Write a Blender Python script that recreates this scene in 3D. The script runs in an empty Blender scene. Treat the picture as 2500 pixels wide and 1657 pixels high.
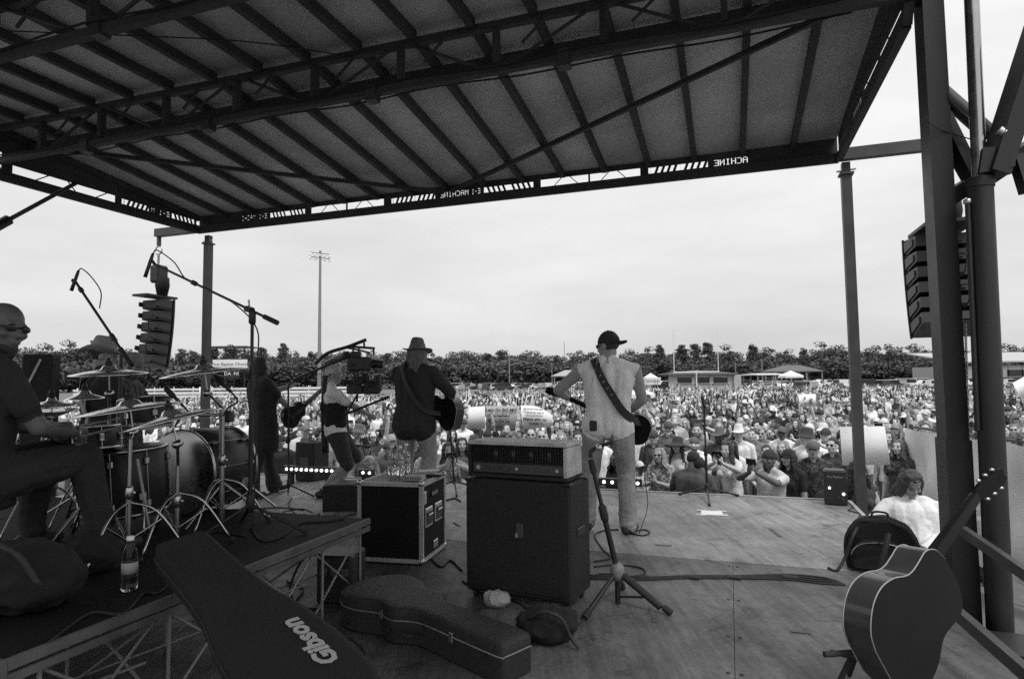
import bpy, math, random
import numpy as np
from mathutils import Vector, Matrix
random.seed(7)
RNG = np.random.default_rng(7)
SC = bpy.context.scene
COL = SC.collection
R_ = math.radians

# ---------------------------------------------------------------- camera, sky, sun, exposure
FOC = 1535.0                      # focal length in pixels of the 2500 px wide photograph
YAW = R_(19.0)                    # the stage front is turned 19 degrees to the viewing direction
PITCH = math.atan(100 / FOC)
ROLL = 0.0115
EYE = 1.40
GROUND = -1.25
cam_d = bpy.data.cameras.new('camera')
cam_d.sensor_width = 36.0
cam_d.lens = 36.0 * FOC / 2500
cam_d.clip_start = 0.05
cam_d.clip_end = 6000
cam = bpy.data.objects.new('camera', cam_d)
COL.objects.link(cam)
SC.camera = cam
_r0 = Vector((1, 0, 0)); _u0 = Vector((0, -math.sin(PITCH), math.cos(PITCH))); FWD = Vector((0, math.cos(PITCH), math.sin(PITCH)))
RGT = _r0 * math.cos(ROLL) - _u0 * math.sin(ROLL)
UPV = _r0 * math.sin(ROLL) + _u0 * math.cos(ROLL)
CAM = Vector((0, 0, EYE))
_m = Matrix((RGT, UPV, -FWD)).transposed().to_4x4()
_m.translation = CAM
cam.matrix_world = _m

world = bpy.data.worlds.new('World')
SC.world = world
world.use_nodes = True
nt = world.node_tree
nt.nodes.clear()
out = nt.nodes.new('ShaderNodeOutputWorld')
bg = nt.nodes.new('ShaderNodeBackground')
bg.inputs['Strength'].default_value = 0.1
sky = nt.nodes.new('ShaderNodeTexSky')
sky.sky_type = 'NISHITA'
sky.sun_disc = False
SUN_EL, SUN_AZ = R_(58), R_(150)     # azimuth clockwise from the viewing direction
sky.sun_elevation = SUN_EL
sky.sun_rotation = SUN_AZ
sky.air_density = 1.0
sky.dust_density = 4.0
bw = nt.nodes.new('ShaderNodeRGBToBW')
tc = nt.nodes.new('ShaderNodeTexCoord')
mp = nt.nodes.new('ShaderNodeMapping')
mp.inputs['Scale'].default_value = (1.2, 1.2, 5.0)
mp.inputs['Rotation'].default_value = (0.0, R_(9), 0.3)
nz = nt.nodes.new('ShaderNodeTexNoise')
nz.inputs['Scale'].default_value = 1.7
nz.inputs['Detail'].default_value = 6
nz.inputs['Roughness'].default_value = 0.55
mr = nt.nodes.new('ShaderNodeMapRange')
mr.inputs['From Min'].default_value = 0.3
mr.inputs['From Max'].default_value = 0.7
mr.inputs['To Min'].default_value = 5.9
mr.inputs['To Max'].default_value = 7.6
mx = nt.nodes.new('ShaderNodeMix')
mx.data_type = 'FLOAT'
mx.inputs['Factor'].default_value = 0.88
L = nt.links
L.new(tc.outputs['Generated'], mp.inputs['Vector'])
L.new(mp.outputs['Vector'], nz.inputs['Vector'])
sx = nt.nodes.new('ShaderNodeSeparateXYZ'); L.new(tc.outputs['Generated'], sx.inputs['Vector'])
el = nt.nodes.new('ShaderNodeMath'); el.operation = 'MULTIPLY_ADD'; el.use_clamp = False      # overcast sky: brighter towards the zenith
el.inputs[1].default_value = 0.80; el.inputs[2].default_value = 0.90
cl_ = nt.nodes.new('ShaderNodeMath'); cl_.operation = 'MAXIMUM'; cl_.inputs[1].default_value = 0.0
L.new(sx.outputs['Z'], cl_.inputs[0]); L.new(cl_.outputs[0], el.inputs[0])
ml = nt.nodes.new('ShaderNodeMath'); ml.operation = 'MULTIPLY'
L.new(mr.outputs['Result'], ml.inputs[0]); L.new(el.outputs[0], ml.inputs[1])
L.new(nz.outputs['Fac'], mr.inputs['Value'])
L.new(sky.outputs['Color'], bw.inputs['Color'])
L.new(bw.outputs['Val'], mx.inputs['A'])
L.new(ml.outputs[0], mx.inputs['B'])
L.new(mx.outputs['Result'], bg.inputs['Color'])
L.new(bg.outputs['Background'], out.inputs['Surface'])

sun_d = bpy.data.lights.new('sun', 'SUN')
sun_d.energy = 1.5
sun_d.angle = R_(18)
sun_d.color = (1.0, 1.0, 1.0)       # the photograph is black and white
sun = bpy.data.objects.new('sun', sun_d)
COL.objects.link(sun)
_sd = Vector((math.sin(SUN_AZ) * math.cos(SUN_EL), math.cos(SUN_AZ) * math.cos(SUN_EL), math.sin(SUN_EL)))
sun.rotation_euler = _sd.to_track_quat('Z', 'Y').to_euler()
sun.location = (0, 0, 40)

SC.view_settings.view_transform = 'Standard'
SC.view_settings.look = 'None'
SC.view_settings.gamma = 1.0
SC.view_settings.exposure = 0.3
SC.view_settings.use_curve_mapping = False
SC.render.engine = 'CYCLES'
SC.cycles.use_denoising = False
SC.cycles.max_bounces = 8
SC.cycles.diffuse_bounces = 5
SC.cycles.glossy_bounces = 3
SC.cycles.transmission_bounces = 6
SC.cycles.transparent_max_bounces = 8
SC.cycles.caustics_reflective = False
SC.cycles.caustics_refractive = False

# ---------------------------------------------------------------- geometry helpers
CY, SY = math.cos(YAW), math.sin(YAW)
def W(u, v, z=0.0):                    # stage frame (u along the stage front, v to the audience) -> world
    return Vector((u * CY + v * SY, -u * SY + v * CY, z))
def UV(p):
    return p[0] * CY - p[1] * SY, p[0] * SY + p[1] * CY
def ray(x, y): return FWD + RGT * ((x - 1250) / FOC) + UPV * ((828.5 - y) / FOC)
def atz(x, y, z=0.0):
    d = ray(x, y); return CAM + d * ((z - EYE) / d.z)
def atY(x, y, Y):
    d = ray(x, y); return CAM + d * (Y / d.y)
def atv(x, y, v):
    d = ray(x, y); return CAM + d * (v / (d.x * SY + d.y * CY))
def atu(x, y, u):
    d = ray(x, y); return CAM + d * (u / (d.x * CY - d.y * SY))
def pj(p):
    d = Vector(p) - CAM; z = d.dot(FWD); return 1250 + FOC * d.dot(RGT) / z, 828.5 - FOC * d.dot(UPV) / z
V = Vector

# ---------------------------------------------------------------- materials
MATS = {}
def new_mat(name):
    m = bpy.data.materials.new(name); m.use_nodes = True
    MATS[name] = m
    n = m.node_tree; b = n.nodes['Principled BSDF']
    return m, n, b
def mat(name, val, rough=0.6, var=0.25, scale=6.0, bump=0.0, bscale=60.0, metal=0.0, spec=None, detail=5, stretch=None, bdist=0.01):
    """grey procedural paint / plastic / metal: noise in tone and gloss, fine relief"""
    m, n, b = new_mat(name)
    tc = n.nodes.new('ShaderNodeTexCoord'); src = tc.outputs['Object']
    if stretch:
        mp = n.nodes.new('ShaderNodeMapping'); mp.inputs['Scale'].default_value = stretch
        n.links.new(src, mp.inputs['Vector']); src = mp.outputs['Vector']
    nz = n.nodes.new('ShaderNodeTexNoise'); nz.inputs['Scale'].default_value = scale; nz.inputs['Detail'].default_value = detail
    n.links.new(src, nz.inputs['Vector'])
    mr = n.nodes.new('ShaderNodeMapRange')
    mr.inputs['From Min'].default_value = 0.25; mr.inputs['From Max'].default_value = 0.75
    mr.inputs['To Min'].default_value = val * (1 - var); mr.inputs['To Max'].default_value = val * (1 + var)
    n.links.new(nz.outputs['Fac'], mr.inputs['Value'])
    n.links.new(mr.outputs['Result'], b.inputs['Base Color'])
    mr2 = n.nodes.new('ShaderNodeMapRange')
    mr2.inputs['To Min'].default_value = max(0.05, rough - 0.12); mr2.inputs['To Max'].default_value = min(1, rough + 0.12)
    n.links.new(nz.outputs['Fac'], mr2.inputs['Value'])
    n.links.new(mr2.outputs['Result'], b.inputs['Roughness'])
    b.inputs['Metallic'].default_value = metal
    if spec is not None: b.inputs['Specular IOR Level'].default_value = spec
    if bump:
        n2 = n.nodes.new('ShaderNodeTexNoise'); n2.inputs['Scale'].default_value = bscale; n2.inputs['Detail'].default_value = 4; n2.inputs['Distortion'].default_value = 1.2 if bdist > .02 else 0.0
        n.links.new(src, n2.inputs['Vector'])
        bp = n.nodes.new('ShaderNodeBump'); bp.inputs['Strength'].default_value = bump; bp.inputs['Distance'].default_value = bdist
        n.links.new(n2.outputs['Fac'], bp.inputs['Height']); n.links.new(bp.outputs['Normal'], b.inputs['Normal'])
    return m
mat('black_steel', 0.018, 0.5, 0.35, 3, 0.1)
mat('roof_steel', 0.062, 0.75, 0.35, 2)
mat('roof_skin', 0.62, 0.6, 0.42, 0.9, 0.1, 5, detail=9)
mat('grey_steel', 0.06, 0.5, 0.35, 4, 0.1)
mat('pole_steel', 0.22, 0.5, 0.25, 3)
mat('chrome', 0.40, 0.24, 0.08, 10, metal=1.0)
mat('alu', 0.55, 0.38, 0.2, 12, metal=1.0)
mat('alu_dull', 0.42, 0.5, 0.25, 5)
mat('black_plastic', 0.02, 0.45, 0.25, 8)
mat('rubber', 0.025, 0.8, 0.3, 8)
mat('tolex', 0.013, 0.7, 0.3, 9, 0.5, 260)
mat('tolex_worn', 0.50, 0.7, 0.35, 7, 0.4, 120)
mat('case_vinyl', 0.024, 0.55, 0.2, 4, 0.5, 320)
mat('nylon', 0.012, 0.9, 0.3, 5, 0.5, 60)
mat('laminate', 0.011, 0.75, 0.45, 3, 0.1, 40, spec=0.2)
mat('cloth_dark', 0.03, 0.9, 0.3, 10, 0.6, 40)
mat('white_paper', 0.90, 0.75, 0.05, 5)
mat('card_grey', 0.42, 0.8, 0.08, 5)
mat('ink', 0.035, 0.8, 0.1, 5)
mat('print_light', 0.42, 0.6, 0.1, 5)
mat('white_paint', 0.78, 0.55, 0.1, 3)
mat('cymbal', 0.88, 0.22, 0.08, 18, 0.03, 300, metal=0.95)
mat('drum_wrap', 0.022, 0.4, 0.2, 6, spec=0.3)
mat('rail_grey', 0.11, 0.6, 0.45, 6, 0.2, 50)
mat('drum_head', 0.62, 0.5, 0.1, 6)
mat('drum_head_dark', 0.022, 0.8, 0.2, 6, spec=0.15)
mat('wood', 0.30, 0.4, 0.3, 3, stretch=(1, 1, 12))
mat('guitar_dark', 0.010, 0.36, 0.2, 4, spec=0.25)
mat('shorts', 0.04, 0.9, 0.3, 9, 0.35, 60)
mat('guitar_side', 0.055, 0.16, 0.3, 4)
mat('binding', 0.35, 0.4, 0.05, 5)
mat('strap', 0.035, 0.7, 0.3, 20, 0.3, 100)
mat('brick_wall', 0.40, 0.85, 0.15, 3)
mat('window_dark', 0.03, 0.2, 0.1, 3)
mat('shingle', 0.12, 0.85, 0.3, 4)
mat('metal_wall', 0.34, 0.6, 0.1, 1)
mat('fence_cloth', 0.80, 0.8, 0.12, 1.5, 0.4, 3)
mat('chain_metal', 0.12, 0.45, 0.3, 20, metal=0.6)
mat('trunk', 0.09, 0.9, 0.3, 3, 0.5, 20)
mat('car_white', 0.75, 0.25, 0.05, 2)
mat('car_grey', 0.30, 0.25, 0.05, 2)
mat('car_dark', 0.05, 0.25, 0.05, 2)
mat('car_glass', 0.03, 0.1, 0.05, 2)
mat('tyre', 0.025, 0.9, 0.2, 8)
mat('felt', 0.16, 0.9, 0.15, 14, 0.3, 120)
mat('cap_dark', 0.03, 0.85, 0.25, 14, 0.3, 160)
mat('cap_light', 0.6, 0.85, 0.1, 14, 0.3, 160)
mat('denim', 0.30, 0.9, 0.35, 7, 0.35, 60)
mat('jacket', 0.028, 0.9, 0.3, 8, 0.35, 60)
mat('shirt_white', 0.80, 0.9, 0.06, 6, 0.25, 60)
mat('skin_hero', 0.32, 0.55, 0.15, 14, 0.15, 120)
mat('skin_dark', 0.13, 0.5, 0.15, 14, 0.15, 120)
mat('hair_dark', 0.025, 0.6, 0.4, 30, 0.6, 60, stretch=(1, 1, .15))
mat('hair_light', 0.30, 0.6, 0.5, 30, 0.6, 60, stretch=(1, 1, .15))
mat('shoe', 0.03, 0.6, 0.3, 10)
mat('glass_black', 0.015, 0.1, 0.05, 5)

# leaves: thin, a little light passes through
m, n, b = new_mat('leaf')
b.inputs['Roughness'].default_value = 0.7
oi = n.nodes.new('ShaderNodeObjectInfo'); gi = n.nodes.new('ShaderNodeNewGeometry')
mr = n.nodes.new('ShaderNodeMapRange'); mr.inputs['To Min'].default_value = 0.055; mr.inputs['To Max'].default_value = 0.12
ad = n.nodes.new('ShaderNodeMath'); ad.operation = 'MULTIPLY_ADD'
n.links.new(gi.outputs['Random Per Island'], ad.inputs[0]); ad.inputs[1].default_value = 0.7
n.links.new(oi.outputs['Random'], ad.inputs[2])
mr.inputs['From Max'].default_value = 1.7
n.links.new(ad.outputs[0], mr.inputs['Value']); n.links.new(mr.outputs['Result'], b.inputs['Base Color'])

# stage deck: worn painted plywood
def noise(nn, scale, detail=6, rough=0.6, vec=None, dist=0.0):
    x = nn.nodes.new('ShaderNodeTexNoise'); x.inputs['Scale'].default_value = scale; x.inputs['Detail'].default_value = detail
    x.inputs['Roughness'].default_value = rough; x.inputs['Distortion'].default_value = dist
    if vec is not None: nn.links.new(vec, x.inputs['Vector'])
    return x.outputs['Fac']
def ramp(nn, fac, a, b_, lo, hi):
    x = nn.nodes.new('ShaderNodeMapRange'); x.inputs['From Min'].default_value = a; x.inputs['From Max'].default_value = b_
    x.inputs['To Min'].default_value = lo; x.inputs['To Max'].default_value = hi
    nn.links.new(fac, x.inputs['Value']); return x.outputs['Result']
def mul(nn, a, b_):
    x = nn.nodes.new('ShaderNodeMath'); x.operation = 'MULTIPLY'
    nn.links.new(a, x.inputs[0]); nn.links.new(b_, x.inputs[1]); return x.outputs[0]
def deck_mat(name, lo, hi, rlo, rhi):
    m, n, b = new_mat(name)
    tc = n.nodes.new('ShaderNodeTexCoord'); src = tc.outputs['Object']
    mp = n.nodes.new('ShaderNodeMapping'); mp.inputs['Rotation'].default_value = (0, 0, YAW + R_(90)); mp.inputs['Scale'].default_value = (14, 1.2, 1)
    n.links.new(src, mp.inputs['Vector'])
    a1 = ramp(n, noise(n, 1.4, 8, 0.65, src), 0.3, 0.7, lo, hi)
    a2 = ramp(n, noise(n, 1.2, 8, 0.7, mp.outputs['Vector']), 0.3, 0.72, 0.5, 1.42)
    a3 = ramp(n, noise(n, 46, 8, 0.85, src), 0.35, 0.62, 0.66, 1.3)
    a4 = mul(n, ramp(n, noise(n, 3.1, 9, 0.8, src, 0.8), 0.54, 0.62, 1.0, 0.45), ramp(n, noise(n, 7.0, 10, 0.85, mp.outputs['Vector'], 0.6), 0.60, 0.66, 1.0, 1.35))
    n.links.new(mul(n, mul(n, a1, a2), mul(n, a3, a4)), b.inputs['Base Color'])
    n.links.new(ramp(n, noise(n, 5, 6, 0.6, src), 0.3, 0.7, rlo, rhi), b.inputs['Roughness'])
    bp = n.nodes.new('ShaderNodeBump'); bp.inputs['Strength'].default_value = 0.12; bp.inputs['Distance'].default_value = 0.004
    n.links.new(noise(n, 1.2, 8, 0.7, mp.outputs['Vector']), bp.inputs['Height']); n.links.new(bp.outputs['Normal'], b.inputs['Normal'])
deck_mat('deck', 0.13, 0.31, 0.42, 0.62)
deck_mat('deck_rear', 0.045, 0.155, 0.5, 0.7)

# grass field
m, n, b = new_mat('field')
tc = n.nodes.new('ShaderNodeTexCoord'); src = tc.outputs['Object']
n.links.new(mul(n, ramp(n, noise(n, 0.05, 6, 0.6, src), 0.3, 0.7, 0.09, 0.17), ramp(n, noise(n, 6, 5, 0.7, src), 0.3, 0.7, 0.8, 1.2)), b.inputs['Base Color'])
b.inputs['Roughness'].default_value = 0.95

# plastic water bottle
m, n, b = new_mat('clear_plastic')
b.inputs['Base Color'].default_value = (0.95, 0.95, 0.95, 1); b.inputs['Roughness'].default_value = 0.05
b.inputs['Transmission Weight'].default_value = 1.0; b.inputs['IOR'].default_value = 1.33
# led spots
m, n, b = new_mat('led')
b.inputs['Base Color'].default_value = (0.8, 0.8, 0.8, 1)
b.inputs['Emission Color'].default_value = (1, 1, 1, 1); b.inputs['Emission Strength'].default_value = 6
# people: obj.color = (shirt, skin, trousers, pattern) ; mesh attribute 'tone' darkens eyes, lips, beard
def people_mat(name, chan, rough, pattern=False, tone=False, bump=0.0, bscale=30):
    m, n, b = new_mat(name)
    oi = n.nodes.new('ShaderNodeObjectInfo'); sp = n.nodes.new('ShaderNodeSeparateColor')
    n.links.new(oi.outputs['Color'], sp.inputs['Color'])
    c = sp.outputs[chan]
    tc = n.nodes.new('ShaderNodeTexCoord'); src = tc.outputs['Object']
    c = mul(n, c, ramp(n, noise(n, 9, 4, 0.6, src), 0.25, 0.75, 0.85, 1.12))
    if pattern:
        p = ramp(n, noise(n, 26, 2, 0.5, src), 0.46, 0.54, 1.0, 0.35)
        mxx = n.nodes.new('ShaderNodeMix'); mxx.data_type = 'FLOAT'
        n.links.new(oi.outputs['Alpha'], mxx.inputs['Factor']); mxx.inputs['A'].default_value = 1.0
        n.links.new(p, mxx.inputs['B']); c = mul(n, c, mxx.outputs['Result'])
    if tone:
        at = n.nodes.new('ShaderNodeAttribute'); at.attribute_name = 'tone'
        c = mul(n, c, at.outputs['Fac'])
    n.links.new(c, b.inputs['Base Color'])
    b.inputs['Roughness'].default_value = rough
    if bump:
        bp = n.nodes.new('ShaderNodeBump'); bp.inputs['Strength'].default_value = bump; bp.inputs['Distance'].default_value = 0.02
        n.links.new(noise(n, bscale, 4, 0.6, src), bp.inputs['Height']); n.links.new(bp.outputs['Normal'], b.inputs['Normal'])
people_mat('p_skin', 1, 0.5, tone=True)
people_mat('p_shirt', 0, 0.9, pattern=True, bump=0.5, bscale=14)
people_mat('p_pants', 2, 0.9, bump=0.4, bscale=18)
people_mat('p_hair', 0, 0.55, bump=0.7, bscale=70)
people_mat('p_hat', 0, 0.85, bump=0.2, bscale=120)
m, n, b = new_mat('crowd_attr')
at = n.nodes.new('ShaderNodeAttribute'); at.attribute_name = 'grey'
n.links.new(at.outputs['Fac'], b.inputs['Base Color']); b.inputs['Roughness'].default_value = 0.85

# ---------------------------------------------------------------- object helpers
ORG = {}
def link(o, parent=None):
    COL.objects.link(o)
    if parent is not None: o.parent = parent
    return o
def tag(o, label=None, cat=None, group=None, kind=None):
    if label: o['label'] = label
    if cat: o['category'] = cat
    if group: o['group'] = group
    if kind: o['kind'] = kind
    return o
def thing(name, label, cat, loc=(0, 0, 0), group=None):
    o = bpy.data.objects.new(name, None); o.location = loc
    o.empty_display_size = 0.1
    link(o); ORG[o] = Vector(loc)
    return tag(o, label, cat, group)
def children_of(o):
    return [c for c in COL.objects if c.parent == o]
def copy_tree(o, parent=None, kids=None):
    c = o.copy(); link(c, parent)
    for ch in (o.children if kids is None else kids): copy_tree(ch, c)
    return c

def frame(axis, side=None):
    z = Vector(axis).normalized()
    s = Vector(side) if side is not None else (Vector((0, 0, 1)) if abs(z.z) < 0.95 else Vector((1, 0, 0)))
    x = s - z * s.dot(z)
    x.normalize(); y = z.cross(x)
    return x, y, z

class MB:
    """collects simple shapes; build() links them as ONE mesh object"""
    def __init__(s): s.v = []; s.f = []; s.sm = []
    def add(s, vs, fs, smooth=False):
        o = len(s.v); s.v += [tuple(p) for p in vs]
        s.f += [tuple(i + o for i in f) for f in fs]; s.sm += [smooth] * len(fs)
        return s
    def hexa(s, p):   # 8 corners: bottom 0-3, top 4-7
        return s.add(p, [(0, 3, 2, 1), (4, 5, 6, 7), (0, 1, 5, 4), (1, 2, 6, 5), (2, 3, 7, 6), (3, 0, 4, 7)])
    def box(s, c, size, x=(1, 0, 0), y=(0, 1, 0), z=(0, 0, 1)):
        c = V(c); x = V(x) * size[0] / 2; y = V(y) * size[1] / 2; z = V(z) * size[2] / 2
        return s.hexa([c - x - y - z, c + x - y - z, c + x + y - z, c - x + y - z, c - x - y + z, c + x - y + z, c + x + y + z, c - x + y + z])
    def sbox(s, u0, u1, v0, v1, z0, z1):     # box in stage axes
        return s.hexa([W(u0, v0, z0), W(u1, v0, z0), W(u1, v1, z0), W(u0, v1, z0), W(u0, v0, z1), W(u1, v0, z1), W(u1, v1, z1), W(u0, v1, z1)])
    def bbox(s, c, size, x=(1, 0, 0), y=(0, 1, 0), z=(0, 0, 1), b=0.01):   # box with bevelled edges
        c = V(c); ax = (V(x), V(y), V(z)); h = [d / 2 for d in size]; b = min([b] + [q * 0.9 for q in h])
        pts = []; idx = {}
        for sx in (-1, 1):
            for sy in (-1, 1):
                for sz in (-1, 1):
                    for k in range(3):
                        q = [sx * (h[0] - b), sy * (h[1] - b), sz * (h[2] - b)]
                        q[k] = (sx, sy, sz)[k] * h[k]
                        idx[(sx, sy, sz, k)] = len(pts)
                        pts.append(c + ax[0] * q[0] + ax[1] * q[1] + ax[2] * q[2])
        fs = []
        cen = Vector(c)
        def face(ids):
            p = [pts[i] for i in ids]
            nn = (p[1] - p[0]).cross(p[2] - p[0]); m = sum(p, Vector()) / len(p)
            fs.append(tuple(ids) if nn.dot(m - cen) > 0 else tuple(reversed(ids)))
        for k in range(3):
            a, d = [i for i in range(3) if i != k]
            for s1 in (-1, 1):
                ids = []
                for (p, q) in ((-1, -1), (1, -1), (1, 1), (-1, 1)):
                    t = [0, 0, 0]; t[k] = s1; t[a] = p; t[d] = q; ids.append(idx[(*t, k)])
                face(ids)
            for p in (-1, 1):
                for q in (-1, 1):
                    t0 = [0, 0, 0]; t0[a] = p; t0[d] = q; t1 = list(t0); t0[k] = -1; t1[k] = 1
                    face([idx[(*t0, a)], idx[(*t1, a)], idx[(*t1, d)], idx[(*t0, d)]])
        for sx in (-1, 1):
            for sy in (-1, 1):
                for sz in (-1, 1): face([idx[(sx, sy, sz, k)] for k in range(3)])
        return s.add(pts, fs)
    def bar(s, p0, p1, w, h, side=None):
        p0, p1 = V(p0), V(p1); x, y, z = frame(p1 - p0, side)
        return s.box((p0 + p1) / 2, (h, w, (p1 - p0).length), x, y, z)
    def tube(s, p0, p1, r0, r1=None, n=10, caps=True):
        p0, p1 = V(p0), V(p1); r1 = r0 if r1 is None else r1; x, y, z = frame(p1 - p0)
        vs = []
        for p, r in ((p0, r0), (p1, r1)):
            for i in range(n):
                a = 2 * math.pi * i / n; vs.append(p + x * (r * math.cos(a)) + y * (r * math.sin(a)))
        s.add(vs, [(i, (i + 1) % n, n + (i + 1) % n, n + i) for i in range(n)], True)
        if caps: s.add(vs[:n], [tuple(reversed(range(n)))]); s.add(vs[n:], [tuple(range(n))])
        return s
    def path(s, pts, r, n=6, closed=False):
        pts = [V(p) for p in pts]; vs = []; N = len(pts)
        x = None
        for i, p in enumerate(pts):
            a = pts[(i - 1) % N] if (i or closed) else p; b_ = pts[(i + 1) % N] if (i < N - 1 or closed) else p
            t = (b_ - a)
            if t.length < 1e-9: t = Vector((0, 0, 1))
            t.normalize()
            if x is None: x = frame(t)[0]
            x = x - t * x.dot(t)
            if x.length < 1e-5: x = frame(t)[0]
            x.normalize(); y = t.cross(x)
            rr = r[i] if isinstance(r, (list, tuple)) else r
            for k in range(n):
                a_ = 2 * math.pi * k / n; vs.append(p + x * (rr * math.cos(a_)) + y * (rr * math.sin(a_)))
        fs = []
        for i in range(N if closed else N - 1):
            j = (i + 1) % N
            for k in range(n): fs.append((i * n + k, i * n + (k + 1) % n, j * n + (k + 1) % n, j * n + k))
        if not closed: fs += [tuple(reversed(range(n))), tuple((N - 1) * n + k for k in range(n))]
        return s.add(vs, fs, True)
    def lathe(s, c, prof, axis=(0, 0, 1), n=20, smooth=True):     # prof: (radius, height)
        c = V(c); x, y, z = frame(axis); vs = []
        for r, h in prof:
            for i in range(n):
                a = 2 * math.pi * i / n; vs.append(c + z * h + x * (r * math.cos(a)) + y * (r * math.sin(a)))
        fs = []
        for j in range(len(prof) - 1):
            for i in range(n): fs.append((j * n + i, j * n + (i + 1) % n, (j + 1) * n + (i + 1) % n, (j + 1) * n + i))
        fs.append(tuple(reversed(range(n)))); fs.append(tuple((len(prof) - 1) * n + i for i in range(n)))
        return s.add(vs, fs, smooth)
    def ell(s, c, rad, R=None, nu=14, nv=9):
        c = V(c); vs = []
        for j in range(nv + 1):
            t = math.pi * j / nv
            for i in range(nu):
                a = 2 * math.pi * i / nu
                p = Vector((rad[0] * math.sin(t) * math.cos(a), rad[1] * math.sin(t) * math.sin(a), -rad[2] * math.cos(t)))
                if R is not None: p = R @ p
                vs.append(c + p)
        fs = [(j * nu + i, j * nu + (i + 1) % nu, (j + 1) * nu + (i + 1) % nu, (j + 1) * nu + i) for j in range(nv) for i in range(nu)]
        return s.add(vs, fs, True)
    def prism(s, outline, c, x, y, t, smooth=False):     # flat outline (2D list) in axes x,y, extruded along x cross y by t
        c = V(c); x = V(x); y = V(y); z = x.cross(y).normalized(); n = len(outline)
        vs = [c + x * a + y * b_ for a, b_ in outline] + [c + x * a + y * b_ + z * t for a, b_ in outline]
        s.add(vs, [tuple(reversed(range(n))), tuple(range(n, 2 * n))])
        return s.add(vs, [(i, (i + 1) % n, n + (i + 1) % n, n + i) for i in range(n)], smooth)
    def build(s, name, material, parent=None, kind=None):
        me = bpy.data.meshes.new(name)
        o = bpy.data.objects.new(name, me)
        off = Vector((0, 0, 0))
        if parent is not None and parent in ORG: off = ORG[parent]
        base = off
        if parent is None and s.v:
            a = np.array(s.v); lo = a.min(0); hi = a.max(0)
            base = Vector(((lo[0] + hi[0]) / 2, (lo[1] + hi[1]) / 2, lo[2]))
            o.location = base
        me.from_pydata([(p[0] - base[0], p[1] - base[1], p[2] - base[2]) for p in s.v], [], s.f)
        me.polygons.foreach_set('use_smooth', s.sm)
        me.materials.append(MATS[material] if isinstance(material, str) else material)
        me.update()
        link(o, parent); ORG[o] = Vector(base)
        if kind: o['kind'] = kind
        return o
def bez(pts, n=8):
    """smooth curve through points (Catmull-Rom)"""
    pts = [V(p) for p in pts]; P = [pts[0] * 2 - pts[1]] + pts + [pts[-1] * 2 - pts[-2]]; o = []
    for i in range(1, len(P) - 2):
        for k in range(n):
            t = k / n; a, b_, c, d = P[i - 1], P[i], P[i + 1], P[i + 2]
            o.append(0.5 * ((2 * b_) + (c - a) * t + (2 * a - 5 * b_ + 4 * c - d) * t * t + (3 * b_ - a - 3 * c + d) * t ** 3))
    o.append(pts[-1]); return o
def eval_mesh(o):
    bpy.context.view_layer.update()
    dg = bpy.context.evaluated_depsgraph_get()
    return bpy.data.meshes.new_from_object(o.evaluated_get(dg))
def text_part(name, txt, size, c, x, y, material, parent, align='CENTER', lift=0.002, shear=0.0, ext=0.0008, bold=0.0):
    cu = bpy.data.curves.new('t', 'FONT'); cu.body = txt; cu.size = size; cu.align_x = align; cu.align_y = 'CENTER'; cu.extrude = ext; cu.shear = shear; cu.offset = bold
    cu.resolution_u = 2
    o = bpy.data.objects.new('t', cu); COL.objects.link(o)
    me = eval_mesh(o); bpy.data.objects.remove(o)
    c = V(c); x = V(x).normalized(); y = V(y).normalized(); z = x.cross(y)
    b = MB()
    b.v = [tuple(c + x * p.co[0] + y * p.co[1] + z * (p.co[2] + lift)) for p in me.vertices]
    b.f = [tuple(p.vertices) for p in me.polygons]; b.sm = [False] * len(b.f)
    bpy.data.meshes.remove(me); bpy.data.curves.remove(cu)
    return b.build(name, material, parent)
# ================================================================ ground and far setting
b = MB(); b.add([(-3000, -300, GROUND), (3000, -300, GROUND), (3000, 4000, GROUND), (-3000, 4000, GROUND)], [(0, 1, 2, 3)])
tag(b.build('ground', 'field'), kind='structure')

# ================================================================ stage deck
deck = MB().sbox(-8.15, 1.25, -2.5, 8.02, GROUND + 0.02, -0.06).build('stage_floor', 'black_steel'); tag(deck, kind='structure')
U0 = -0.02
us = [U0 + 1.22 * k for k in range(-7, 2)]
us = [-8.15] + [x for x in us if -8.0 < x < 1.1] + [1.25]
for i in range(len(us) - 1):
    for v0, v1 in ((-2.5, -0.06), (-0.06, 2.55), (2.55, 5.165)):
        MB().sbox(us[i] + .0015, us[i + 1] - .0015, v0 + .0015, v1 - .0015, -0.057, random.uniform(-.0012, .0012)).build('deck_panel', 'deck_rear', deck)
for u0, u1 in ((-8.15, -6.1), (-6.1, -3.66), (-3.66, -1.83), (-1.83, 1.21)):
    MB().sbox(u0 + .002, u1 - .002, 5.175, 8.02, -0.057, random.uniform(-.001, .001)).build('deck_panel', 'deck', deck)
MB().sbox(-8.15, 1.25, 8.022, 8.06, -0.12, 0.012).build('edge_trim', 'alu_dull', deck)
MB().sbox(1.212, 1.252, 5.3, 8.02, -0.055, 0.012).build('edge_trim', 'alu_dull', deck)
# countersunk screws along the seams
for v in (3.25, 3.7, 4.3, 4.75, 5.05):
    for du in (-.03, .03):
        p = W(U0 + du, v, 0)
        MB().lathe(p + V((0, 0, .0013)), [(.011, 0), (.011, .0012)], n=8).build('screw', 'rubber', deck)
# stage skirt facing the audience
MB().sbox(-8.1, 1.2, 8.0, 8.018, GROUND + .03, -.13).build('skirt', 'cloth_dark', deck)

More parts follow.
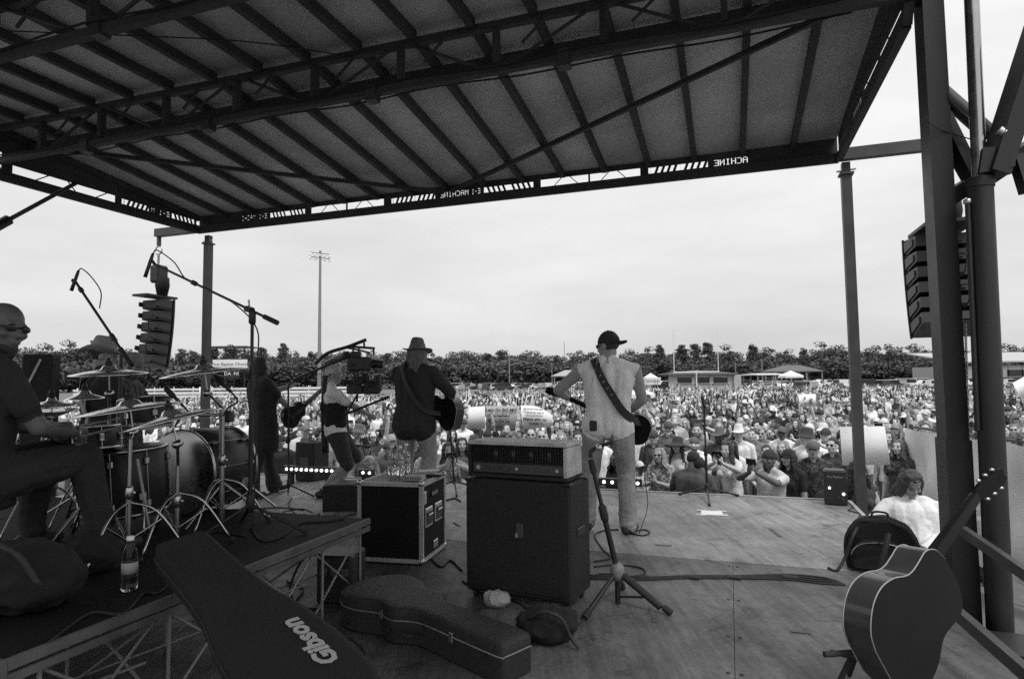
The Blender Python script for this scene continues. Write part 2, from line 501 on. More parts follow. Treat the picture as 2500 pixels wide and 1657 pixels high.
# ================================================================ roof
roof = thing('stage_roof', 'dark ribbed mobile stage roof on trusses with stencil cut fascia', 'roof', W(-3.4, 5, 4.0))
ULr, URr = -8.17, 1.27
VF = 7.98
def zf(v): return 4.52 - (v - 4.9) * (0.36 / 3.05)
ribs = [0.236 - 0.56 * k for k in range(-1, 16)]
edges = [URr] + ribs + [ULr]
for i in range(len(edges) - 1):
    a, c = edges[i + 1] + .001, edges[i] - .001
    MB().hexa([W(a, 4.9, zf(4.9)), W(c, 4.9, zf(4.9)), W(c, VF, zf(VF)), W(a, VF, zf(VF)), W(a, 4.9, zf(4.9) + .05), W(c, 4.9, zf(4.9) + .05), W(c, VF, zf(VF) + .05), W(a, VF, zf(VF) + .05)]).build('roof_panel', 'roof_skin', roof)
    MB().sbox(a, c, -2.5, 4.895, 4.52, 4.57).build('roof_panel', 'roof_skin', roof)
for u in ribs:
    MB().bar(W(u, 4.95, zf(4.95) - .048), W(u, VF - .02, zf(VF) - .048), .062, .085, (0, 0, 1)).build('rib', 'roof_steel', roof)
    MB().bar(W(u, -2.4, 4.47), W(u, 4.85, 4.47), .062, .085, (0, 0, 1)).build('rib', 'roof_steel', roof)
def truss(v, zl, zu, u0, u1, step, off):
    MB().bar(W(u0, v, zl), W(u1, v, zl), .066, .066, (0, 0, 1)).build('chord', 'roof_steel', roof)
    MB().bar(W(u0, v, zu), W(u1, v, zu), .066, .06, (0, 0, 1)).build('chord', 'roof_steel', roof)
    u = u1 - off; k = 0
    while u > u0 + .1:
        MB().bar(W(u, v, zl + .045), W(u, v, zu - .04), .07, .05, W(1, 0)).build('post', 'roof_steel', roof)
        if u - step > u0:
            a, c = (zl, zu) if k % 2 else (zu, zl)
            MB().tube(W(u - .06, v, a), W(u - step + .06, v, c), .016, n=6).build('web_bar', 'roof_steel', roof)
            MB().tube(W(u - step * .5, v, zu), W(u - step * .75, v, (zu + zl) / 2), .014, n=6).build('web_bar', 'roof_steel', roof)
        u -= step; k += 1
truss(4.88, 4.04, 4.43, ULr, URr + .05, 0.92, 0.35)
truss(3.25, 4.0, 4.42, ULr, URr + .05, 1.1, 0.2)
truss(1.9, 4.0, 4.42, ULr, URr + .05, 1.1, 0.5)
MB().sbox(ULr, URr, 5.28, 5.40, 4.27, 4.40).build('hinge_beam', 'roof_steel', roof)
MB().sbox(ULr, URr, 2.8, 2.95, 4.28, 4.425).build('hinge_beam', 'roof_steel', roof)
MB().bar(W(1.2, 5.2, 4.30), W(-3.6, 7.9, 4.05), .04, .05, (0, 0, 1)).build('cross_brace', 'roof_steel', roof)
MB().bar(W(-7.9, 5.2, 4.30), W(-3.7, 7.9, 4.05), .04, .05, (0, 0, 1)).build('cross_brace', 'roof_steel', roof)
# wiring sagging under the panels
for k_, (v_, z_) in enumerate(((4.83, 4.09), (4.93, 4.085), (3.2, 4.05), (5.36, 4.245))):
    pts_ = [W(-8.0 + .9 * i, v_ + random.uniform(-.015, .015), z_ - (.03 if i % 2 else .0) - random.uniform(0, .02)) for i in range(11)]
    MB().path(bez(pts_, 4), .009, 5).build('wire', 'rubber', roof)
for u_, v_ in ((-1.2, 4.88), (-3.0, 4.88), (-4.9, 4.88), (-6.6, 4.88), (-2.1, 3.25), (-4.3, 3.25)):
    MB().sbox(u_ - .05, u_ + .05, v_ - .05, v_ + .05, 3.95, 4.09).build('pipe_clamp', 'grey_steel', roof)
MB().path(bez([W(-6, 3.3, 4.38), W(-4.8, 3.8, 4.36), W(-3.9, 4.3, 4.39), W(-3.2, 4.85, 4.40)], 6), .006, 5).build('wire', 'rubber', roof)

# fascia with stencil-cut lettering (holes): rows of a 5x7 pattern are left open
GL = {'E': '11111 10000 10000 11110 10000 10000 11111', '-': '00000 00000 00000 01110 00000 00000 00000', '1': '00100 01100 00100 00100 00100 00100 01110',
      'M': '10001 11011 10101 10101 10001 10001 10001', 'A': '01110 10001 10001 11111 10001 10001 10001', 'C': '01111 10000 10000 10000 10000 10000 01111',
      'H': '10001 10001 10001 11111 10001 10001 10001', 'I': '01110 00100 00100 00100 00100 00100 01110', 'N': '10001 11001 10101 10101 10011 10001 10001', ' ': '00000 ' * 7}
ZB, ZT = 3.88, zf(VF) + .045
class Fascia:
    """a sheet in the plane axis(s) x z, s runs along the fascia; add solid pieces, leave holes"""
    def __init__(s, fn): s.fn = fn; s.b = MB()
    def quad(s, s0, s1, z0, z1, sk=0.0):
        f = s.fn
        if s1 - s0 < 1e-4 or z1 - z0 < 1e-4: return
        s.b.hexa([f(s0, 0, z0), f(s1, 0, z0), f(s1, .012, z0), f(s0, .012, z0), f(s0 + sk, 0, z1), f(s1 + sk, 0, z1), f(s1 + sk, .012, z1), f(s0 + sk, .012, z1)])
    def solid(s, s0, s1): s.quad(s0, s1, ZH0, ZH1)
    def slots(s, s0, s1, sk):
        n = max(2, round((s1 - s0) / .075)); w = (s1 - s0) / n
        for k in range(n): s.quad(s0 + k * w + .042, s0 + (k + 1) * w, ZH0 + .012, ZH1 - .012, sk)
        s.quad(s0 - abs(sk), s1 + abs(sk), ZH0, ZH0 + .012); s.quad(s0 - abs(sk), s1 + abs(sk), ZH1 - .012, ZH1)
        if sk > 0: s.quad(s0, s0 + .001, ZH0 + .012, ZH1 - .012)
    def text(s, txt, s0, s1, flip):
        n = len(txt); cw = (s1 - s0) / n; z0, z1 = ZH0 + .012, ZH1 - .012; rh = (z1 - z0) / 7
        for i, ch in enumerate(txt):
            j = n - 1 - i if flip else i
            g = GL[ch].split(); a = s0 + j * cw; px = cw / 6
            for r in range(7):
                row = g[r] + '0'
                if flip: row = '0' + g[r][::-1]
                run = None
                for c in range(7):
                    solid = c < 6 and row[c] == '0'
                    if solid and run is None: run = c
                    if not solid and run is not None:
                        s.quad(a + run * px, a + c * px, z1 - (r + 1) * rh, z1 - r * rh); run = None
        s.quad(s0, s1, ZH0, z0); s.quad(s0, s1, z1, ZH1)
ZH0, ZH1 = ZB + .105, ZB + .205
def band(fa, s0, s1): fa.quad(s0, s1, ZB, ZH0); fa.quad(s0, s1, ZH1, ZT)
def up(x): # fascia coordinate u of a photo column on the fascia plane
    return UV(atv(x, 460, VF))[0]
fa = Fascia(lambda s, d, z: W(s, VF + d, z))
band(fa, ULr, URr)
segs = [(487, 590, 'solid'), (590, 652, 'E-1 MACHI', 1), (652, 660, 'solid'), (660, 745, 'slots'), (745, 760, 'solid'), (760, 937, 'open'), (937, 955, 'solid'), (955, 1062, 'slots'), (1062, 1073, 'solid'),
        (1073, 1143, 'MACHINE', 1), (1143, 1150, 'solid'), (1150, 1172, 'E-1', 1), (1172, 1181, 'solid'), (1181, 1302, 'slots'), (1302, 1320, 'solid'), (1320, 1564, 'open'), (1564, 1584, 'solid'), (1584, 1730, 'slots'), (1730, 1743, 'solid'),
        (1743, 1828, 'ACHINE', 1), (1828, 2075, 'solid')]
for sg in segs:
    a, c = max(ULr, up(sg[0])), min(URr, up(sg[1]))
    if sg[2] == 'solid': fa.solid(a, c)
    elif sg[2] == 'slots':
        m_ = (a + c) / 2
        fa.slots(a + .03, m_ - .03, .03 if sg[0] > 1400 or sg[0] == 955 else -.03); fa.slots(m_ + .03, c - .03, .03 if sg[0] > 1400 or sg[0] == 955 else -.03)
    elif sg[2] == 'open':
        for k in range(4):
            q = a + (c - a) * (k + .6) / 4.2; sk = (.1, -.1)[k % 2]
            fa.b.tube(W(q, VF + .006, ZH0), W(q + sk, VF + .006, ZH1), .006, n=5)
        fa.b.sbox((a + c) / 2 - .012, (a + c) / 2 + .012, VF, VF + .012, ZH0, ZH1)
    else: fa.text(sg[2], a, c, True)
fa.b.build('fascia', 'roof_steel', roof)
MB().sbox(ULr, URr, VF - .05, VF - .002, ZB - .02, ZB + .09).build('fascia_beam', 'roof_steel', roof)
for uu, side in ((ULr, -1), (URr, 1)):
    fb = Fascia(lambda s, d, z, uu=uu, side=side: W(uu + side * d, s, z))
    v0, v1 = 5.0, VF - .06
    band(fb, v0, v1)
    fb.solid(v0, v0 + .12)
    if side > 0: fb.quad(v0 + .12, 6.48, ZH0, ZH0 + .065)
    fb.b.tube(W(uu, 5.4, ZH0), W(uu, 5.55, ZH1), .008, n=5); fb.b.tube(W(uu, 5.9, ZH0), W(uu, 5.8, ZH1), .008, n=5); fb.b.tube(W(uu, 6.2, ZH0), W(uu, 6.35, ZH1), .008, n=5)
    fb.solid(6.48, 6.58); fb.slots(6.62, 7.0, .03); fb.solid(7.03, 7.06)
    fb.text('E-1 M', 7.06, 7.4, side < 0); fb.solid(7.4, 7.44); fb.slots(7.47, 7.85, -.03); fb.solid(7.88, v1)
    fb.b.build('fascia', 'roof_steel', roof)
    MB().sbox(uu - .03, uu + .03, v0, v1, ZB - .02, ZB + .06).build('fascia_beam', 'roof_steel', roof)
    MB().hexa([W(uu - .008, 4.9, ZT), W(uu + .008, 4.9, ZT), W(uu + .008, VF, ZT), W(uu - .008, VF, ZT), W(uu - .008, 4.9, zf(4.9) + .05), W(uu + .008, 4.9, zf(4.9) + .05), W(uu + .008, VF, ZT + .006), W(uu - .008, VF, ZT + .006)]).build('gable_sheet', 'roof_steel', roof)
    MB().bar(W(uu, 5.0, ZB), W(uu, 4.78, ZT + .1), .06, .06).build('end_strut', 'roof_steel', roof)
    MB().sbox(uu - .05, uu + .05, -2.4, 4.95, 4.30, 4.516).build('end_beam', 'roof_steel', roof)

# roof posts at the two front corners
def roof_post(u, v, label, m):
    t = thing('roof_post', label, 'post', W(u, v, GROUND), 'roof corner posts')
    MB().sbox(u - .052, u + .052, v - .052, v + .052, GROUND, ZB - .17).build('column', m, t)
    MB().sbox(u - .075, u + .075, v - .075, v + .075, ZB - .168, ZB - .145).build('collar', m, t)
    MB().sbox(u - .043, u + .043, v - .043, v + .043, ZB - .143, ZB - .021).build('inner_tube', 'black_steel', t)
    MB().tube(W(u - .1, v - .02, ZB - .12), W(u + .1, v - .03, ZB - .11), .011, n=8).build('pin', 'alu', t)
    MB().sbox(u - .14, u + .14, v - .14, v + .14, GROUND + .001, GROUND + .02).build('foot_plate', m, t)
roof_post(1.345, 7.99, 'dark square roof post at the right front corner beside the effects machine', 'grey_steel')
roof_post(-8.12, 8.13, 'grey square roof post at the far left front corner of the stage', 'grey_steel')

# arms that carry the loudspeakers
for u0, u1, lab in ((1.285, 2.45, 'steel outrigger arm beside the right roof corner'), (-9.06, -8.19, 'steel outrigger arm at the far left roof corner')):
    MB_ = MB().sbox(u0, u1, 7.9, 8.0, ZB + .0, ZB + .13).build('outrigger_beam', 'grey_steel'); tag(MB_, lab, 'beam', 'loudspeaker arms')

# lifting mast and hydraulics on the right
mast = thing('roof_mast', 'tall dark steel lifting mast with brackets beside the right roof truss', 'mast', W(1.38, 4.95, GROUND))
MB().sbox(1.335, 1.462, 4.86, 5.07, GROUND, 6.4).build('column', 'black_steel', mast)
MB().sbox(1.325, 1.472, 4.85, 5.08, GROUND, 0.98).build('sleeve', 'black_steel', mast)
MB().sbox(1.2, 1.335, 4.9, 5.0, 4.0, 4.12).build('bracket', 'black_steel', mast)
q0, q1 = atv(2300, 285, 4.96), atv(2372, 432, 4.96)
MB().bar(q0, q1, .075, .1, (0, 1, 0)).build('brace', 'black_steel', mast)
q0, q1 = atv(2302, 330, 4.99), atv(2362, 436, 4.99)
MB().bar(q0, q1, .05, .06, (0, 1, 0)).build('brace', 'pole_steel', mast)
q0, q1 = atv(2310, 488, 4.93), atv(2400, 432, 4.93)
MB().bar(q0, q1, .10, .12, (0, 1, 0)).build('bracket', 'black_steel', mast)
MB().bar(atv(2400, 440, 4.93), atv(2530, 352, 4.9), .10, .13, (0, 1, 0)).build('bracket', 'black_steel', mast)
MB().tube(atv(2298, 225, 5.0), atv(2420, 332, 5.0), .055, n=12).build('pivot_tube', 'grey_steel', mast)
MB().path(bez([atv(2292, 196, 4.9), atv(2322, 250, 4.86), atv(2362, 290, 4.86), atv(2420, 330, 4.86)], 6), .013, 6).build('hose', 'rubber', mast)
MB().path(bez([atv(2260, 285, 4.82), atv(2275, 305, 4.82), atv(2305, 320, 4.85), atv(2372, 341, 4.9)], 6), .004, 5).build('hose', 'rubber', mast)

ram = thing('hydraulic_ram', 'chrome hydraulic ram standing in a dark barrel right of the mast', 'hydraulic ram', W(1.62, 4.75, GROUND))
pa, pb = atv(2372, 0, 4.75), atv(2392, 440, 4.75)
dr = (pa - pb).normalized()
MB().tube(pb, pb + dr * 2.6, .042, n=18).build('rod', 'chrome', ram)
pe = pb - dr * ((pb.z - GROUND) / dr.z)
MB().tube(pe, pb, .072, n=18).build('barrel', 'black_steel', ram)
MB().tube(pb - dr * .05, pb + dr * .01, .079, n=18).build('gland', 'black_steel', ram)
off = V((-.085, 0, 0))
MB().tube(pb + off - dr * .16, pb + off - dr * 1.6, .016, n=8).build('oil_pipe', 'black_steel', ram)
MB().lathe(pb + off - dr * .14, [(.012, -.02), (.024, -.01), (.024, .012), (.012, .02)], n=8).build('fitting', 'alu', ram)

arm = thing('folding_boom', 'heavy dark folding arm slanting in from the right picture edge', 'beam', atv(2440, 420, 4.8))
MB().bar(atv(2425, 425, 4.72), atv(2545, 55, 4.72), .12, .15, (0, 1, 0)).build('arm_tube', 'black_steel', arm)
MB().prism([(-.09, -.06), (.1, -.04), (.11, .09), (-.06, .1)], atv(2425, 400, 4.7), W(1, 0), (0, 0, 1), .04).build('knuckle_plate', 'black_steel', arm)
MB().bar(atv(2482, 380, 4.8), atv(2510, 470, 4.8), .07, .07, (0, 1, 0)).build('arm_tube', 'black_steel', arm)
MB().tube(atv(2438, 318, 4.66), atv(2452, 326, 4.66), .03, n=10).build('pivot_pin', 'alu', arm)

st = thing('roof_strut', 'slanting steel strut under the left roof end', 'strut', atu(0, 548, -8.0))
pa, pb = atu(186, 447, -8.05), atu(0, 548, -8.05)
dr = (pb - pa).normalized()
MB().tube(pa, pb, .026, n=10).build('rod', 'grey_steel', st)
MB().tube(pb - dr * .12, pb + dr * 1.6, .06, n=12).build('barrel', 'black_steel', st)

# ================================================================ loudspeaker arrays
def line_array(u, v, ztop, n, tilt0, dtilt, label, sw, kk=1.0):
    t = thing('line_array', label, 'loudspeaker', W(u, v, ztop - n * .2), 'hanging line arrays')
    MB().sbox(u - .24 * kk, u + .24 * kk, v - .52 * kk, v + .26, ztop + .0, ztop + .035).build('flying_frame', 'black_steel', t)
    z = ztop - .03; ang = tilt0; vf = v + .26 * kk
    Wv = W(0, 1)
    for k in range(n):
        f = Wv * math.cos(ang) + V((0, 0, -math.sin(ang))); up_ = Wv * math.sin(ang) + V((0, 0, math.cos(ang)))
        o = W(u, 0) + Wv * vf + V((0, 0, z))     # top front edge
        hw, hf, hr, dp = .285 * kk, .185, .115 if kk == 1 else .15, .44 * kk
        fr = lambda a, h, d: o + W(1, 0) * a - up_ * h - f * d
        ins = (hf - hr) / 2
        c = MB(); c.hexa([fr(-hw, hf, 0), fr(hw, hf, 0), fr(hw * .97, hf - ins, dp), fr(-hw * .97, hf - ins, dp), fr(-hw, 0, 0), fr(hw, 0, 0), fr(hw * .97, ins, dp), fr(-hw * .97, ins, dp)])
        cab = c.build('cabinet', 'black_plastic', t)
        for sd in (-1, 1):
            MB().hexa([fr(sd * (hw + .001), hf - .035, .06), fr(sd * (hw + .014), hf - .035, .06), fr(sd * (hw + .006), hf - .06, .36), fr(sd * (hw - .008), hf - .06, .36),
                       fr(sd * (hw + .001), .03, .06), fr(sd * (hw + .014), .03, .06), fr(sd * (hw + .006), .055, .36), fr(sd * (hw - .008), .055, .36)]).build('side_panel', 'grey_steel', cab)
            MB().bar(fr(sd * (hw + .012), -.01, .02), fr(sd * (hw + .012), hf + .012, .02), .03, .02, W(1, 0)).build('rigging_bar', 'black_steel', cab)
        MB().hexa([fr(-.15, hf - ins - .02, dp + .001), fr(.15, hf - ins - .02, dp + .001), fr(.15, hf - ins - .02, dp + .03), fr(-.15, hf - ins - .02, dp + .03), fr(-.15, ins + .02, dp + .001), fr(.15, ins + .02, dp + .001), fr(.15, ins + .02, dp + .03), fr(-.15, ins + .02, dp + .03)]).build('amplifier_plate', 'black_steel', cab)
        p = fr(0, hf + .006, 0); vf = UV(p)[1]; z = p.z; ang += dtilt
        if k in (1, 3):
            MB().path(bez([fr(.1, .1, dp + .03), fr(.14, .14, dp + .14), fr(.12, .3, dp + .13), fr(.1, .36, dp + .03)], 6), .008, 5).build('link_cable', 'rubber', t)
    return t
line_array(2.24, 8.02, 2.98, 6, R_(1), R_(2.6), 'black six box line array hanging behind the right mast', 1)
line_array(-9.0, 7.95, 2.84, 6, R_(1), R_(1.7), 'black six box line array hanging at the far left of the stage', -1, .66)
def hoist(u, v, ztop, zarr, label):
    t = thing('chain_hoist', label, 'hoist', W(u, v, zarr), 'chain hoists')
    MB().tube(W(u, v, ztop), W(u, v, ztop - .28), .035, n=10).build('hanger_tube', 'grey_steel', t)
    MB().path([W(u + .07 * math.cos(a), v, ztop - .36 + .07 * math.sin(a)) for a in np.linspace(0, 6.28, 16)[:-1]], .012, 6, True).build('shackle', 'alu', t)
    for k in range(5):
        a = k % 2
        MB().path([W(u + (.018 * math.cos(x) if a else 0), v + (0 if a else .018 * math.cos(x)), ztop - .45 - .045 * k + .032 * math.sin(x)) for x in np.linspace(0, 6.28, 10)[:-1]], .007, 5, True).build('chain_link', 'chain_metal', t)
    MB().lathe(W(u, v, ztop - .9), [(.05, 0), (.1, .04), (.12, .13), (.09, .2), (.04, .22)], n=12).build('hook_block', 'black_steel', t)
    for d in (-.05, 0, .05): MB().tube(W(u + d, v, ztop - .9), W(u + d * 1.6, v, zarr + .25), .005, n=5).build('chain_fall', 'chain_metal', t)
    MB().bbox(W(u + .02, v, zarr + .38), (.2, .22, .3), W(1, 0), W(0, 1), (0, 0, 1), .03).build('motor', 'black_plastic', t)
    MB().tube(W(u, v, zarr + .036), W(u, v, zarr + .24), .012, n=6).build('lift_hook', 'alu', t)
    MB().lathe(W(u + .1, v, zarr + .02), [(.08, .0), (.11, .16), (.1, .3)], n=12).build('chain_bag', 'nylon', t)
hoist(-9.0, 7.95, ZB + .13, 2.86, 'chain hoist holding the far left line array')
hoist(2.24, 7.95, ZB + .0, 3.0, 'chain hoist mostly hidden behind the right mast')
# loose chain falling to the right of the mast
ch = thing('lifting_chain', 'long steel chain hanging between mast and hydraulic ram', 'chain', atY(2366, 1190, 6.0))
pa, pb = atY(2357, 795, 6.3), atY(2368, 1185, 6.3)
N_ = 62
for k in range(N_):
    c = pa.lerp(pb, k / N_); a = k % 2
    MB().path([c + V((.011 * math.cos(x) if a else 0, 0 if a else .011 * math.cos(x), .023 * math.sin(x))) for x in np.linspace(0, 6.28, 9)[:-1]], .0045, 4, True).build('chain_link', 'chain_metal', ch)

# ================================================================ far background
def tree_mesh(kind, seed):
    rg = np.random.default_rng(seed)
    h = {'pine': 17, 'oak': 14, 'bush': 8}[kind]
    cl = []
    if kind == 'pine':
        for k in range(64):
            t = rg.uniform(.30, 1.0); r = (1.04 - t) * 3.6 + .7
            a = rg.uniform(0, 6.28); q = rg.uniform(.15, 1) ** .6 * r
            cl.append((q * math.cos(a), q * math.sin(a), t * h, rg.uniform(.8, 1.5)))
    elif kind == 'oak':
        for k in range(84):
            d = rg.normal(size=3); d /= np.linalg.norm(d); q = rg.uniform(.45, 1)
            cl.append((d[0] * 4.9 * q, d[1] * 4.9 * q, h * .54 + d[2] * 6.3 * q, rg.uniform(1.0, 1.9)))
    else:
        for k in range(30):
            d = rg.normal(size=3); d /= np.linalg.norm(d); q = rg.uniform(.3, 1)
            cl.append((d[0] * 4 * q, d[1] * 4 * q, h * .45 + d[2] * 3.4 * q, rg.uniform(1.0, 1.8)))
    vs = []; fs = []
    if kind != 'pine': cl += [(0, 0, h * .5, h * .30), (0.8, .5, h * .38, h * .28), (-.9, -.4, h * .6, h * .24)]
    for cx, cy, cz, r in cl:
        m_ = 60 if r < 2.2 else 260
        P = rg.normal(size=(m_, 3)); P /= np.linalg.norm(P, axis=1)[:, None]
        P = P * (r * rg.uniform(.4, 1, m_) ** .5)[:, None] * np.array([1, 1, .62]) + np.array([cx, cy, cz])
        for p in P:
            a = rg.normal(size=3); a /= np.linalg.norm(a); b_ = np.cross(a, rg.normal(size=3)); b_ /= np.linalg.norm(b_)
            s1 = rg.uniform(.2, .42); o = len(vs)
            vs += [tuple(p - a * s1), tuple(p + b_ * s1 * .55), tuple(p + a * s1), tuple(p - b_ * s1 * .55)]
            fs.append((o, o + 1, o + 2, o + 3))
    me = bpy.data.meshes.new('crown'); me.from_pydata(vs, [], fs); me.materials.append(MATS['leaf']); me.update()
    tb = MB(); tb.tube((0, 0, 0), (rg.uniform(-.4, .4), rg.uniform(-.4, .4), h * .86), .22, .06, n=7)
    for k in range(5):
        z = h * rg.uniform(.4, .75); a = rg.uniform(0, 6.28)
        tb.tube((0, 0, z), (1.9 * math.cos(a), 1.9 * math.sin(a), z + 1.1), .07, .025, n=5)
    tm = bpy.data.meshes.new('trunk'); tm.from_pydata(tb.v, [], tb.f); tm.materials.append(MATS['trunk']); tm.update()
    return me, tm
TM = {k: [tree_mesh(k, 10 * i + j) for j in range(3)] for i, k in enumerate(('pine', 'oak', 'bush'))}
TREES = []
def tree(px, top, Y, kind, label, wide=1.0):
    p = atY(px, 930, Y); p.z = GROUND
    hpx = atY(px, top, Y).z - GROUND
    h0 = {'pine': 17, 'oak': 14, 'bush': 8}[kind] * 1.02
    s = hpx / h0
    o = thing('pine_tree' if kind == 'pine' else 'leafy_tree' if kind == 'oak' else 'low_tree', label, 'tree', p, 'trees behind the field')
    cm, tm = random.choice(TM[kind])
    for nm, me in (('crown', cm), ('trunk', tm)):
        c = bpy.data.objects.new(nm, me); link(c, o)
    o.scale = (s * wide, s * wide, s); o.rotation_euler.z = random.uniform(0, 6.28)
    return o
tl = []
# (photo column, crown top row, kind): the skyline from left to right
sky_line = [(60, 845, 'oak'), (120, 838, 'oak'), (175, 830, 'oak'), (230, 832, 'pine'), (300, 850, 'oak'), (345, 862, 'oak'), (440, 852, 'pine'), (470, 858, 'pine'), (520, 848, 'pine'), (560, 842, 'pine'),
            (600, 846, 'oak'), (640, 848, 'pine'), (690, 838, 'pine'), (725, 856, 'oak'), (760, 858, 'pine'), (800, 862, 'oak'), (840, 860, 'oak'), (900, 856, 'oak'), (945, 862, 'pine'), (1000, 856, 'oak'),
            (1058, 858, 'oak'), (1105, 856, 'oak'), (1150, 855, 'oak'), (1190, 864, 'pine'), (1225, 858, 'pine'), (1270, 862, 'oak'), (1310, 856, 'oak'), (1360, 868, 'pine'), (1405, 868, 'oak'), (1440, 860, 'oak'),
            (1545, 852, 'oak'), (1580, 846, 'oak'), (1612, 842, 'pine'), (1640, 862, 'oak'), (1668, 842, 'pine'), (1700, 840, 'pine'), (1730, 836, 'pine'), (1775, 842, 'oak'), (1840, 840, 'pine'), (1870, 846, 'oak'),
            (1920, 852, 'oak'), (1965, 850, 'pine'), (2015, 834, 'oak'), (2055, 840, 'oak'), (2130, 842, 'oak'), (2185, 838, 'oak'), (2240, 838, 'oak'), (2290, 842, 'oak'), (2350, 846, 'pine'), (2400, 842, 'oak'), (2450, 838, 'oak'), (2490, 840, 'oak')]
SPOT = [(140, 'behind the drummer'), (330, 'behind the hatted bassist'), (500, 'at the far left roof post'), (630, 'over the church banner'), (770, 'left of the floodlight pole'), (950, 'over the camera operator'), (1130, 'beside the singer hat'), (1300, 'over the parked cars'), (1480, 'left of the guitarist'), (1640, 'right of the guitarist'), (1760, 'between the goal uprights'), (1900, 'right of the goal'), (2080, 'over the dark pavilion'), (2240, 'right of the roof post'), (2400, 'around the mast'), (2600, 'at the right edge')]
def spot(px): return next(t for x, t in SPOT if px < x)
for i, (px, top, k) in enumerate(sky_line):
    tree(px, top, random.uniform(255, 290), k, {'pine': 'thin crowned pine tree ', 'oak': 'broad dark leafy tree '}[k] + spot(px), random.uniform(.95, 1.35))
for i in range(88):
    px = 10 + i * 28.6 + random.uniform(-7, 7)
    tree(px, random.uniform(854, 872), random.uniform(296, 318), 'oak', 'leafy tree in the back row ' + spot(px), random.uniform(1.1, 1.5))
for i in range(84):
    px = 15 + i * 30 + random.uniform(-6, 6)
    tree(px, random.uniform(862, 884), random.uniform(236, 252), 'bush', 'low tree at the tree line foot ' + spot(px), random.uniform(1.4, 1.9))

# stadium light pole
lp = thing('stadium_light_pole', 'tall steel floodlight pole rising beyond the crowd left of the singer', 'light pole', atY(779, 958, 125))
lp.location.z = GROUND; ORG[lp] = Vector(lp.location)
pb = Vector(lp.location); pt = atY(779, 612, 125); pt.x = pb.x; pt.y = pb.y
MB().tube(pb, pt, .42, .22, n=10).build('pole', 'pole_steel', lp)
for k, (dz, hw) in enumerate(((-.3, 1.9), (-1.15, 1.9))):
    a = pt + V((-hw, .3 * k, dz)); c = pt + V((hw, .3 * k, dz - .5))
    MB().bar(a, c, .15, .15).build('crossarm', 'pole_steel', lp)
    for j in range(5):
        q = a.lerp(c, j / 4)
        MB().lathe(q + V((0, 0, -.45)), [(.1, .35), (.3, .15), (.36, 0)], axis=(-.2, -.5, .8), n=10).build('floodlight', 'white_paint', lp)
# two thin distant poles and utility poles
def pole(px, top, bot, Y, r, label, cross=False):
    p0 = atY(px, bot, Y); p0.z = GROUND; p1 = atY(px, top, Y); p1.x = p0.x; p1.y = p0.y
    t = thing('utility_pole', label, 'pole', p0, 'poles by the car park')
    MB().tube(p0, p1, r, r * .8, n=7).build('shaft', 'pole_steel', t)
    if cross:
        MB().bar(p1 - V((1.2, 0, .5)), p1 - V((-1.2, 0, .5)), .12, .12).build('crossarm', 'pole_steel', t)
        MB().tube(p1 - V((0, 0, 1.5)), V((p0.x - 6, p0.y, GROUND)), .03, n=4).build('guy_wire', 'pole_steel', t)
    return t
pole(1244, 864, 940, 200, .2, 'pale utility pole with guy wire before the trees right of the singer', True)
pole(1348, 885, 940, 200, .13, 'slim grey pole standing beside the left pavilion roof')
pole(1379, 834, 940, 300, .16, 'very thin lamp mast rising above the trees left of the guitarist')
pole(1797, 884, 935, 210, .16, 'short pole behind the right end of the concession building')
pole(1862, 875, 935, 210, .16, 'taller thin pole between the concession building and the dark pavilion')
pole(2346, 835, 930, 190, .12, 'wire pole seen between the mast and the hydraulic ram')

# goal posts
gp = thing('goal_post', 'white football goal with two tall uprights before the concession building', 'goal', atY(1700, 930, 101))
for px in (1646, 1754):
    p = atY(px, 909 if px < 1700 else 907, 101); q = atY(px - 3, 803, 101); MB().tube(p, q, .06, n=7).build('upright', 'white_paint', gp)
MB().tube(atY(1644, 909, 101), atY(1756, 907, 101), .09, n=7).build('crossbar', 'white_paint', gp)
p = atY(1700, 908, 101.4); MB().tube(p, V((p.x, p.y, GROUND)), .1, n=7).build('stem', 'white_paint', gp)

# concession building
def fbox(px0, px1, py0, py1, Y, dep, mb=None):
    a = atY(px0, py1, Y); c = atY(px1, py0, Y); z0 = a.z; z1 = c.z
    mb = mb or MB()
    return mb.hexa([(a.x, Y, z0), (c.x, Y, z0), (c.x, Y + dep, z0), (a.x, Y + dep, z0), (a.x, Y, z1), (c.x, Y, z1), (c.x, Y + dep, z1), (a.x, Y + dep, z1)])
Yb = 112
cb = thing('concession_building', 'low pale block building with three dark serving windows behind the crowd', 'building', atY(1710, 960, Yb))
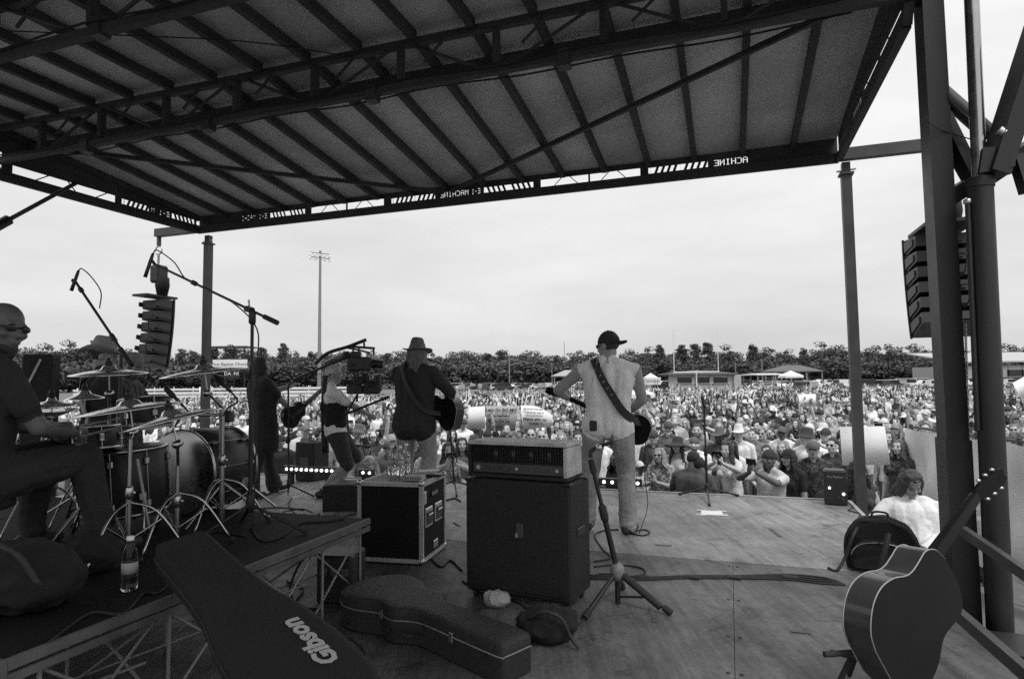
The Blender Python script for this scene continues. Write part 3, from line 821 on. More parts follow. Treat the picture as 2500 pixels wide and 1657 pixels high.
# wall assembled around three openings
xs = [1634, 1653, 1690, 1697, 1734, 1741, 1778, 1792]
for i in range(0, len(xs) - 1):
    if i % 2 == 0: fbox(xs[i], xs[i + 1], 912, 965, Yb, .25).build('wall', 'brick_wall', cb)
    else:
        fbox(xs[i], xs[i + 1], 912, 921, Yb, .25).build('wall', 'brick_wall', cb); fbox(xs[i], xs[i + 1], 935, 965, Yb, .25).build('wall', 'brick_wall', cb)
        fbox(xs[i], xs[i + 1], 921, 935, Yb + .2, .05).build('window', 'window_dark', cb)
        fbox(xs[i] - 1, xs[i + 1] + 1, 935, 936, Yb - .25, .24).build('sill', 'white_paint', cb)
fbox(1634, 1792, 912, 965, Yb + 6, .25).build('wall', 'brick_wall', cb)
a = atY(1630, 912, Yb - .8); c = atY(1797, 911, Yb - .8); hr = atY(1712, 903, Yb).z
rf = MB(); rf.add([(a.x, Yb - .8, a.z - .25), (c.x, Yb - .8, a.z - .25), (c.x, Yb + 7, a.z - .25), (a.x, Yb + 7, a.z - .25), (a.x, Yb - .8, a.z), (c.x, Yb - .8, a.z), (c.x, Yb + 7, a.z), (a.x, Yb + 7, a.z), ((a.x + c.x) / 2, Yb + 2, hr), ((a.x + c.x) / 2, Yb + 5, hr)],
                  [(0, 3, 2, 1), (0, 1, 5, 4), (1, 2, 6, 5), (2, 3, 7, 6), (3, 0, 4, 7), (4, 5, 8), (5, 6, 9, 8), (6, 7, 9), (7, 4, 8, 9)])
rf.build('roof', 'shingle', cb)
fbox(1793, 1809, 914, 945, Yb - .5, 2).build('side_shed', 'brick_wall', cb)

def pavilion(px0, px1, eave, ridge, Y, label, m, flat=False):
    t = thing('pavilion', label, 'pavilion', atY((px0 + px1) / 2, 950, Y), 'open pavilions')
    a = atY(px0, eave, Y); c = atY(px1, eave, Y); r = atY((px0 + px1) / 2, ridge, Y + 4)
    wr = .5 if flat else .18
    x0, x1 = a.x, c.x; mx_ = (x0 + x1) / 2; dw = (x1 - x0) * wr
    MB().add([(x0, Y, a.z), (x1, Y, a.z), (x1, Y + 8, a.z), (x0, Y + 8, a.z), (mx_ - dw, Y + 4, r.z), (mx_ + dw, Y + 4, r.z), (x0, Y, a.z - .2), (x1, Y, a.z - .2), (x1, Y + 8, a.z - .2), (x0, Y + 8, a.z - .2)],
             [(0, 1, 5, 4), (1, 2, 5), (2, 3, 4, 5), (3, 0, 4), (6, 9, 8, 7), (0, 6, 7, 1), (1, 7, 8, 2), (2, 8, 9, 3), (3, 9, 6, 0)]).build('roof', m, t)
    for k in range(4):
        x = x0 + .4 + (x1 - x0 - .8) * k / 3
        for yy in (Y + .3, Y + 7.7): MB().bar((x, yy, GROUND), (x, yy, a.z - .2), .22, .22).build('post', 'pole_steel', t)
pavilion(1890, 2012, 906, 891, 150, 'dark hipped pavilion roof right of the concession building', 'shingle')
pavilion(1350, 1452, 917, 903, 160, 'open pavilion with pale hipped roof left of the guitarist', 'metal_wall')
pavilion(1846, 1914, 913, 911, 120, 'long flat white shelter roof right of the concession building', 'white_paint', True)
# white sign on the pavilion by the guitarist
sg = fbox(1421, 1431, 897, 907, 158, .1).build('square_sign', 'white_paint'); tag(sg, 'small white square sign above the left pavilion roof', 'sign')
# pop-up tents
def tent(px0, px1, eave, peak, Y, label):
    a = atY(px0, eave, Y); c = atY(px1, eave, Y); pk = atY((px0 + px1) / 2, peak, Y); w = c.x - a.x
    t = thing('canopy_tent', label, 'tent', V(((a.x + c.x) / 2, Y + w / 2, GROUND)), 'white canopy tents')
    m_ = ((a.x + c.x) / 2, Y + w / 2, pk.z)
    MB().add([(a.x, Y, a.z), (c.x, Y, a.z), (c.x, Y + w, a.z), (a.x, Y + w, a.z), m_, (a.x, Y, a.z - .3), (c.x, Y, a.z - .3), (c.x, Y + w, a.z - .3), (a.x, Y + w, a.z - .3)],
             [(0, 1, 4), (1, 2, 4), (2, 3, 4), (3, 0, 4), (0, 5, 6, 1), (1, 6, 7, 2), (2, 7, 8, 3), (3, 8, 5, 0)]).build('canopy', 'white_paint', t)
    for x in (a.x + .06, c.x - .06):
        for y in (Y + .06, Y + w - .06): MB().tube((x, y, GROUND), (x, y, a.z), .035, n=6).build('leg', 'pole_steel', t)
tent(1918, 1962, 917, 904, 88, 'white peaked canopy tent with people under it right of the concession building')
tent(1577, 1606, 921, 910, 92, 'white peaked canopy tent just right of the guitarist shoulder')
tent(1540, 1600, 962, 946, 45, 'grey shelter canopy low in the crowd behind the guitarist elbow')
# box trailer by the guitarist
bt = thing('white_trailer', 'white box trailer with printed side right of the guitarist', 'trailer', atY(1595, 945, 96))
fbox(1576, 1613, 921, 939, 96, 2.2).build('box', 'white_paint', bt)
for i in range(4): fbox(1580 + i * 8, 1586 + i * 8, 926, 933, 95.96, .02).build('panel_print', 'card_grey', bt)
fbox(1586, 1600, 906, 917, 94, .08).build('roof_rack', 'black_steel', bt)

# metal building on the right
mbd = thing('metal_building', 'long pale metal building with low roof at the right edge', 'building', atY(2440, 930, 170))
fbox(2340, 2640, 890, 922, 175, 20).build('wall', 'metal_wall', mbd)
a = atY(2336, 882, 174); c = atY(2650, 868, 174)
MB().add([(a.x, 174, a.z), (c.x, 174, a.z), (c.x, 196, c.z + 2), (a.x, 196, c.z + 2), (a.x, 174, a.z - .4), (c.x, 174, a.z - .4), (c.x, 196, c.z + 1.6), (a.x, 196, c.z + 1.6)], [(0, 1, 2, 3), (4, 7, 6, 5), (0, 4, 5, 1), (1, 5, 6, 2), (2, 6, 7, 3), (3, 7, 4, 0)]).build('roof', 'alu_dull', mbd)
for k in range(5): fbox(2360 + k * 34, 2361 + k * 34, 892, 921, 174.9, .05).build('downpipe', 'pole_steel', mbd)
fbox(2460, 2500, 902, 918, 174.9, .06).build('door', 'window_dark', mbd)

# scoreboard stand with church banner
sb = thing('press_stand', 'raised stand with flat dark roof and church banner at left', 'stand', atY(555, 950, 100))
Ys = 100
fbox(500, 603, 844, 849, Ys, 4).build('roof', 'window_dark', sb)
for px in (507, 552, 598):
    p = atY(px, 849, Ys + .5); MB().bar((p.x, Ys + .5, GROUND), p, .16, .16).build('post', 'black_steel', sb)
    MB().bar((p.x, Ys + 3.5, GROUND), (p.x, Ys + 3.5, p.z), .16, .16).build('post', 'black_steel', sb)
fbox(500, 604, 905, 907, Ys, 3.8).build('floor', 'black_steel', sb)
bn = thing('church_banner', 'white banner lettered First Baptist Church under the stand roof', 'banner', atY(561, 901, Ys - .3))
fbox(519, 604, 877, 899, Ys - .3, .03).build('sheet', 'white_paint', bn)
pc = atY(562, 889, Ys - .31)
text_part('lettering', 'First Baptist Church', .72, pc, (1, 0, 0), (0, 0, 1), 'ink', bn, lift=.02)
bn2 = thing('sponsor_banner', 'small dark banner with white letters below the church banner', 'banner', atY(565, 924, Ys - 4))
fbox(547, 584, 905, 922, Ys - 4, .03).build('sheet', 'cloth_dark', bn2)
text_part('lettering', 'DA  NI', .75, atY(565, 912, Ys - 4.01), (1, 0, 0), (0, 0, 1), 'white_paint', bn2, lift=.02)
# white field fence on the left
fe = thing('white_fence', 'long white rail fence and wall along the left edge of the field', 'fence', atY(560, 945, 97))
for z in (-.1, .45, 1.0):
    a = atY(180, 930, 97); c = atY(900, 930, 97); MB().bar((a.x, 97, z - .4), (c.x, 97, z - .4), .07, .3, (0, 0, 1)).build('rail', 'white_paint', fe)
for k in range(16):
    p = atY(190 + k * 47, 930, 97.1); MB().bar((p.x, 97.1, GROUND), (p.x, 97.1, 1.0), .12, .12).build('post', 'white_paint', fe)
# chain-link fence line on the right behind the crowd
fr_ = thing('field_fence', 'low dark mesh fence behind the right part of the crowd', 'fence', atY(2250, 945, 80))
for k in range(14):
    p = atY(1800 + k * 54, 930, 84); MB().tube((p.x, 84, GROUND), (p.x, 84, .15), .04, n=6).build('post', 'pole_steel', fr_)
a = atY(1795, 930, 84); c = atY(2510, 930, 84)
MB().tube((a.x, 84, .15), (c.x, 84, .15), .03, n=6).build('top_rail', 'pole_steel', fr_)
MB().box(((a.x + c.x) / 2, 84.05, GROUND + .65), (c.x - a.x, .02, 1.2)).build('mesh', 'trunk', fr_)

# cars in the far car park
def car_parts(kind, paint):
    L_, H_, hood = {'sedan': (4.6, 1.45, .75), 'suv': (4.7, 1.8, .95), 'pickup': (5.4, 1.85, 1.0), 'van': (5.2, 2.1, 1.1)}[kind]
    cab = {'sedan': [(-1.6, .95), (-1.0, H_), (.7, H_), (1.35, .95)], 'suv': [(-2.25, 1.05), (-2.1, H_), (.7, H_), (1.3, 1.05)], 'pickup': [(-.6, 1.05), (-.5, H_), (.9, H_), (1.5, 1.05)], 'van': [(-2.5, 1.1), (-2.45, H_), (1.2, H_), (1.8, 1.1)]}[kind]
    y = .88
    body = MB(); h = L_ / 2; base = cab[0][1]
    body.prism([(-h, .32), (h, .32), (h + .03, .62), (h - .12, hood), (cab[3][0], base), (cab[0][0], base), (-h + .02, base if kind != 'sedan' else .95), (-h - .03, .6)], (0, y, 0), (1, 0, 0), (0, 0, 1), 2 * y)
    body.prism([(cab[0][0] + .02, base), (cab[3][0] - .02, base), cab[2], cab[1]], (0, y - .06, 0), (1, 0, 0), (0, 0, 1), 2 * (y - .06))
    gl = MB()
    for sy in (-1, 1):
        q = [(cab[0][0] + .2, base + .05), (cab[3][0] - .25, base + .05), (cab[2][0] - .02, H_ - .1), (cab[1][0] + .12, H_ - .1)]
        gl.prism(q, (0, sy * (y - .06) + (.012 if sy > 0 else 0), 0), (1, 0, 0), (0, 0, 1), .012)
    wl = []
    for x in (-h * .62, h * .63):
        for sy in (-1, 1): wl.append(MB().tube((x, sy * .7, .34), (x, sy * .92, .34), .34, n=12))
    return body, gl, wl
CARM = {}
def car_proto(kind, paint):
    b_, g_, w_ = car_parts(kind, paint)
    def me(mbx, nm, m_):
        x = bpy.data.meshes.new(nm); x.from_pydata(mbx.v, [], mbx.f); x.materials.append(MATS[m_]); x.update(); return x
    return me(b_, 'body', paint), me(g_, 'window', 'car_glass'), [me(w, 'wheel', 'tyre') for w in w_]
def car(p, rz, kind, paint, label):
    key = (kind, paint)
    if key not in CARM: CARM[key] = car_proto(*key)
    nm = {'sedan': 'parked_car', 'suv': 'parked_car', 'pickup': 'parked_pickup', 'van': 'parked_van'}[kind]
    t = thing(nm, label, {'pickup': 'pickup', 'van': 'van'}.get(kind, 'car'), p, 'vehicles in the far car park'); t.rotation_euler.z = rz
    link(bpy.data.objects.new('body', CARM[key][0]), t); link(bpy.data.objects.new('window', CARM[key][1]), t)
    for w in CARM[key][2]: link(bpy.data.objects.new('wheel', w), t)
rc = random.Random(3)
tone = {'car_white': 'white', 'car_grey': 'grey', 'car_dark': 'dark'}
def lot(x0, x1, Y0, Y1, n, side):
    for i in range(n):
        px = x0 + (x1 - x0) * (i + rc.uniform(.1, .9)) / n; Y = rc.uniform(Y0, Y1)
        p = atY(px, 930, Y); p.z = GROUND + (Y - 120) * .006
        k = rc.choice(['sedan', 'suv', 'suv', 'pickup', 'sedan', 'van']); m_ = rc.choice(['car_white'] * 5 + ['car_grey'] * 3 + ['car_dark'] * 2)
        p.z = GROUND
        car(p, rc.choice([0, math.pi, .4, -.3, 1.4, math.pi / 2]), k, m_, '%s %s parked in the distance %s' % (tone[m_], {'sedan': 'saloon car', 'suv': 'tall estate car', 'pickup': 'pickup truck', 'van': 'van'}[k], side))
lot(1080, 1440, 170, 235, 44, 'between singer and guitarist')
lot(1790, 2090, 120, 220, 40, 'right of the concession building')
lot(2090, 2500, 120, 160, 34, 'at the right behind the mast')
lot(1590, 1640, 120, 200, 5, 'left of the concession building')
# ================================================================ people
def nrm(a): a = np.asarray(a, float); return a / (np.linalg.norm(a) + 1e-12)
def rotm(rx=0, ry=0, rz=0):
    return np.array((Matrix.Rotation(rz, 3, 'Z') @ Matrix.Rotation(ry, 3, 'Y') @ Matrix.Rotation(rx, 3, 'X')))
class Prims:
    """tapered capsules and ellipsoids that are merged into ONE continuous skin"""
    def __init__(s): s.p = []; s.M = np.eye(3); s.o = np.zeros(3); s.c = np.zeros(3)
    def frame_(s, M, about): s.M = np.asarray(M); s.c = np.asarray(about, float)
    def T(s, q): return s.M @ (np.asarray(q, float) - s.c) + s.c
    def cap(s, a, ra, b_, rb, tag, raw=False):
        a = np.asarray(a, float); b_ = np.asarray(b_, float)
        if not raw: a, b_ = s.T(a), s.T(b_)
        s.p.append(('c', a, ra, b_, rb, tag))
    def ell(s, c, r, R, tag, raw=False):
        c = np.asarray(c, float); R = np.eye(3) if R is None else np.asarray(R)
        if not raw: c = s.T(c); R = s.M @ R
        s.p.append(('e', c, np.asarray(r, float), R, tag))
    def mesh(s):
        b = MB()
        for q in s.p:
            if q[0] == 'e': b.ell(q[1], q[2], Matrix(q[3].tolist()), 16, 10)
            else:
                _, a, ra, c, rc, _t = q; d = c - a; L_ = np.linalg.norm(d)
                if L_ < 1e-5: b.ell(a, (ra, ra, ra)); continue
                pr = []
                for k in range(5): t = math.pi / 2 * (1 - k / 4); pr.append((max(1e-4, ra * math.cos(t)), -ra * math.sin(t)))
                for k in range(5): t = math.pi / 2 * k / 4; pr.append((max(1e-4, rc * math.cos(t)), L_ + rc * math.sin(t)))
                b.lathe(a, pr, d, 12)
        return b
    def tags(s, P):
        best = np.full(len(P), 1e9); tg = np.zeros(len(P), int)
        for q in s.p:
            if q[0] == 'e':
                l = (P - q[1]) @ q[3]; d = (np.linalg.norm(l / q[2], axis=1) - 1) * q[2].min()
            else:
                _, a, ra, c, rc, _t = q; ab = c - a; t = np.clip(((P - a) @ ab) / (ab @ ab + 1e-12), 0, 1)
                d = np.linalg.norm(P - (a + t[:, None] * ab), axis=1) - (ra + t * (rc - ra))
            if q[-1] == 1: d = d - .016
            m_ = d < best; best[m_] = d[m_]; tg[m_] = q[-1]
        return tg
def remesh(mb, voxel, smooth=4, fac=0.5, disp=None, dec=None):
    me = bpy.data.meshes.new('tmp'); me.from_pydata(mb.v, [], mb.f); me.update()
    o = bpy.data.objects.new('tmp', me); COL.objects.link(o)
    md = o.modifiers.new('r', 'REMESH'); md.mode = 'VOXEL'; md.voxel_size = voxel; md.use_smooth_shade = True
    if disp:
        tx = bpy.data.textures.new('hairtex', 'CLOUDS'); tx.noise_scale = disp[1]; tx.noise_depth = 2
        d = o.modifiers.new('d', 'DISPLACE'); d.texture = tx; d.strength = disp[0]; d.texture_coords = 'LOCAL'; d.mid_level = .5
    if smooth:
        sm = o.modifiers.new('s', 'SMOOTH'); sm.factor = fac; sm.iterations = smooth
    if dec:
        dm = o.modifiers.new('q', 'DECIMATE'); dm.ratio = dec
    r = eval_mesh(o); bpy.data.objects.remove(o); bpy.data.meshes.remove(me)
    r.polygons.foreach_set('use_smooth', [True] * len(r.polygons))
    return r
def coords(me):
    a = np.empty(len(me.vertices) * 3); me.vertices.foreach_get('co', a); return a.reshape(-1, 3)
def fcent(me):
    a = np.empty(len(me.polygons) * 3); me.polygons.foreach_get('center', a); return a.reshape(-1, 3)

SKIN, SHIRT, PANTS, SHOE, VEST = 0, 1, 2, 3, 4
HEAD0 = np.array([0, .025, 1.635])
def ik(S, T, l1, l2, pole):
    S, T = np.asarray(S, float), np.asarray(T, float); d = T - S; L_ = np.linalg.norm(d)
    if L_ > (l1 + l2) * .999: T = S + d / L_ * (l1 + l2) * .999; d = T - S; L_ = np.linalg.norm(d)
    x = (l1 * l1 - l2 * l2 + L_ * L_) / (2 * L_); h = math.sqrt(max(0, l1 * l1 - x * x))
    n_ = d / L_; p = np.asarray(pole, float); p = nrm(p - n_ * (p @ n_))
    return S + n_ * x + p * h, T
def hand(P, wr, d, n_, side, curl=.5, tag=SKIN, spread=.004):
    d = nrm(d); n_ = np.asarray(n_, float); n_ = nrm(n_ - d * (n_ @ d)); s = np.cross(d, n_) * side
    for k, (o, L_, q) in enumerate(((.027, .078, .95), (.009, .082, 1.05), (-.009, .079, 1.0), (-.026, .07, .8))):
        kn = wr + d * L_ + s * o
        P.cap(wr + d * .012 + s * o * .55, .0145, kn, .0115, tag, True)
        a1 = curl * .8; a2 = curl * 2.0
        f1 = d * math.cos(a1) + n_ * math.sin(a1) + s * o * .6; f2 = d * math.cos(a2) + n_ * math.sin(a2)
        m_ = kn + nrm(f1) * .042 * q; P.cap(kn, .0105, m_, .0092, tag, True); P.cap(m_, .0092, m_ + nrm(f2) * .038 * q, .0078, tag, True)
    t0 = wr + d * .025 + s * .026; t1 = t0 + nrm(d * .7 + s * .75 + n_ * .35) * .042; t2 = t1 + nrm(d * .95 + s * .15 + n_ * .4) * .032
    P.cap(t0, .0135, t1, .0115, tag, True); P.cap(t1, .0112, t2, .009, tag, True)

def body(sex='m', lean=(0, 0, 0), head=(0, 0, 0), wl=None, wr=None, pl=(-.6, -.5, -.3), pr=(.6, -.5, -.3), sleeve='short', hands=True, curl=.5, handdir=None, handn=None,
         al=(-.10, -.03), ar=(.10, -.03), bend=0.0, jacket=False, shorts=False, belly=0.0, bulk=1.0, flare=0.0, seat=None, neckskin=True, footyaw=(.15, -.15), voxel=.012, smooth=4, wide=1.0, beard=0.0, long_hem=0.0, loose=0.0, folds=0.0, arm=1.0):
    """one figure of height 1.76 facing +Y, feet at z = 0"""
    P = Prims(); w = (1.0 if sex == 'm' else .88) * bulk * wide
    hipz = .93 - bend
    base = np.array([0, 0, hipz + .05])
    seated = seat is not None
    dz = -bend
    def up(p): return np.array([p[0], p[1], p[2] + dz])
    # legs
    kn = {}
    for s, an in ((-1, al), (1, ar)):
        hip = np.array([s * .092 * w, -.005, hipz])
        ank = np.array([an[0], an[1], .085]) if not seated else np.array([an[0], an[1], an[2]])
        knee, ank = ik(hip, ank, .435, .425, (s * .12, 1, 0.1))
        rp = .01 + loose
        t1 = .055 if not seated else .06
        P.cap(hip, .095 * bulk + rp, knee, .062 + rp, PANTS)
        fy = footyaw[0 if s < 0 else 1]
        if shorts:
            P.cap(hip, .108 * bulk, hip + (knee - hip) * .95, .088, PANTS)
            P.cap(knee, .056, knee + (ank - knee) * .35 + np.array([0, -.02, 0]), .056, SKIN); P.cap(knee + (ank - knee) * .35 + np.array([0, -.02, 0]), .054, ank, .036, SKIN)
        else:
            P.cap(knee, .061 + rp, knee + (ank - knee) * .4 + np.array([0, -.018, 0]), .06 + rp, PANTS)
            P.cap(knee + (ank - knee) * .4 + np.array([0, -.018, 0]), .058 + rp, ank + np.array([0, 0, .0]), .048 + rp + flare, PANTS)
        fd = np.array([math.sin(-fy), math.cos(-fy), 0]); foot = ank.copy(); foot[2] = max(.04, ank[2] - .045)
        P.cap(foot - fd * .05, .043, foot + fd * .07 + np.array([0, 0, -.004]), .042, SHOE); P.cap(foot + fd * .07, .042, foot + fd * .155 + np.array([0, 0, -.01]), .033, SHOE)
        P.cap(ank, .04, foot, .045, SHOE)
    P.cap((-.07 * w, -.015, hipz + .03), .100 * bulk, (.07 * w, -.015, hipz + .03), .100 * bulk, PANTS)
    P.cap((-.066 * w, -.03, hipz - .03), .096 * bulk, (.066 * w, -.03, hipz - .03), .096 * bulk, PANTS)
    # torso
    P.frame_(rotm(*lean), base)
    g = .014 if jacket else 0.0
    for s in (-1, 1):
        P.cap(up((s * .092 * w, -.005, 1.35)), (.108 + g) * bulk, up((s * .068 * w, .0, 1.08)), (.1 + g) * bulk, SHIRT)
        P.cap(up((s * .068 * w, .0, 1.08)), (.1 + g) * bulk, up((s * .078 * w, -.012, .92 - long_hem)), (.116 + g) * bulk, SHIRT)
        P.cap(up((s * .168 * w, -.012, 1.425)), .058 + g * .6, up((s * .045, -.02, 1.495)), .045 + g * .4, SHIRT)
    P.cap(up((-.16 * w, -.012, 1.42)), .062 + g, up((.16 * w, -.012, 1.42)), .062 + g, SHIRT)
    P.cap(up((0, .015, 1.34)), (.11 + g) * bulk, up((0, .02 + belly * .6, 1.05)), (.104 + g + belly) * bulk, SHIRT)
    P.cap(up((0, .015 + belly * .6, 1.05)), (.104 + g + belly) * bulk, up((0, .0, .93 - long_hem)), (.112 + g) * bulk, SHIRT)
    P.cap(up((0, -.014, 1.36)), (.104 + g) * bulk, up((0, -.008, 1.06)), (.098 + g) * bulk, SHIRT); P.cap(up((0, -.008, 1.06)), (.098 + g) * bulk, up((0, -.02, .93 - long_hem)), (.11 + g) * bulk, SHIRT)
    if sex == 'f':
        for s in (-1, 1): P.ell(up((s * .075, .085, 1.27)), (.068, .062, .066), None, SHIRT)
    P.cap(up((0, -.015, 1.46)), .058, up((0, -.005, 1.54)), .053, SKIN)
    # arms (targets are in the figure frame, not leaned)
    arms = {}
    for s, tgt, pole, k in ((-1, wl, pl, 0), (1, wr, pr, 1)):
        S = P.T(up((s * .188 * w, -.012, 1.415)))
        if tgt is None: T_ = P.T(up((s * .285 * w, .06, .87)))
        else: T_ = np.asarray(tgt, float)
        el, T_ = ik(S, T_, .285, .255, pole)
        sl = {'none': 0.12, 'short': .62, 'long': 1.0}[sleeve]
        P.cap(S, .05 * arm, el, .041 * arm, SKIN, True)
        if sleeve != 'none': P.cap(S, .066 + g, S + (el - S) * sl, (.058 if sleeve != 'long' else .05) + g, SHIRT, True)
        P.cap(el, .041 * arm, el + (T_ - el) * .35, .041 * arm, SKIN, True); P.cap(el + (T_ - el) * .35, .041 * arm, T_, .027, SKIN, True)
        if sleeve == 'long': P.cap(el, .05 + g, el + (T_ - el) * .94, .035 + g, SHIRT, True)
        dr = nrm(T_ - el)
        if handdir and handdir[k] is not None: dr = nrm(handdir[k])
        nn = np.array([-s, 0, 0.]) if abs(dr[0]) < .8 else np.array([0, 0, -1.])
        if handn and handn[k] is not None: nn = np.asarray(handn[k], float)
        if hands: hand(P, T_, dr, nn, -s if True else s, curl if not isinstance(curl, tuple) else curl[k])
        arms[k] = (S, el, T_)
    # head
    hc = P.T(up(HEAD0)); Rh = rotm(*lean) @ rotm(*head)
    Q = Prims()
    def hp(p): return hc + Rh @ np.asarray(p, float)
    P.ell(hp((0, -.012, .035)), (.077, .096, .09), Rh, SKIN, True)
    P.ell(hp((0, .022, -.022)), (.062, .07, .096), Rh, SKIN, True)
    P.ell(hp((0, .044, -.084)), (.04, .038, .032), Rh, SKIN, True)
    P.cap(hp((-.035, .005, -.07)), .03, hp((.035, .005, -.07)), .03, SKIN, True)
    P.cap(hp((0, .086, .004)), .009, hp((0, .104, -.03)), .0135, SKIN, True)
    P.cap(hp((-.036, .076, .022)), .012, hp((.036, .076, .022)), .012, SKIN, True)
    P.cap(hp((-.018, .084, -.064)), .009, hp((.018, .084, -.064)), .009, SKIN, True)
    for s in (-1, 1):
        P.ell(hp((s * .079, -.008, -.012)), (.011, .024, .033), Rh, SKIN, True)
        P.ell(hp((s * .046, .062, -.024)), (.024, .022, .022), Rh, SKIN, True)
    P.cap(hp((0, -.03, -.06)), .052, P.T(up((0, -.015, 1.46))), .058, SKIN, True)
    me = remesh(P.mesh(), voxel, smooth, .45)
    C = fcent(me); tg = P.tags(C)
    me.polygons.foreach_set('material_index', tg.astype(np.int32))
    if folds:
        from mathutils import noise as mn
        nv = len(me.vertices); Nv = np.empty(nv * 3); me.vertices.foreach_get('normal', Nv); Nv = Nv.reshape(-1, 3)
        Vx = coords(me); vt = P.tags(Vx); D = np.zeros(nv)
        for i in np.nonzero((vt == SHIRT) | (vt == PANTS))[0]:
            x_, y_, z_ = Vx[i]
            if vt[i] == SHIRT: D[i] = folds * (.010 * abs(mn.noise((x_ * 7 + z_ * 3, y_ * 7, z_ * 4))) + .006 * mn.noise((x_ * 16, y_ * 16 + z_ * 5, z_ * 9)) + (.008 * mn.noise((x_ * 30, y_ * 30, 1.0)) if z_ < 1.0 - bend - long_hem else 0))
            else:
                k_ = math.exp(-((z_ - .5 + bend * .3) / .12) ** 2) + 1.2 * math.exp(-((z_ - .1) / .11) ** 2) + .35
                D[i] = folds * k_ * (.009 * abs(mn.noise((x_ * 6, y_ * 6 + x_ * 4, z_ * 17))) + .004 * mn.noise((x_ * 20, y_ * 20, z_ * 24)))
        Vx = Vx + Nv * D[:, None]; me.vertices.foreach_set('co', Vx.ravel()); me.update()
    # painted features of the face: eyes, brows, lips, stubble
    Vx = coords(me); l = (Vx - hc) @ Rh
    tone = np.ones(len(Vx))
    front = l[:, 1] > .05
    for s in (-1, 1):
        e = ((l[:, 0] - s * .032) / .016) ** 2 + ((l[:, 2] - .002) / .008) ** 2; tone[front & (e < 1.2)] = .22
        e = ((l[:, 0] - s * .034) / .022) ** 2 + ((l[:, 2] - .024) / .007) ** 2; tone[front & (e < 1)] = .4
    e = (l[:, 0] / .027) ** 2 + ((l[:, 2] + .063) / .008) ** 2; tone[front & (e < 1)] = .5
    if beard:
        bm = (l[:, 1] > -.005) & (l[:, 2] < -.035) & (l[:, 2] > -.13) & (np.linalg.norm(l, axis=1) < .16) & ~((np.abs(l[:, 0]) < .025) & (np.abs(l[:, 2] + .06) < .009))
        tone[bm] *= beard
    at = me.attributes.new('tone', 'FLOAT', 'POINT'); at.data.foreach_set('value', tone.astype(np.float32))
    me.name = 'person'
    return me, dict(head=hc, R=Rh, arms=arms, T=P.T, tagger=P)
def setmats(me, names):
    for x in names: me.materials.append(MATS[x])

# ---------------- hair and hats, built around the head centre
def hair_mesh(kind, seed=0):
    rg = np.random.default_rng(seed); P = Prims()
    P.ell((0, -.02, .048), (.083, .097, .088), None, 0)
    if kind == 'short': P.ell((0, -.03, .03), (.084, .088, .085), None, 0)
    if kind == 'crop': P.p = []; P.ell((0, -.022, .043), (.08, .094, .088), None, 0)
    if kind == 'curly':
        for k in range(46):
            d = rg.normal(size=3); d /= np.linalg.norm(d)
            if d[1] > .45 and d[2] < .4: continue
            if d[2] < -.5: continue
            P.ell(np.array([0, -.025, .04]) + d * np.array([.1, .105, .1]), (.034,) * 3, None, 0)
    if kind in ('long', 'wavy', 'bob', 'thin'):
        Lh = {'long': .40, 'wavy': .34, 'bob': .15, 'thin': .26}[kind]
        for k in range(26):
            a = rg.uniform(-2.15, 2.15) if k > 3 else (-2.1, 2.1, -1.8, 1.8)[k]
            dx, dy = math.sin(a), -math.cos(a)
            pts = [np.array([dx * .05, dy * .06 - .01, .10]), np.array([dx * .088, dy * .098 - .015, .02]), np.array([dx * .094, dy * .1 - .015, -.07])]
            z = -.07
            while z > -Lh * rg.uniform(.8, 1.05):
                z -= .07; j = .012 if kind == 'long' else .024
                q = np.array([dx * .1 + rg.normal() * j, dy * (.085 if z < -.12 else .1) - .02 + rg.normal() * j, z]); q[0] = q[0] * (1 + .25 * (z < -.2)); pts.append(q)
            for i in range(len(pts) - 1):
                r = .026 * (1 - .1 * i); P.cap(pts[i], r, pts[i + 1], max(.012, r - .003), 0)
    if kind == 'bun': P.ell((0, -.075, .115), (.045, .045, .04), None, 0)
    if kind == 'pony':
        P.cap((0, -.1, .06), .03, (0, -.14, -.02), .034, 0); P.cap((0, -.14, -.02), .034, (0, -.12, -.2), .014, 0)
    me = remesh(P.mesh(), .009, 2, .4, (.012 if kind in ('short', 'crop') else .02, .03))
    me.name = 'hair'; setmats(me, ['p_hair']); return me
def mb_mesh(mb, name, m_):
    me = bpy.data.meshes.new(name); me.from_pydata(mb.v, [], mb.f); me.polygons.foreach_set('use_smooth', mb.sm); me.materials.append(MATS[m_]); me.update(); return me
def brim_pts(a0, a1, r_in, r_out, z, droop, n=14):
    vs = []; fs = []
    for i in range(n + 1):
        a = a0 + (a1 - a0) * i / n; c, s = math.cos(a), math.sin(a)
        for r, dz in ((r_in, 0), (r_out, -droop * abs(math.cos(a) if True else 0)), ):
            vs.append((r * c, r * s * 1.1, z + dz)); vs.append((r * c, r * s * 1.1, z + dz - .004))
    for i in range(n):
        o = i * 4; p = o + 4
        fs += [(o, o + 2, p + 2, p), (o + 1, p + 1, p + 3, o + 3), (o + 2, o + 3, p + 3, p + 2), (o, p, p + 1, o + 1)]
    return vs, fs
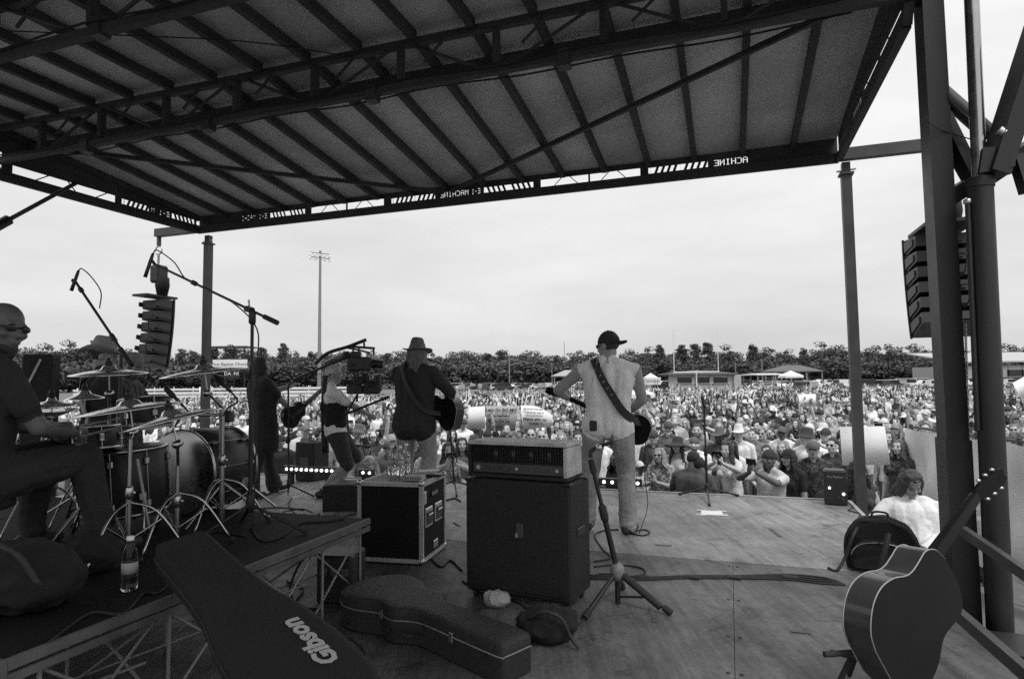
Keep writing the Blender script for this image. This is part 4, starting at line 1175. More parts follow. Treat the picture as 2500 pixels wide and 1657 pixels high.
def cap_mesh(back=False):
    b = MB(); pr = []
    for k in range(9):
        t = math.pi / 2 * k / 8; pr.append((.0885 * math.cos(t) + .001, .022 + .118 * math.sin(t)))
    q = MB().lathe((0, -.014, 0), pr, n=24)
    vs = [(p[0], (p[1] + .014) * 1.2 - .014, p[2]) for p in q.v]
    b.add(vs, q.f, True)
    sgn = -1 if back else 1
    vs, fs = [], []
    n_ = 12
    for i in range(n_ + 1):
        a = R_(25) + R_(130) * i / n_; c, s = math.cos(a), math.sin(a)
        L_ = .088 + .078 * math.sin((a - R_(25)) / R_(130) * math.pi) ** .6
        for rr, zz in (((.086), .03), (L_, .024 - .02 * abs(c))):
            y = s * rr * 1.12
            vs += [(c * rr * (1 if rr < .09 else .72), sgn * y - .014, zz), (c * rr * (1 if rr < .09 else .72), sgn * y - .014, zz - .005)]
    for i in range(n_):
        o = i * 4; p = o + 4
        fs += [(o, o + 2, p + 2, p), (o + 1, p + 1, p + 3, o + 3), (o + 2, o + 3, p + 3, p + 2)]
    b.add(vs, fs, True)
    b.lathe((0, -.014, .138), [(.008, 0), (.006, .006), (.001, .007)], n=8)
    return mb_mesh(b, 'cap', 'p_hat')
def hat_mesh(kind):
    R0 = {'cowboy': .185, 'sun': .22, 'bucket': .13, 'fedora': .165}[kind]; ch = {'cowboy': .125, 'sun': .10, 'bucket': .10, 'fedora': .115}[kind]
    n_ = 32; rings = []
    prof = [(R0 - .003, .0), (R0, .004), (.13, .002), (.095, .008), (.088, .02), (.084, ch * .6 + .02), (.075, ch + .005), (.06, ch + .02), (.035, ch + .012 if kind != 'bucket' else ch + .025), (.004, ch + .004 if kind in ('cowboy', 'fedora') else ch + .025)]
    b = MB(); vs = []
    for r, z in prof:
        for i in range(n_):
            a = 2 * math.pi * i / n_; c, s = math.cos(a), math.sin(a); zz = z
            if r > .1:
                e = (r - .095) / (R0 - .095)
                if kind == 'cowboy': zz += e * (.055 * c * c - .03 * s * s)
                if kind == 'sun': zz += -e * .05 + .012 * e * math.sin(3 * a)
                if kind == 'bucket': zz -= e * .045
                if kind == 'fedora': zz += e * (.012 * c * c - .014 * s * s)
            k = 1.16 if r < .1 else 1.08
            x_ = r * c
            if r < .085 and kind in ('cowboy', 'fedora') and z > ch * .7: x_ *= .86 - (.15 if s > 0 else 0)
            vs.append((x_, r * s * k - .012, zz + .038))
    m_ = len(prof)
    fs = [(j * n_ + i, j * n_ + (i + 1) % n_, (j + 1) * n_ + (i + 1) % n_, (j + 1) * n_ + i) for j in range(m_ - 1) for i in range(n_)]
    fs.append(tuple((m_ - 1) * n_ + i for i in range(n_)))
    # underside
    o = len(vs); vs += [(x * 1.0, y, z - .005) for x, y, z in vs[:n_]] ; vs += [(.08 * math.cos(6.2832 * i / n_), .09 * math.sin(6.2832 * i / n_) - .012, .034) for i in range(n_)]
    fs += [(o + i, o + n_ + i, o + n_ + (i + 1) % n_, o + (i + 1) % n_) for i in range(n_)]; fs += [(i, o + i, o + (i + 1) % n_, (i + 1) % n_) for i in range(n_)]
    b.add(vs, fs, True)
    return mb_mesh(b, 'hat', 'p_hat')
def glasses_mesh(dark=True):
    b = MB()
    for s in (-1, 1):
        b.ell((s * .034, .089, .004), (.026, .006, .018))
        b.tube((s * .058, .085, .008), (s * .079, -.01, .004), .0035, n=5)
    b.tube((-.012, .099, .008), (.012, .099, .008), .004, n=5)
    return mb_mesh(b, 'sunglasses', 'glass_black')
def beard_mesh():
    P = Prims(); P.ell((0, .052, -.098), (.043, .036, .03), None, 0); P.cap((-.052, .012, -.066), .02, (-.02, .06, -.09), .017, 0); P.cap((.052, .012, -.066), .02, (.02, .06, -.09), .017, 0); P.ell((0, .05, -.122), (.033, .028, .03), None, 0)
    me = remesh(P.mesh(), .009, 1, .4, (.012, .02)); me.name = 'beard'; setmats(me, ['p_hair']); return me
HAIR = {k: hair_mesh(k, i) for i, k in enumerate(('short', 'crop', 'curly', 'long', 'wavy', 'bob', 'bun', 'pony', 'thin'))}
HAT = {'cap': cap_mesh(False), 'backcap': cap_mesh(True), 'cowboy': hat_mesh('cowboy'), 'sun': hat_mesh('sun'), 'bucket': hat_mesh('bucket'), 'fedora': hat_mesh('fedora')}
SHADES = glasses_mesh(); BEARD = beard_mesh()

def place(me, info, loc, rz, scale, label, group=None, colors=(.3, .35, .1, 0.0), hair=None, hairc=.04, hat=None, hatc=.04, shades=False, beard=None, name='person', hatrot=0.0):
    o = bpy.data.objects.new(name, me); o.location = loc; o.rotation_euler.z = rz; o.scale = (scale,) * 3
    o.color = colors; link(o); ORG[o] = Vector(loc)
    tag(o, label, 'person', group)
    Rm = Matrix(info['R'].tolist()).to_4x4(); Rm.translation = Vector(info['head'])
    def kid(m_, nm, c, extra=None):
        k = bpy.data.objects.new(nm, m_); link(k, o); k.matrix_local = Rm if extra is None else Rm @ extra; k.color = (c, c, c, 1); return k
    if hair: kid(HAIR[hair], 'hair', hairc)
    if hat: kid(HAT[hat], 'cap' if 'cap' in hat else 'hat', hatc, Matrix.Rotation(hatrot, 4, 'Z'))
    if shades: kid(SHADES, 'sunglasses', .02)
    if beard is not None: kid(BEARD, 'beard', beard)
    return o
CROWD_M = ['p_skin', 'p_shirt', 'p_pants', 'shoe']
# ---------------- spectators: a few continuous bodies, copied with their own clothes, hair and hats
PROTO = {}
def proto(key, **kw):
    me, info = body(voxel=.0125, smooth=3, folds=.9, **kw); setmats(me, CROWD_M); PROTO[key] = (me, info)
LOOK = R_(9)
proto('m_down', sex='m', head=(LOOK, 0, 0))
proto('f_down', sex='f', head=(LOOK, 0, 0))
proto('m_big', sex='m', bulk=1.16, belly=.06, head=(LOOK, 0, R_(10)), wl=(-.1, .26, 1.1), wr=(.12, .27, 1.08), beard=.55)
proto('f_clap', sex='f', head=(LOOK, R_(4), R_(-8)), wl=(-.03, .28, 1.25), wr=(.04, .28, 1.24), handdir=((.1, .3, 1), (-.1, .3, 1)), curl=.15)
proto('m_phone', sex='m', head=(LOOK, 0, R_(6)), wl=(-.06, .33, 1.50), wr=(.05, .33, 1.50), handdir=((0, .1, 1), (0, .1, 1)), curl=.5)
proto('f_phone', sex='f', head=(R_(3), 0, 0), wl=(-.07, .33, 1.47), wr=(.05, .33, 1.47), handdir=((0, .1, 1), (0, .1, 1)), curl=.5)
proto('m_raise', sex='m', head=(R_(14), 0, 0), wr=(.26, .18, 1.93), handdir=(None, (0, .2, 1)), curl=.2, handn=(None, (0, 1, 0)))
proto('f_raise', sex='f', head=(R_(14), 0, R_(12)), wl=(-.24, .16, 1.93), handdir=((0, .2, 1), None), curl=.1, handn=((0, 1, 0), None), sleeve='none')
proto('m_long', sex='m', head=(LOOK, R_(-5), R_(-18)), sleeve='long', beard=.5)
proto('f_tank', sex='f', head=(LOOK, R_(5), R_(20)), sleeve='none', wl=(-.05, .26, 1.13), wr=(.12, .27, 1.1))
GRP = 'spectators packed in front of the stage'
TONE = lambda s: 'white' if s > .5 else 'pale grey' if s > .25 else 'grey' if s > .09 else 'dark'
def hold_phone(info, p, rz, s, label, pale=False):
    a, c = info['arms'][0][2], info['arms'][1][2]
    l = Vector(((a + c) / 2).tolist()) + V((0, .035, .10))
    o = MB().bbox((0, 0, 0), (.15, .01, .076), b=.004).build('smart_phone', 'glass_black'); o.data.materials[0] = MATS['card_grey' if pale else 'glass_black']
    o.location = V(p) + Matrix.Rotation(rz, 3, 'Z') @ l * s; o.rotation_euler = (-.1, 0, rz)
    tag(o, label, 'phone', 'phones held up in the crowd')
placed = []      # ground positions
USED = [0]
def put(px, py, s, key, colors, label, dyaw=0.0, lookat=W(-2.2, 5.5), zfix=None, grp=None, **kw):
    """a spectator whose head is seen at this point of the photograph"""
    me, info = PROTO[key]
    z = GROUND + float(info['head'][2]) * s
    p = atz(px, py, z)
    if UV(p)[1] < 8.5 and UV(p)[0] < 1.35:
        p = atv(px, py, 8.5); s = (p.z - GROUND) / float(info['head'][2])
    p = V((p.x, p.y, GROUND))
    d = lookat - p; rz = math.atan2(-d.x, d.y) + dyaw
    placed.append((p.x, p.y)); USED[0] += 1
    o = place(me, info, p, rz, s, label, grp, colors, **kw)
    if 'phone' in key: hold_phone(info, p, rz, s, 'phone held up by the ' + ' '.join(label.split()[:8]).rstrip(',').rsplit(' holding', 1)[0])
    return o
# people one can pick out near the stage
put(1880, 1122, .99, 'm_phone', (.72, 0.13, .05, 0), 'smiling man in white t-shirt holding a phone up at the barrier', hat='backcap', hatc=.05, hair='crop', hairc=.03, beard=.03)
put(1776, 1098, .97, 'f_phone', (.75, 0.57, .1, 0), 'woman with long dark hair in white top filming with both hands', hair='wavy', hairc=.035)
put(1927, 1118, .95, 'f_down', (.035, 0.48, .05, 0), 'woman in black cap and black top beside the man in white t-shirt', hair='long', hairc=.03, hat='cap', hatc=.03)
put(1612, 1112, .92, 'f_clap', (.55, 0.57, .2, 1), 'blonde woman in sunglasses and flowered top leaning on the barrier', hair='wavy', hairc=.38, shades=True)
put(1655, 1088, .96, 'f_down', (.6, 0.52, .1, 0), 'woman in a wide dark sun hat behind the two guards', hair='long', hairc=.04, hat='sun', hatc=.045)
put(1632, 1046, 1.03, 'm_big', (.12, 0.54, .08, 0), 'older man with white beard and dark cap right of the guitarist', hat='cap', hatc=.07, beard=.5)
put(1703, 1052, 1.04, 'm_big', (.24, 0.50, .08, 0), 'stout bearded man in grey shirt behind the front microphone stand', hair='short', hairc=.04, beard=.05)
put(1596, 1068, .99, 'm_down', (.10, 0.52, .08, 1), 'man in dark cap and checked shirt next to the guitarist elbow', hat='cap', hatc=.06, shades=True)
put(1838, 1062, .97, 'f_down', (.20, 0.57, .1, 0), 'round faced woman with glasses above the man in white t-shirt', hair='pony', hairc=.05)
put(1802, 1050, 1.0, 'f_down', (.08, 0.42, .05, 0), 'young person in a dark baseball cap with lettering', hair='long', hairc=.04, hat='cap', hatc=.035)
put(1985, 1098, 1.0, 'm_down', (.10, 0.52, .08, 1), 'man in flat cap and striped shirt looking down behind the barrier', hat='cap', hatc=.14, dyaw=.5)
put(2036, 1172, .92, 'f_clap', (.06, 0.52, .08, 0), 'short haired blonde woman crouching behind the effects machine with a phone', hair='bob', hairc=.42, dyaw=1.0)
put(2034, 1088, .98, 'f_down', (.05, 0.60, .08, 0), 'dark haired woman in glasses left of the big blank board', hair='short', hairc=.03, shades=True)
put(2003, 1012, 1.02, 'm_down', (.72, 0.54, .1, 1), 'man in patterned white shirt and dark cap in the right crowd', hat='cap', hatc=.04, shades=True)
put(1928, 1012, .99, 'f_down', (.035, 0.62, .1, 0), 'fair haired child in black shirt raised above the crowd', hair='short', hairc=.36)
put(1722, 1012, 1.03, 'm_long', (.1, 0.47, .06, 0), 'man in a black wide brimmed hat by the tip of the microphone stand', hat='cowboy', hatc=.03)
put(1230, 1052, .80, 'm_down', (.28, 0.54, .1, 0), 'serious young boy standing in front of the grey poster', hair='short', hairc=.04)
put(1322, 1066, 1.0, 'm_big', (.15, 0.54, .08, 0), 'stout man with glasses and short beard behind the amplifier', hair='crop', hairc=.12, shades=True, beard=.12)
put(1297, 1062, 1.0, 'm_down', (.08, 0.54, .08, 0), 'man wearing glasses beside the stout bearded man', hair='crop', hairc=.10, shades=True)
put(1272, 1068, .97, 'm_down', (.12, 0.52, .08, 0), 'man with a tight patterned headband behind the amplifier', hair='curly', hairc=.06, dyaw=1.2)
put(1190, 1066, .97, 'm_down', (.2, 0.52, .08, 0), 'spectator in a black cap just left of the boy', hat='cap', hatc=.03)
put(1385, 1042, .97, 'f_down', (.1, 0.60, .08, 0), 'blonde woman smiling left of the guitarist hip', hair='long', hairc=.36)
put(1372, 1072, .95, 'f_down', (.3, 0.60, .08, 0), 'fair woman in headband behind the right end of the amplifier', hair='bob', hairc=.3)
put(1420, 1062, .97, 'm_down', (.65, 0.52, .08, 0), 'curly haired spectator in white shirt beside the guitarist hip', hair='curly', hairc=.03, dyaw=.9)
put(1095, 1100, .98, 'f_phone', (.45, 0.54, .1, 0), 'woman raising a camera over her head in front of the singer', hair='long', hairc=.05)
put(1108, 1150, .90, 'f_clap', (.7, 0.57, .1, 0), 'fair haired girl in white shirt beside the amplifier', hair='long', hairc=.35)
put(1128, 1086, .97, 'f_down', (.15, 0.52, .1, 0), 'smiling dark haired woman behind the fair haired girl', hair='long', hairc=.03)
put(1058, 1090, 1.0, 'm_down', (.68, 0.52, .1, 0), 'older man in white cap and white shirt beside the singer', hat='cap', hatc=.6)
put(903, 1128, 1.0, 'm_down', (.26, 0.45, .08, 0), 'bald man in grey shirt standing side on in front of the stage', dyaw=-1.5)
put(955, 1078, .98, 'f_down', (.3, 0.58, .1, 0), 'blonde woman in cap behind the bald man', hair='long', hairc=.38, hat='cap', hatc=.4)
put(745, 1052, 1.02, 'm_big', (.62, 0.50, .1, 0), 'stout man in white shirt and cap behind the monitor box', hat='cap', hatc=.16)
put(575, 1062, 1.02, 'm_big', (.3, 0.45, .1, 0), 'large man in grey shirt and pale cap right of the bass drum', hat='cap', hatc=.5)
put(2190, 1048, .98, 'f_down', (.12, 0.54, .1, 0), 'woman in a striped cap at the right end of the blank board', hair='wavy', hairc=.2, hat='cap', hatc=.3)
put(2196, 1092, .96, 'f_down', (.10, 0.54, .1, 1), 'woman with sunglasses on her head below the striped cap', hair='wavy', hairc=.12)
put(2010, 1052, .98, 'm_down', (.55, 0.52, .1, 0), 'person in a white bucket hat in the right crowd', hat='bucket', hatc=.7)
put(1530, 1125, .96, 'm_down', (.12, 0.42, .08, 0), 'dark clothed man low behind the stage edge by the guitarist leg', hair='short', hairc=.03, dyaw=2.2)

# women beside the right roof post, built on their own
me, info = body(sex='f', bulk=1.22, belly=.03, head=(R_(-34), 0, R_(14)), sleeve='long', wl=(-.02, .30, 1.10), wr=(.36, .32, 1.16), handdir=((.8, .4, .2), (.2, .6, .5)), curl=.5, voxel=.009, long_hem=.14, folds=1.3)
setmats(me, CROWD_M)
pz = atz(2222, 1180, GROUND + float(info['head'][2]) * .99); WP = V((pz.x, pz.y, GROUND))
place(me, info, WP, math.pi - .30, .99, 'woman in loose white shirt looking down at a phone beside the roof post', None, (.82, .26, .08, 0), hair='long', hairc=.05, shades=False)  # skin tone set darker to stand in for the shade on her bowed face
placed.append((WP.x, WP.y))
ph = MB().bbox((0, 0, 0), (.075, .15, .009), b=.004).build('smart_phone', 'glass_black'); tag(ph, 'dark phone in the hands of the woman in white shirt', 'phone')
ph.location = WP + Matrix.Rotation(math.pi - .30, 3, 'Z') @ V((.06, .37, 1.13)) * .99; ph.rotation_euler = (R_(25), 0, .5)
me, info = body(sex='f', head=(R_(6), 0, R_(10)), sleeve='none', wl=(-.12, .30, 1.02), wr=(.14, .30, 1.04), handdir=((.9, .3, .1), (-.9, .2, .1)), curl=.15, voxel=.011)
setmats(me, CROWD_M)
pz = atz(2108, 1162, GROUND + float(info['head'][2]) * .95); p2 = V((pz.x + .12, pz.y + .35, GROUND))
place(me, info, p2, math.pi - .1, .95, 'dark haired woman standing with folded hands behind the right roof post', None, (.05, .36, .08, 0), hair='long', hairc=.03)
placed.append((p2.x, p2.y))
# two guards with their backs to the stage
for px, py, rz, lab, c, hr in ((1683, 1128, R_(-35), 'guard in grey shirt seen from behind at the barrier left of the microphone stand', (.12, .15, .05, 0), 'short'), (1728, 1142, R_(20), 'guard with shoulder patch seen from behind right of the microphone stand', (.06, .15, .05, 0), 'short')):
    me, info = body(sex='m', bulk=1.15, head=(R_(-12), 0, R_(-25)), voxel=.012, lean=(R_(-14), 0, 0), wl=(-.2, .34, 1.05), wr=(.2, .34, 1.05)); setmats(me, CROWD_M)
    pz = atv(px, py, 8.62); s = (pz.z - GROUND) / float(info['head'][2]); p = V((pz.x, pz.y, GROUND)); placed.append((p.x, p.y))
    place(me, info, p, rz, s, lab, None, c, hair=hr, hairc=.025)
    if px > 1700:
        pt = MB().lathe((0, 0, 0), [(.04, 0), (.04, .004)], n=12)
# barrier in front of the crowd
bar_ = thing('crowd_barrier', 'steel crowd barrier rail between stage and front row', 'barrier', W(-3.4, 8.25, GROUND))
for u0 in np.arange(-8, 1.4, 1.9):
    a, c = W(u0 + .05, 8.25, GROUND), W(u0 + 1.85, 8.25, GROUND)
    MB().path(bez([a, a + V((0, 0, .6)), a + V((0, 0, 1.05)) + W(.1, 0), c + V((0, 0, 1.05)) - W(.1, 0), c + V((0, 0, .6)), c], 6), .02, 6).build('rail', 'alu', bar_)
    for k in range(1, 12): MB().tube(a.lerp(c, k / 12) + V((0, 0, .15)), a.lerp(c, k / 12) + V((0, 0, 1.04)), .008, n=5).build('bar', 'alu', bar_)

# the rest of the packed crowd
SIGNS = [(1140, 985, 1370, 1062, 13.0), (2045, 1040, 2185, 1135, 9.2)]
FENCE_A, FENCE_B = atz(2213, 1040, .64), atz(2600, 1092, .64)
def beyond_fence(x, y):
    d = FENCE_B - FENCE_A; return (x - FENCE_A.x) * d.y - (y - FENCE_A.y) * d.x
pts = []
rg = np.random.default_rng(21)
Y = 8.0
while Y < 78:
    sp = .66 + max(0, Y - 10) * .012
    x = -1.05 * Y - 2 + rg.uniform(0, sp)
    while x < 1.02 * Y + 1:
        jx, jy = x + rg.normal() * .2, Y + rg.normal() * .22
        u, v = UV((jx, jy))
        ok = (v > 9.05 and u < 1.9) or (v > 9.3)
        if u > 1.7: ok = beyond_fence(jx, jy) < -.35 and v > 9.0
        if u < -8.3: ok = v > 9.6
        # the field to the left is emptier; the back edge of the crowd is ragged
        far = 62 + 12 * math.sin(jx * .07) + (14 if jx > 12 else 0) - (10 if jx < -25 else 0)
        if Y > far + rg.normal() * 4: ok = False
        if ok and math.sin(jx * .9 + 1.3 * math.sin(jy * .6)) * math.sin(jy * .8 + .7 * math.sin(jx * .5)) > .72: ok = False
        if ok and Y > 40 and rg.uniform() < (Y - 40) / 70: ok = False
        if ok: pts.append((jx, jy, Y))
        x += sp * rg.uniform(.85, 1.25)
    Y += sp * .98
key_arr = np.array(placed)
good = []
for x, y, Y in pts:
    d = np.min(np.hypot(key_arr[:, 0] - x, key_arr[:, 1] - y))
    if d < .42: continue
    # nobody stands right in front of a picked-out face
    good.append((x, y))
good.sort(key=lambda q: q[1])
def in_view(x, y):
    px, py = pj((x, y, .35)); return -30 < px < 2530 and not (px < 440 and y < 14)
good = [g for g in good if in_view(*g)]
def pick(rr):
    sex = 'm' if rr.random() < .5 else 'f'
    r = rr.random()
    key = (rr.choice(['m_down', 'm_down', 'm_down', 'm_big', 'm_long', 'm_long', 'm_phone', 'm_raise']) if sex == 'm' else rr.choice(['f_down', 'f_down', 'f_clap', 'f_tank', 'f_tank', 'f_phone', 'f_raise']))
    r = rr.random(); sh = rr.uniform(.74, .9) if r < .36 else rr.uniform(.14, .5) if r < .68 else rr.uniform(.02, .06)
    sk = rr.uniform(.48, .68) if rr.random() < .86 else rr.uniform(.08, .16)
    hc = rr.choice([.025, .03, .05, .09, .16, .32]) if sk > .2 else .02
    pat = 1.0 if rr.random() < .15 else 0.0
    hat = None; hair = None
    if sex == 'm':
        if rr.random() < .5: hat = rr.choice(['cap', 'cap', 'cap', 'cap', 'backcap', 'bucket', 'cowboy']); hair = 'crop'
        else: hair = rr.choice(['short', 'crop', 'short', 'curly'])
    else:
        hair = rr.choice(['long', 'wavy', 'wavy', 'bob', 'pony', 'bun', 'thin'])
        if rr.random() < .2: hat = rr.choice(['cap', 'sun', 'cap', 'cowboy']); hair = rr.choice(['long', 'wavy', 'thin'])
    return sex, key, (sh, sk, rr.uniform(.04, .2), pat), hair, hc, hat, rr.choice([.03, .05, .12, .6, .7]), rr.random() < .22, (hc if sex == 'm' and rr.random() < .14 else None)
rr = random.Random(5)
NIND = 300 - USED[0] - 4
hn = {'long': 'long', 'wavy': 'wavy', 'bob': 'bobbed', 'pony': 'tied', 'bun': 'pinned up', 'thin': 'straight', 'short': 'short', 'crop': 'cropped', 'curly': 'curly'}
def zone(x, y):
    px = pj((x, y, .35))[0]
    d = 'near the front' if y < 12 else 'some rows back' if y < 16 else 'well back in the crowd'
    s = 'left of the tall boom stand' if px < 615 else 'between bassist and camera operator' if px < 800 else 'around the camera operator' if px < 950 else 'by the singer' if px < 1130 else 'above the amplifier' if px < 1420 else 'right of the guitarist' if px < 1680 else 'beyond the front stand' if px < 1850 else 'near the small white sign' if px < 2060 else 'between roof post and mast' if px < 2240 else 'right of the mast'
    return s + ' ' + d
ind = good[:NIND]; rest = good[NIND:]
def hatname(h): return {'cap': 'cap', 'backcap': 'backward cap', 'cowboy': 'wide brimmed hat', 'sun': 'sun hat', 'bucket': 'bucket hat'}[h]
for x, y in ind:
    sex, key, colr, hair, hc, hat, hatc, sg_, bd = pick(rr)
    if key.endswith('raise') and y < 10: key = sex + '_down'
    me, info = PROTO[key]
    s = rr.uniform(.93, 1.04) if sex == 'm' else rr.uniform(.87, .97)
    if rr.random() < .06: s = rr.uniform(.72, .82)
    d = W(-2.2 + rr.uniform(-1.5, 1.5), 5.5) - V((x, y, 0)); rz = math.atan2(-d.x, d.y) + rr.gauss(0, .22)
    who = 'man' if sex == 'm' else 'woman'
    act = {'phone': ' holding up a phone', 'raise': ' with one arm raised', 'clap': ' with hands together'}.get(key[2:], '')
    lab = '%s in %s%s shirt and %s%s, %s' % (who, TONE(colr[0]), ' patterned' if colr[3] else '', (('white ' if hatc > .4 else 'dark ') + hatname(hat)) if hat else hn[hair] + ' hair', act, zone(x, y))
    w_ = lab.split()
    lab = ' '.join(w_[:16])
    if 'phone' in key: hold_phone(info, V((x, y, GROUND)), rz, s, 'phone held up %s' % zone(x, y))
    place(me, info, (x, y, GROUND), rz, s, lab, GRP, colr, hair=hair, hairc=hc, hat=hat, hatc=hatc, shades=sg_, beard=bd)

# the far rows of the crowd: one mass of small figures
LOWP = {}
def low(key, hair, hat, tris):
    me, info = PROTO[key]
    vs = coords(me); polys = [tuple(p.vertices) for p in me.polygons]; mi = np.empty(len(me.polygons), np.int32); me.polygons.foreach_get('material_index', mi)
    b = MB(); b.add(vs.tolist(), polys); tags = list(mi)
    for src, t in ((HAIR.get(hair), 5), (HAT.get(hat), 6)):
        if src is None: continue
        q = (coords(src) @ info['R'].T) + info['head']; f = [tuple(p.vertices) for p in src.polygons]; b.add(q.tolist(), f); tags += [t] * len(f)
    # drop what stays hidden below the waist
    A = np.array(b.v); keep = [i for i, f in enumerate(b.f) if A[f[0], 2] > .92]
    m0 = bpy.data.meshes.new('x'); m0.from_pydata(b.v, [], [b.f[i] for i in keep]); 
    for _ in range(7): m0.materials.append(None)
    m0.polygons.foreach_set('material_index', np.array([tags[i] for i in keep], np.int32)); m0.update()
    o = bpy.data.objects.new('x', m0); COL.objects.link(o)
    tr = o.modifiers.new('t', 'TRIANGULATE'); dm = o.modifiers.new('d', 'DECIMATE'); dm.ratio = tris / (2.0 * len(keep))
    r = eval_mesh(o); bpy.data.objects.remove(o); bpy.data.meshes.remove(m0)
    r.calc_loop_triangles()
    Vv = coords(r); T_ = np.array([tuple(p.vertices)[:3] for p in r.polygons], np.int32); mi = np.empty(len(r.polygons), np.int32); r.polygons.foreach_get('material_index', mi)
    used, inv = np.unique(T_, return_inverse=True)
    Vv = Vv[used]; T_ = inv.reshape(T_.shape)
    bpy.data.meshes.remove(r)
    return Vv, T_, mi
combos = [('m_down', 'crop', 'cap'), ('m_down', 'short', None), ('m_big', 'crop', 'cap'), ('m_long', 'short', None), ('f_down', 'long', None), ('f_tank', 'wavy', None), ('f_down', 'bob', None), ('m_down', 'crop', 'cowboy'), ('f_raise', 'wavy', None), ('m_phone', 'crop', 'cap'), ('f_clap', 'long', 'cap')]
LOW_A = [low(*c, 420) for c in combos]; LOW_B = [low(*c, 150) for c in combos]
VV, TT, GG = [], [], []; off = 0
for x, y in rest:
    Vv, T_, mi = rr.choice(LOW_A if y < 30 else LOW_B)
    _, _, colr, _, hc, _, hatc, _, _ = pick(rr)
    s = rr.uniform(.87, 1.04); d = W(-2.2, 5.5) - V((x, y, 0)); rz = math.atan2(-d.x, d.y) + rr.gauss(0, .3)
    c, sn = math.cos(rz) * s, math.sin(rz) * s
    P_ = np.stack([Vv[:, 0] * c - Vv[:, 1] * sn + x, Vv[:, 0] * sn + Vv[:, 1] * c + y, Vv[:, 2] * s + GROUND], 1)
    pal = np.array([colr[1], colr[0], colr[2], .05, .05, hc, hatc])
    VV.append(P_); TT.append(T_ + off); GG.append(pal[mi]); off += len(P_)
VV = np.concatenate(VV).astype(np.float32); TT = np.concatenate(TT).astype(np.int32); GG = np.concatenate(GG).astype(np.float32)
me = bpy.data.meshes.new('far_crowd'); me.vertices.add(len(VV)); me.vertices.foreach_set('co', VV.ravel())
me.loops.add(len(TT) * 3); me.loops.foreach_set('vertex_index', TT.ravel())
me.polygons.add(len(TT)); me.polygons.foreach_set('loop_start', np.arange(0, len(TT) * 3, 3, dtype=np.int32))
me.update(calc_edges=True)
at = me.attributes.new('grey', 'FLOAT', 'FACE'); at.data.foreach_set('value', GG)
me.materials.append(MATS['crowd_attr']); me.validate()
fc = link(bpy.data.objects.new('far_crowd', me)); tag(fc, 'dense mass of spectators filling the field behind the front rows', 'crowd', kind='stuff')
print('crowd', len(ind), len(rest), len(TT))
# ================================================================ stage gear
Z3 = V((0, 0, 1))
RZ = 0.5                                  # top of the drum riser
# ---------------- drum riser
ris = thing('drum_riser', 'low folding drum riser with thin crossed tube legs', 'riser', W(-4.4, 3.2, 0))
UE, V0, V1 = -2.29, 1.47, 3.68
for (a, c) in ((1.47, 2.57), (2.575, 3.68)):
    for (p, q) in ((-4.70, UE), (-7.1, -4.71)):
        MB().sbox(p, q, a, c, RZ - .03, RZ).build('deck_board', 'laminate', ris)
MB().sbox(UE + .001, UE + .022, V0, V1, RZ - .032, RZ + .004).build('edge_rail', 'rail_grey', ris)
MB().sbox(UE + .001, UE + .02, V0, V1, RZ - .075, RZ - .045).build('edge_rail', 'rail_grey', ris)
MB().sbox(-7.1, UE + .02, V0 - .022, V0 - .001, RZ - .075, RZ + .004).build('edge_rail', 'rail_grey', ris)
def tb(a, c, r=.0072): MB().tube(a, c, r, n=6).build('leg_tube', 'pole_steel', ris)
for v in (1.6, 2.14, 2.68, 3.22, 3.62):
    tb(W(UE - .02, v, RZ - .07), W(UE - .02, v, .01), .009)
for k, v in enumerate((1.6, 2.14, 2.68, 3.14)):
    tb(W(UE - .03, v, RZ - .08), W(UE - .03, v + .5, .03)); tb(W(UE - .04, v + .5, RZ - .08), W(UE - .04, v + .02, .03))
    tb(W(UE - .05, v, RZ - .09), W(UE - .62, v + .02, .03)); tb(W(UE - .06, v, .03), W(UE - .62, v + .02, RZ - .1))
    tb(W(UE - .62, v, RZ - .08), W(UE - .62, v, .01), .009)
    tb(W(UE - .62, v, .05), W(UE - .1, v + .5, .22))
for u in (-2.9, -3.5, -4.1, -4.7, -5.3):
    tb(W(u, V0 + .03, RZ - .08), W(u, V0 + .03, .01), .009); tb(W(u, V0 + .03, RZ - .09), W(u - .5, V0 + .03, .03)); tb(W(u - .5, V0 + .03, RZ - .09), W(u, V0 + .03, .03))

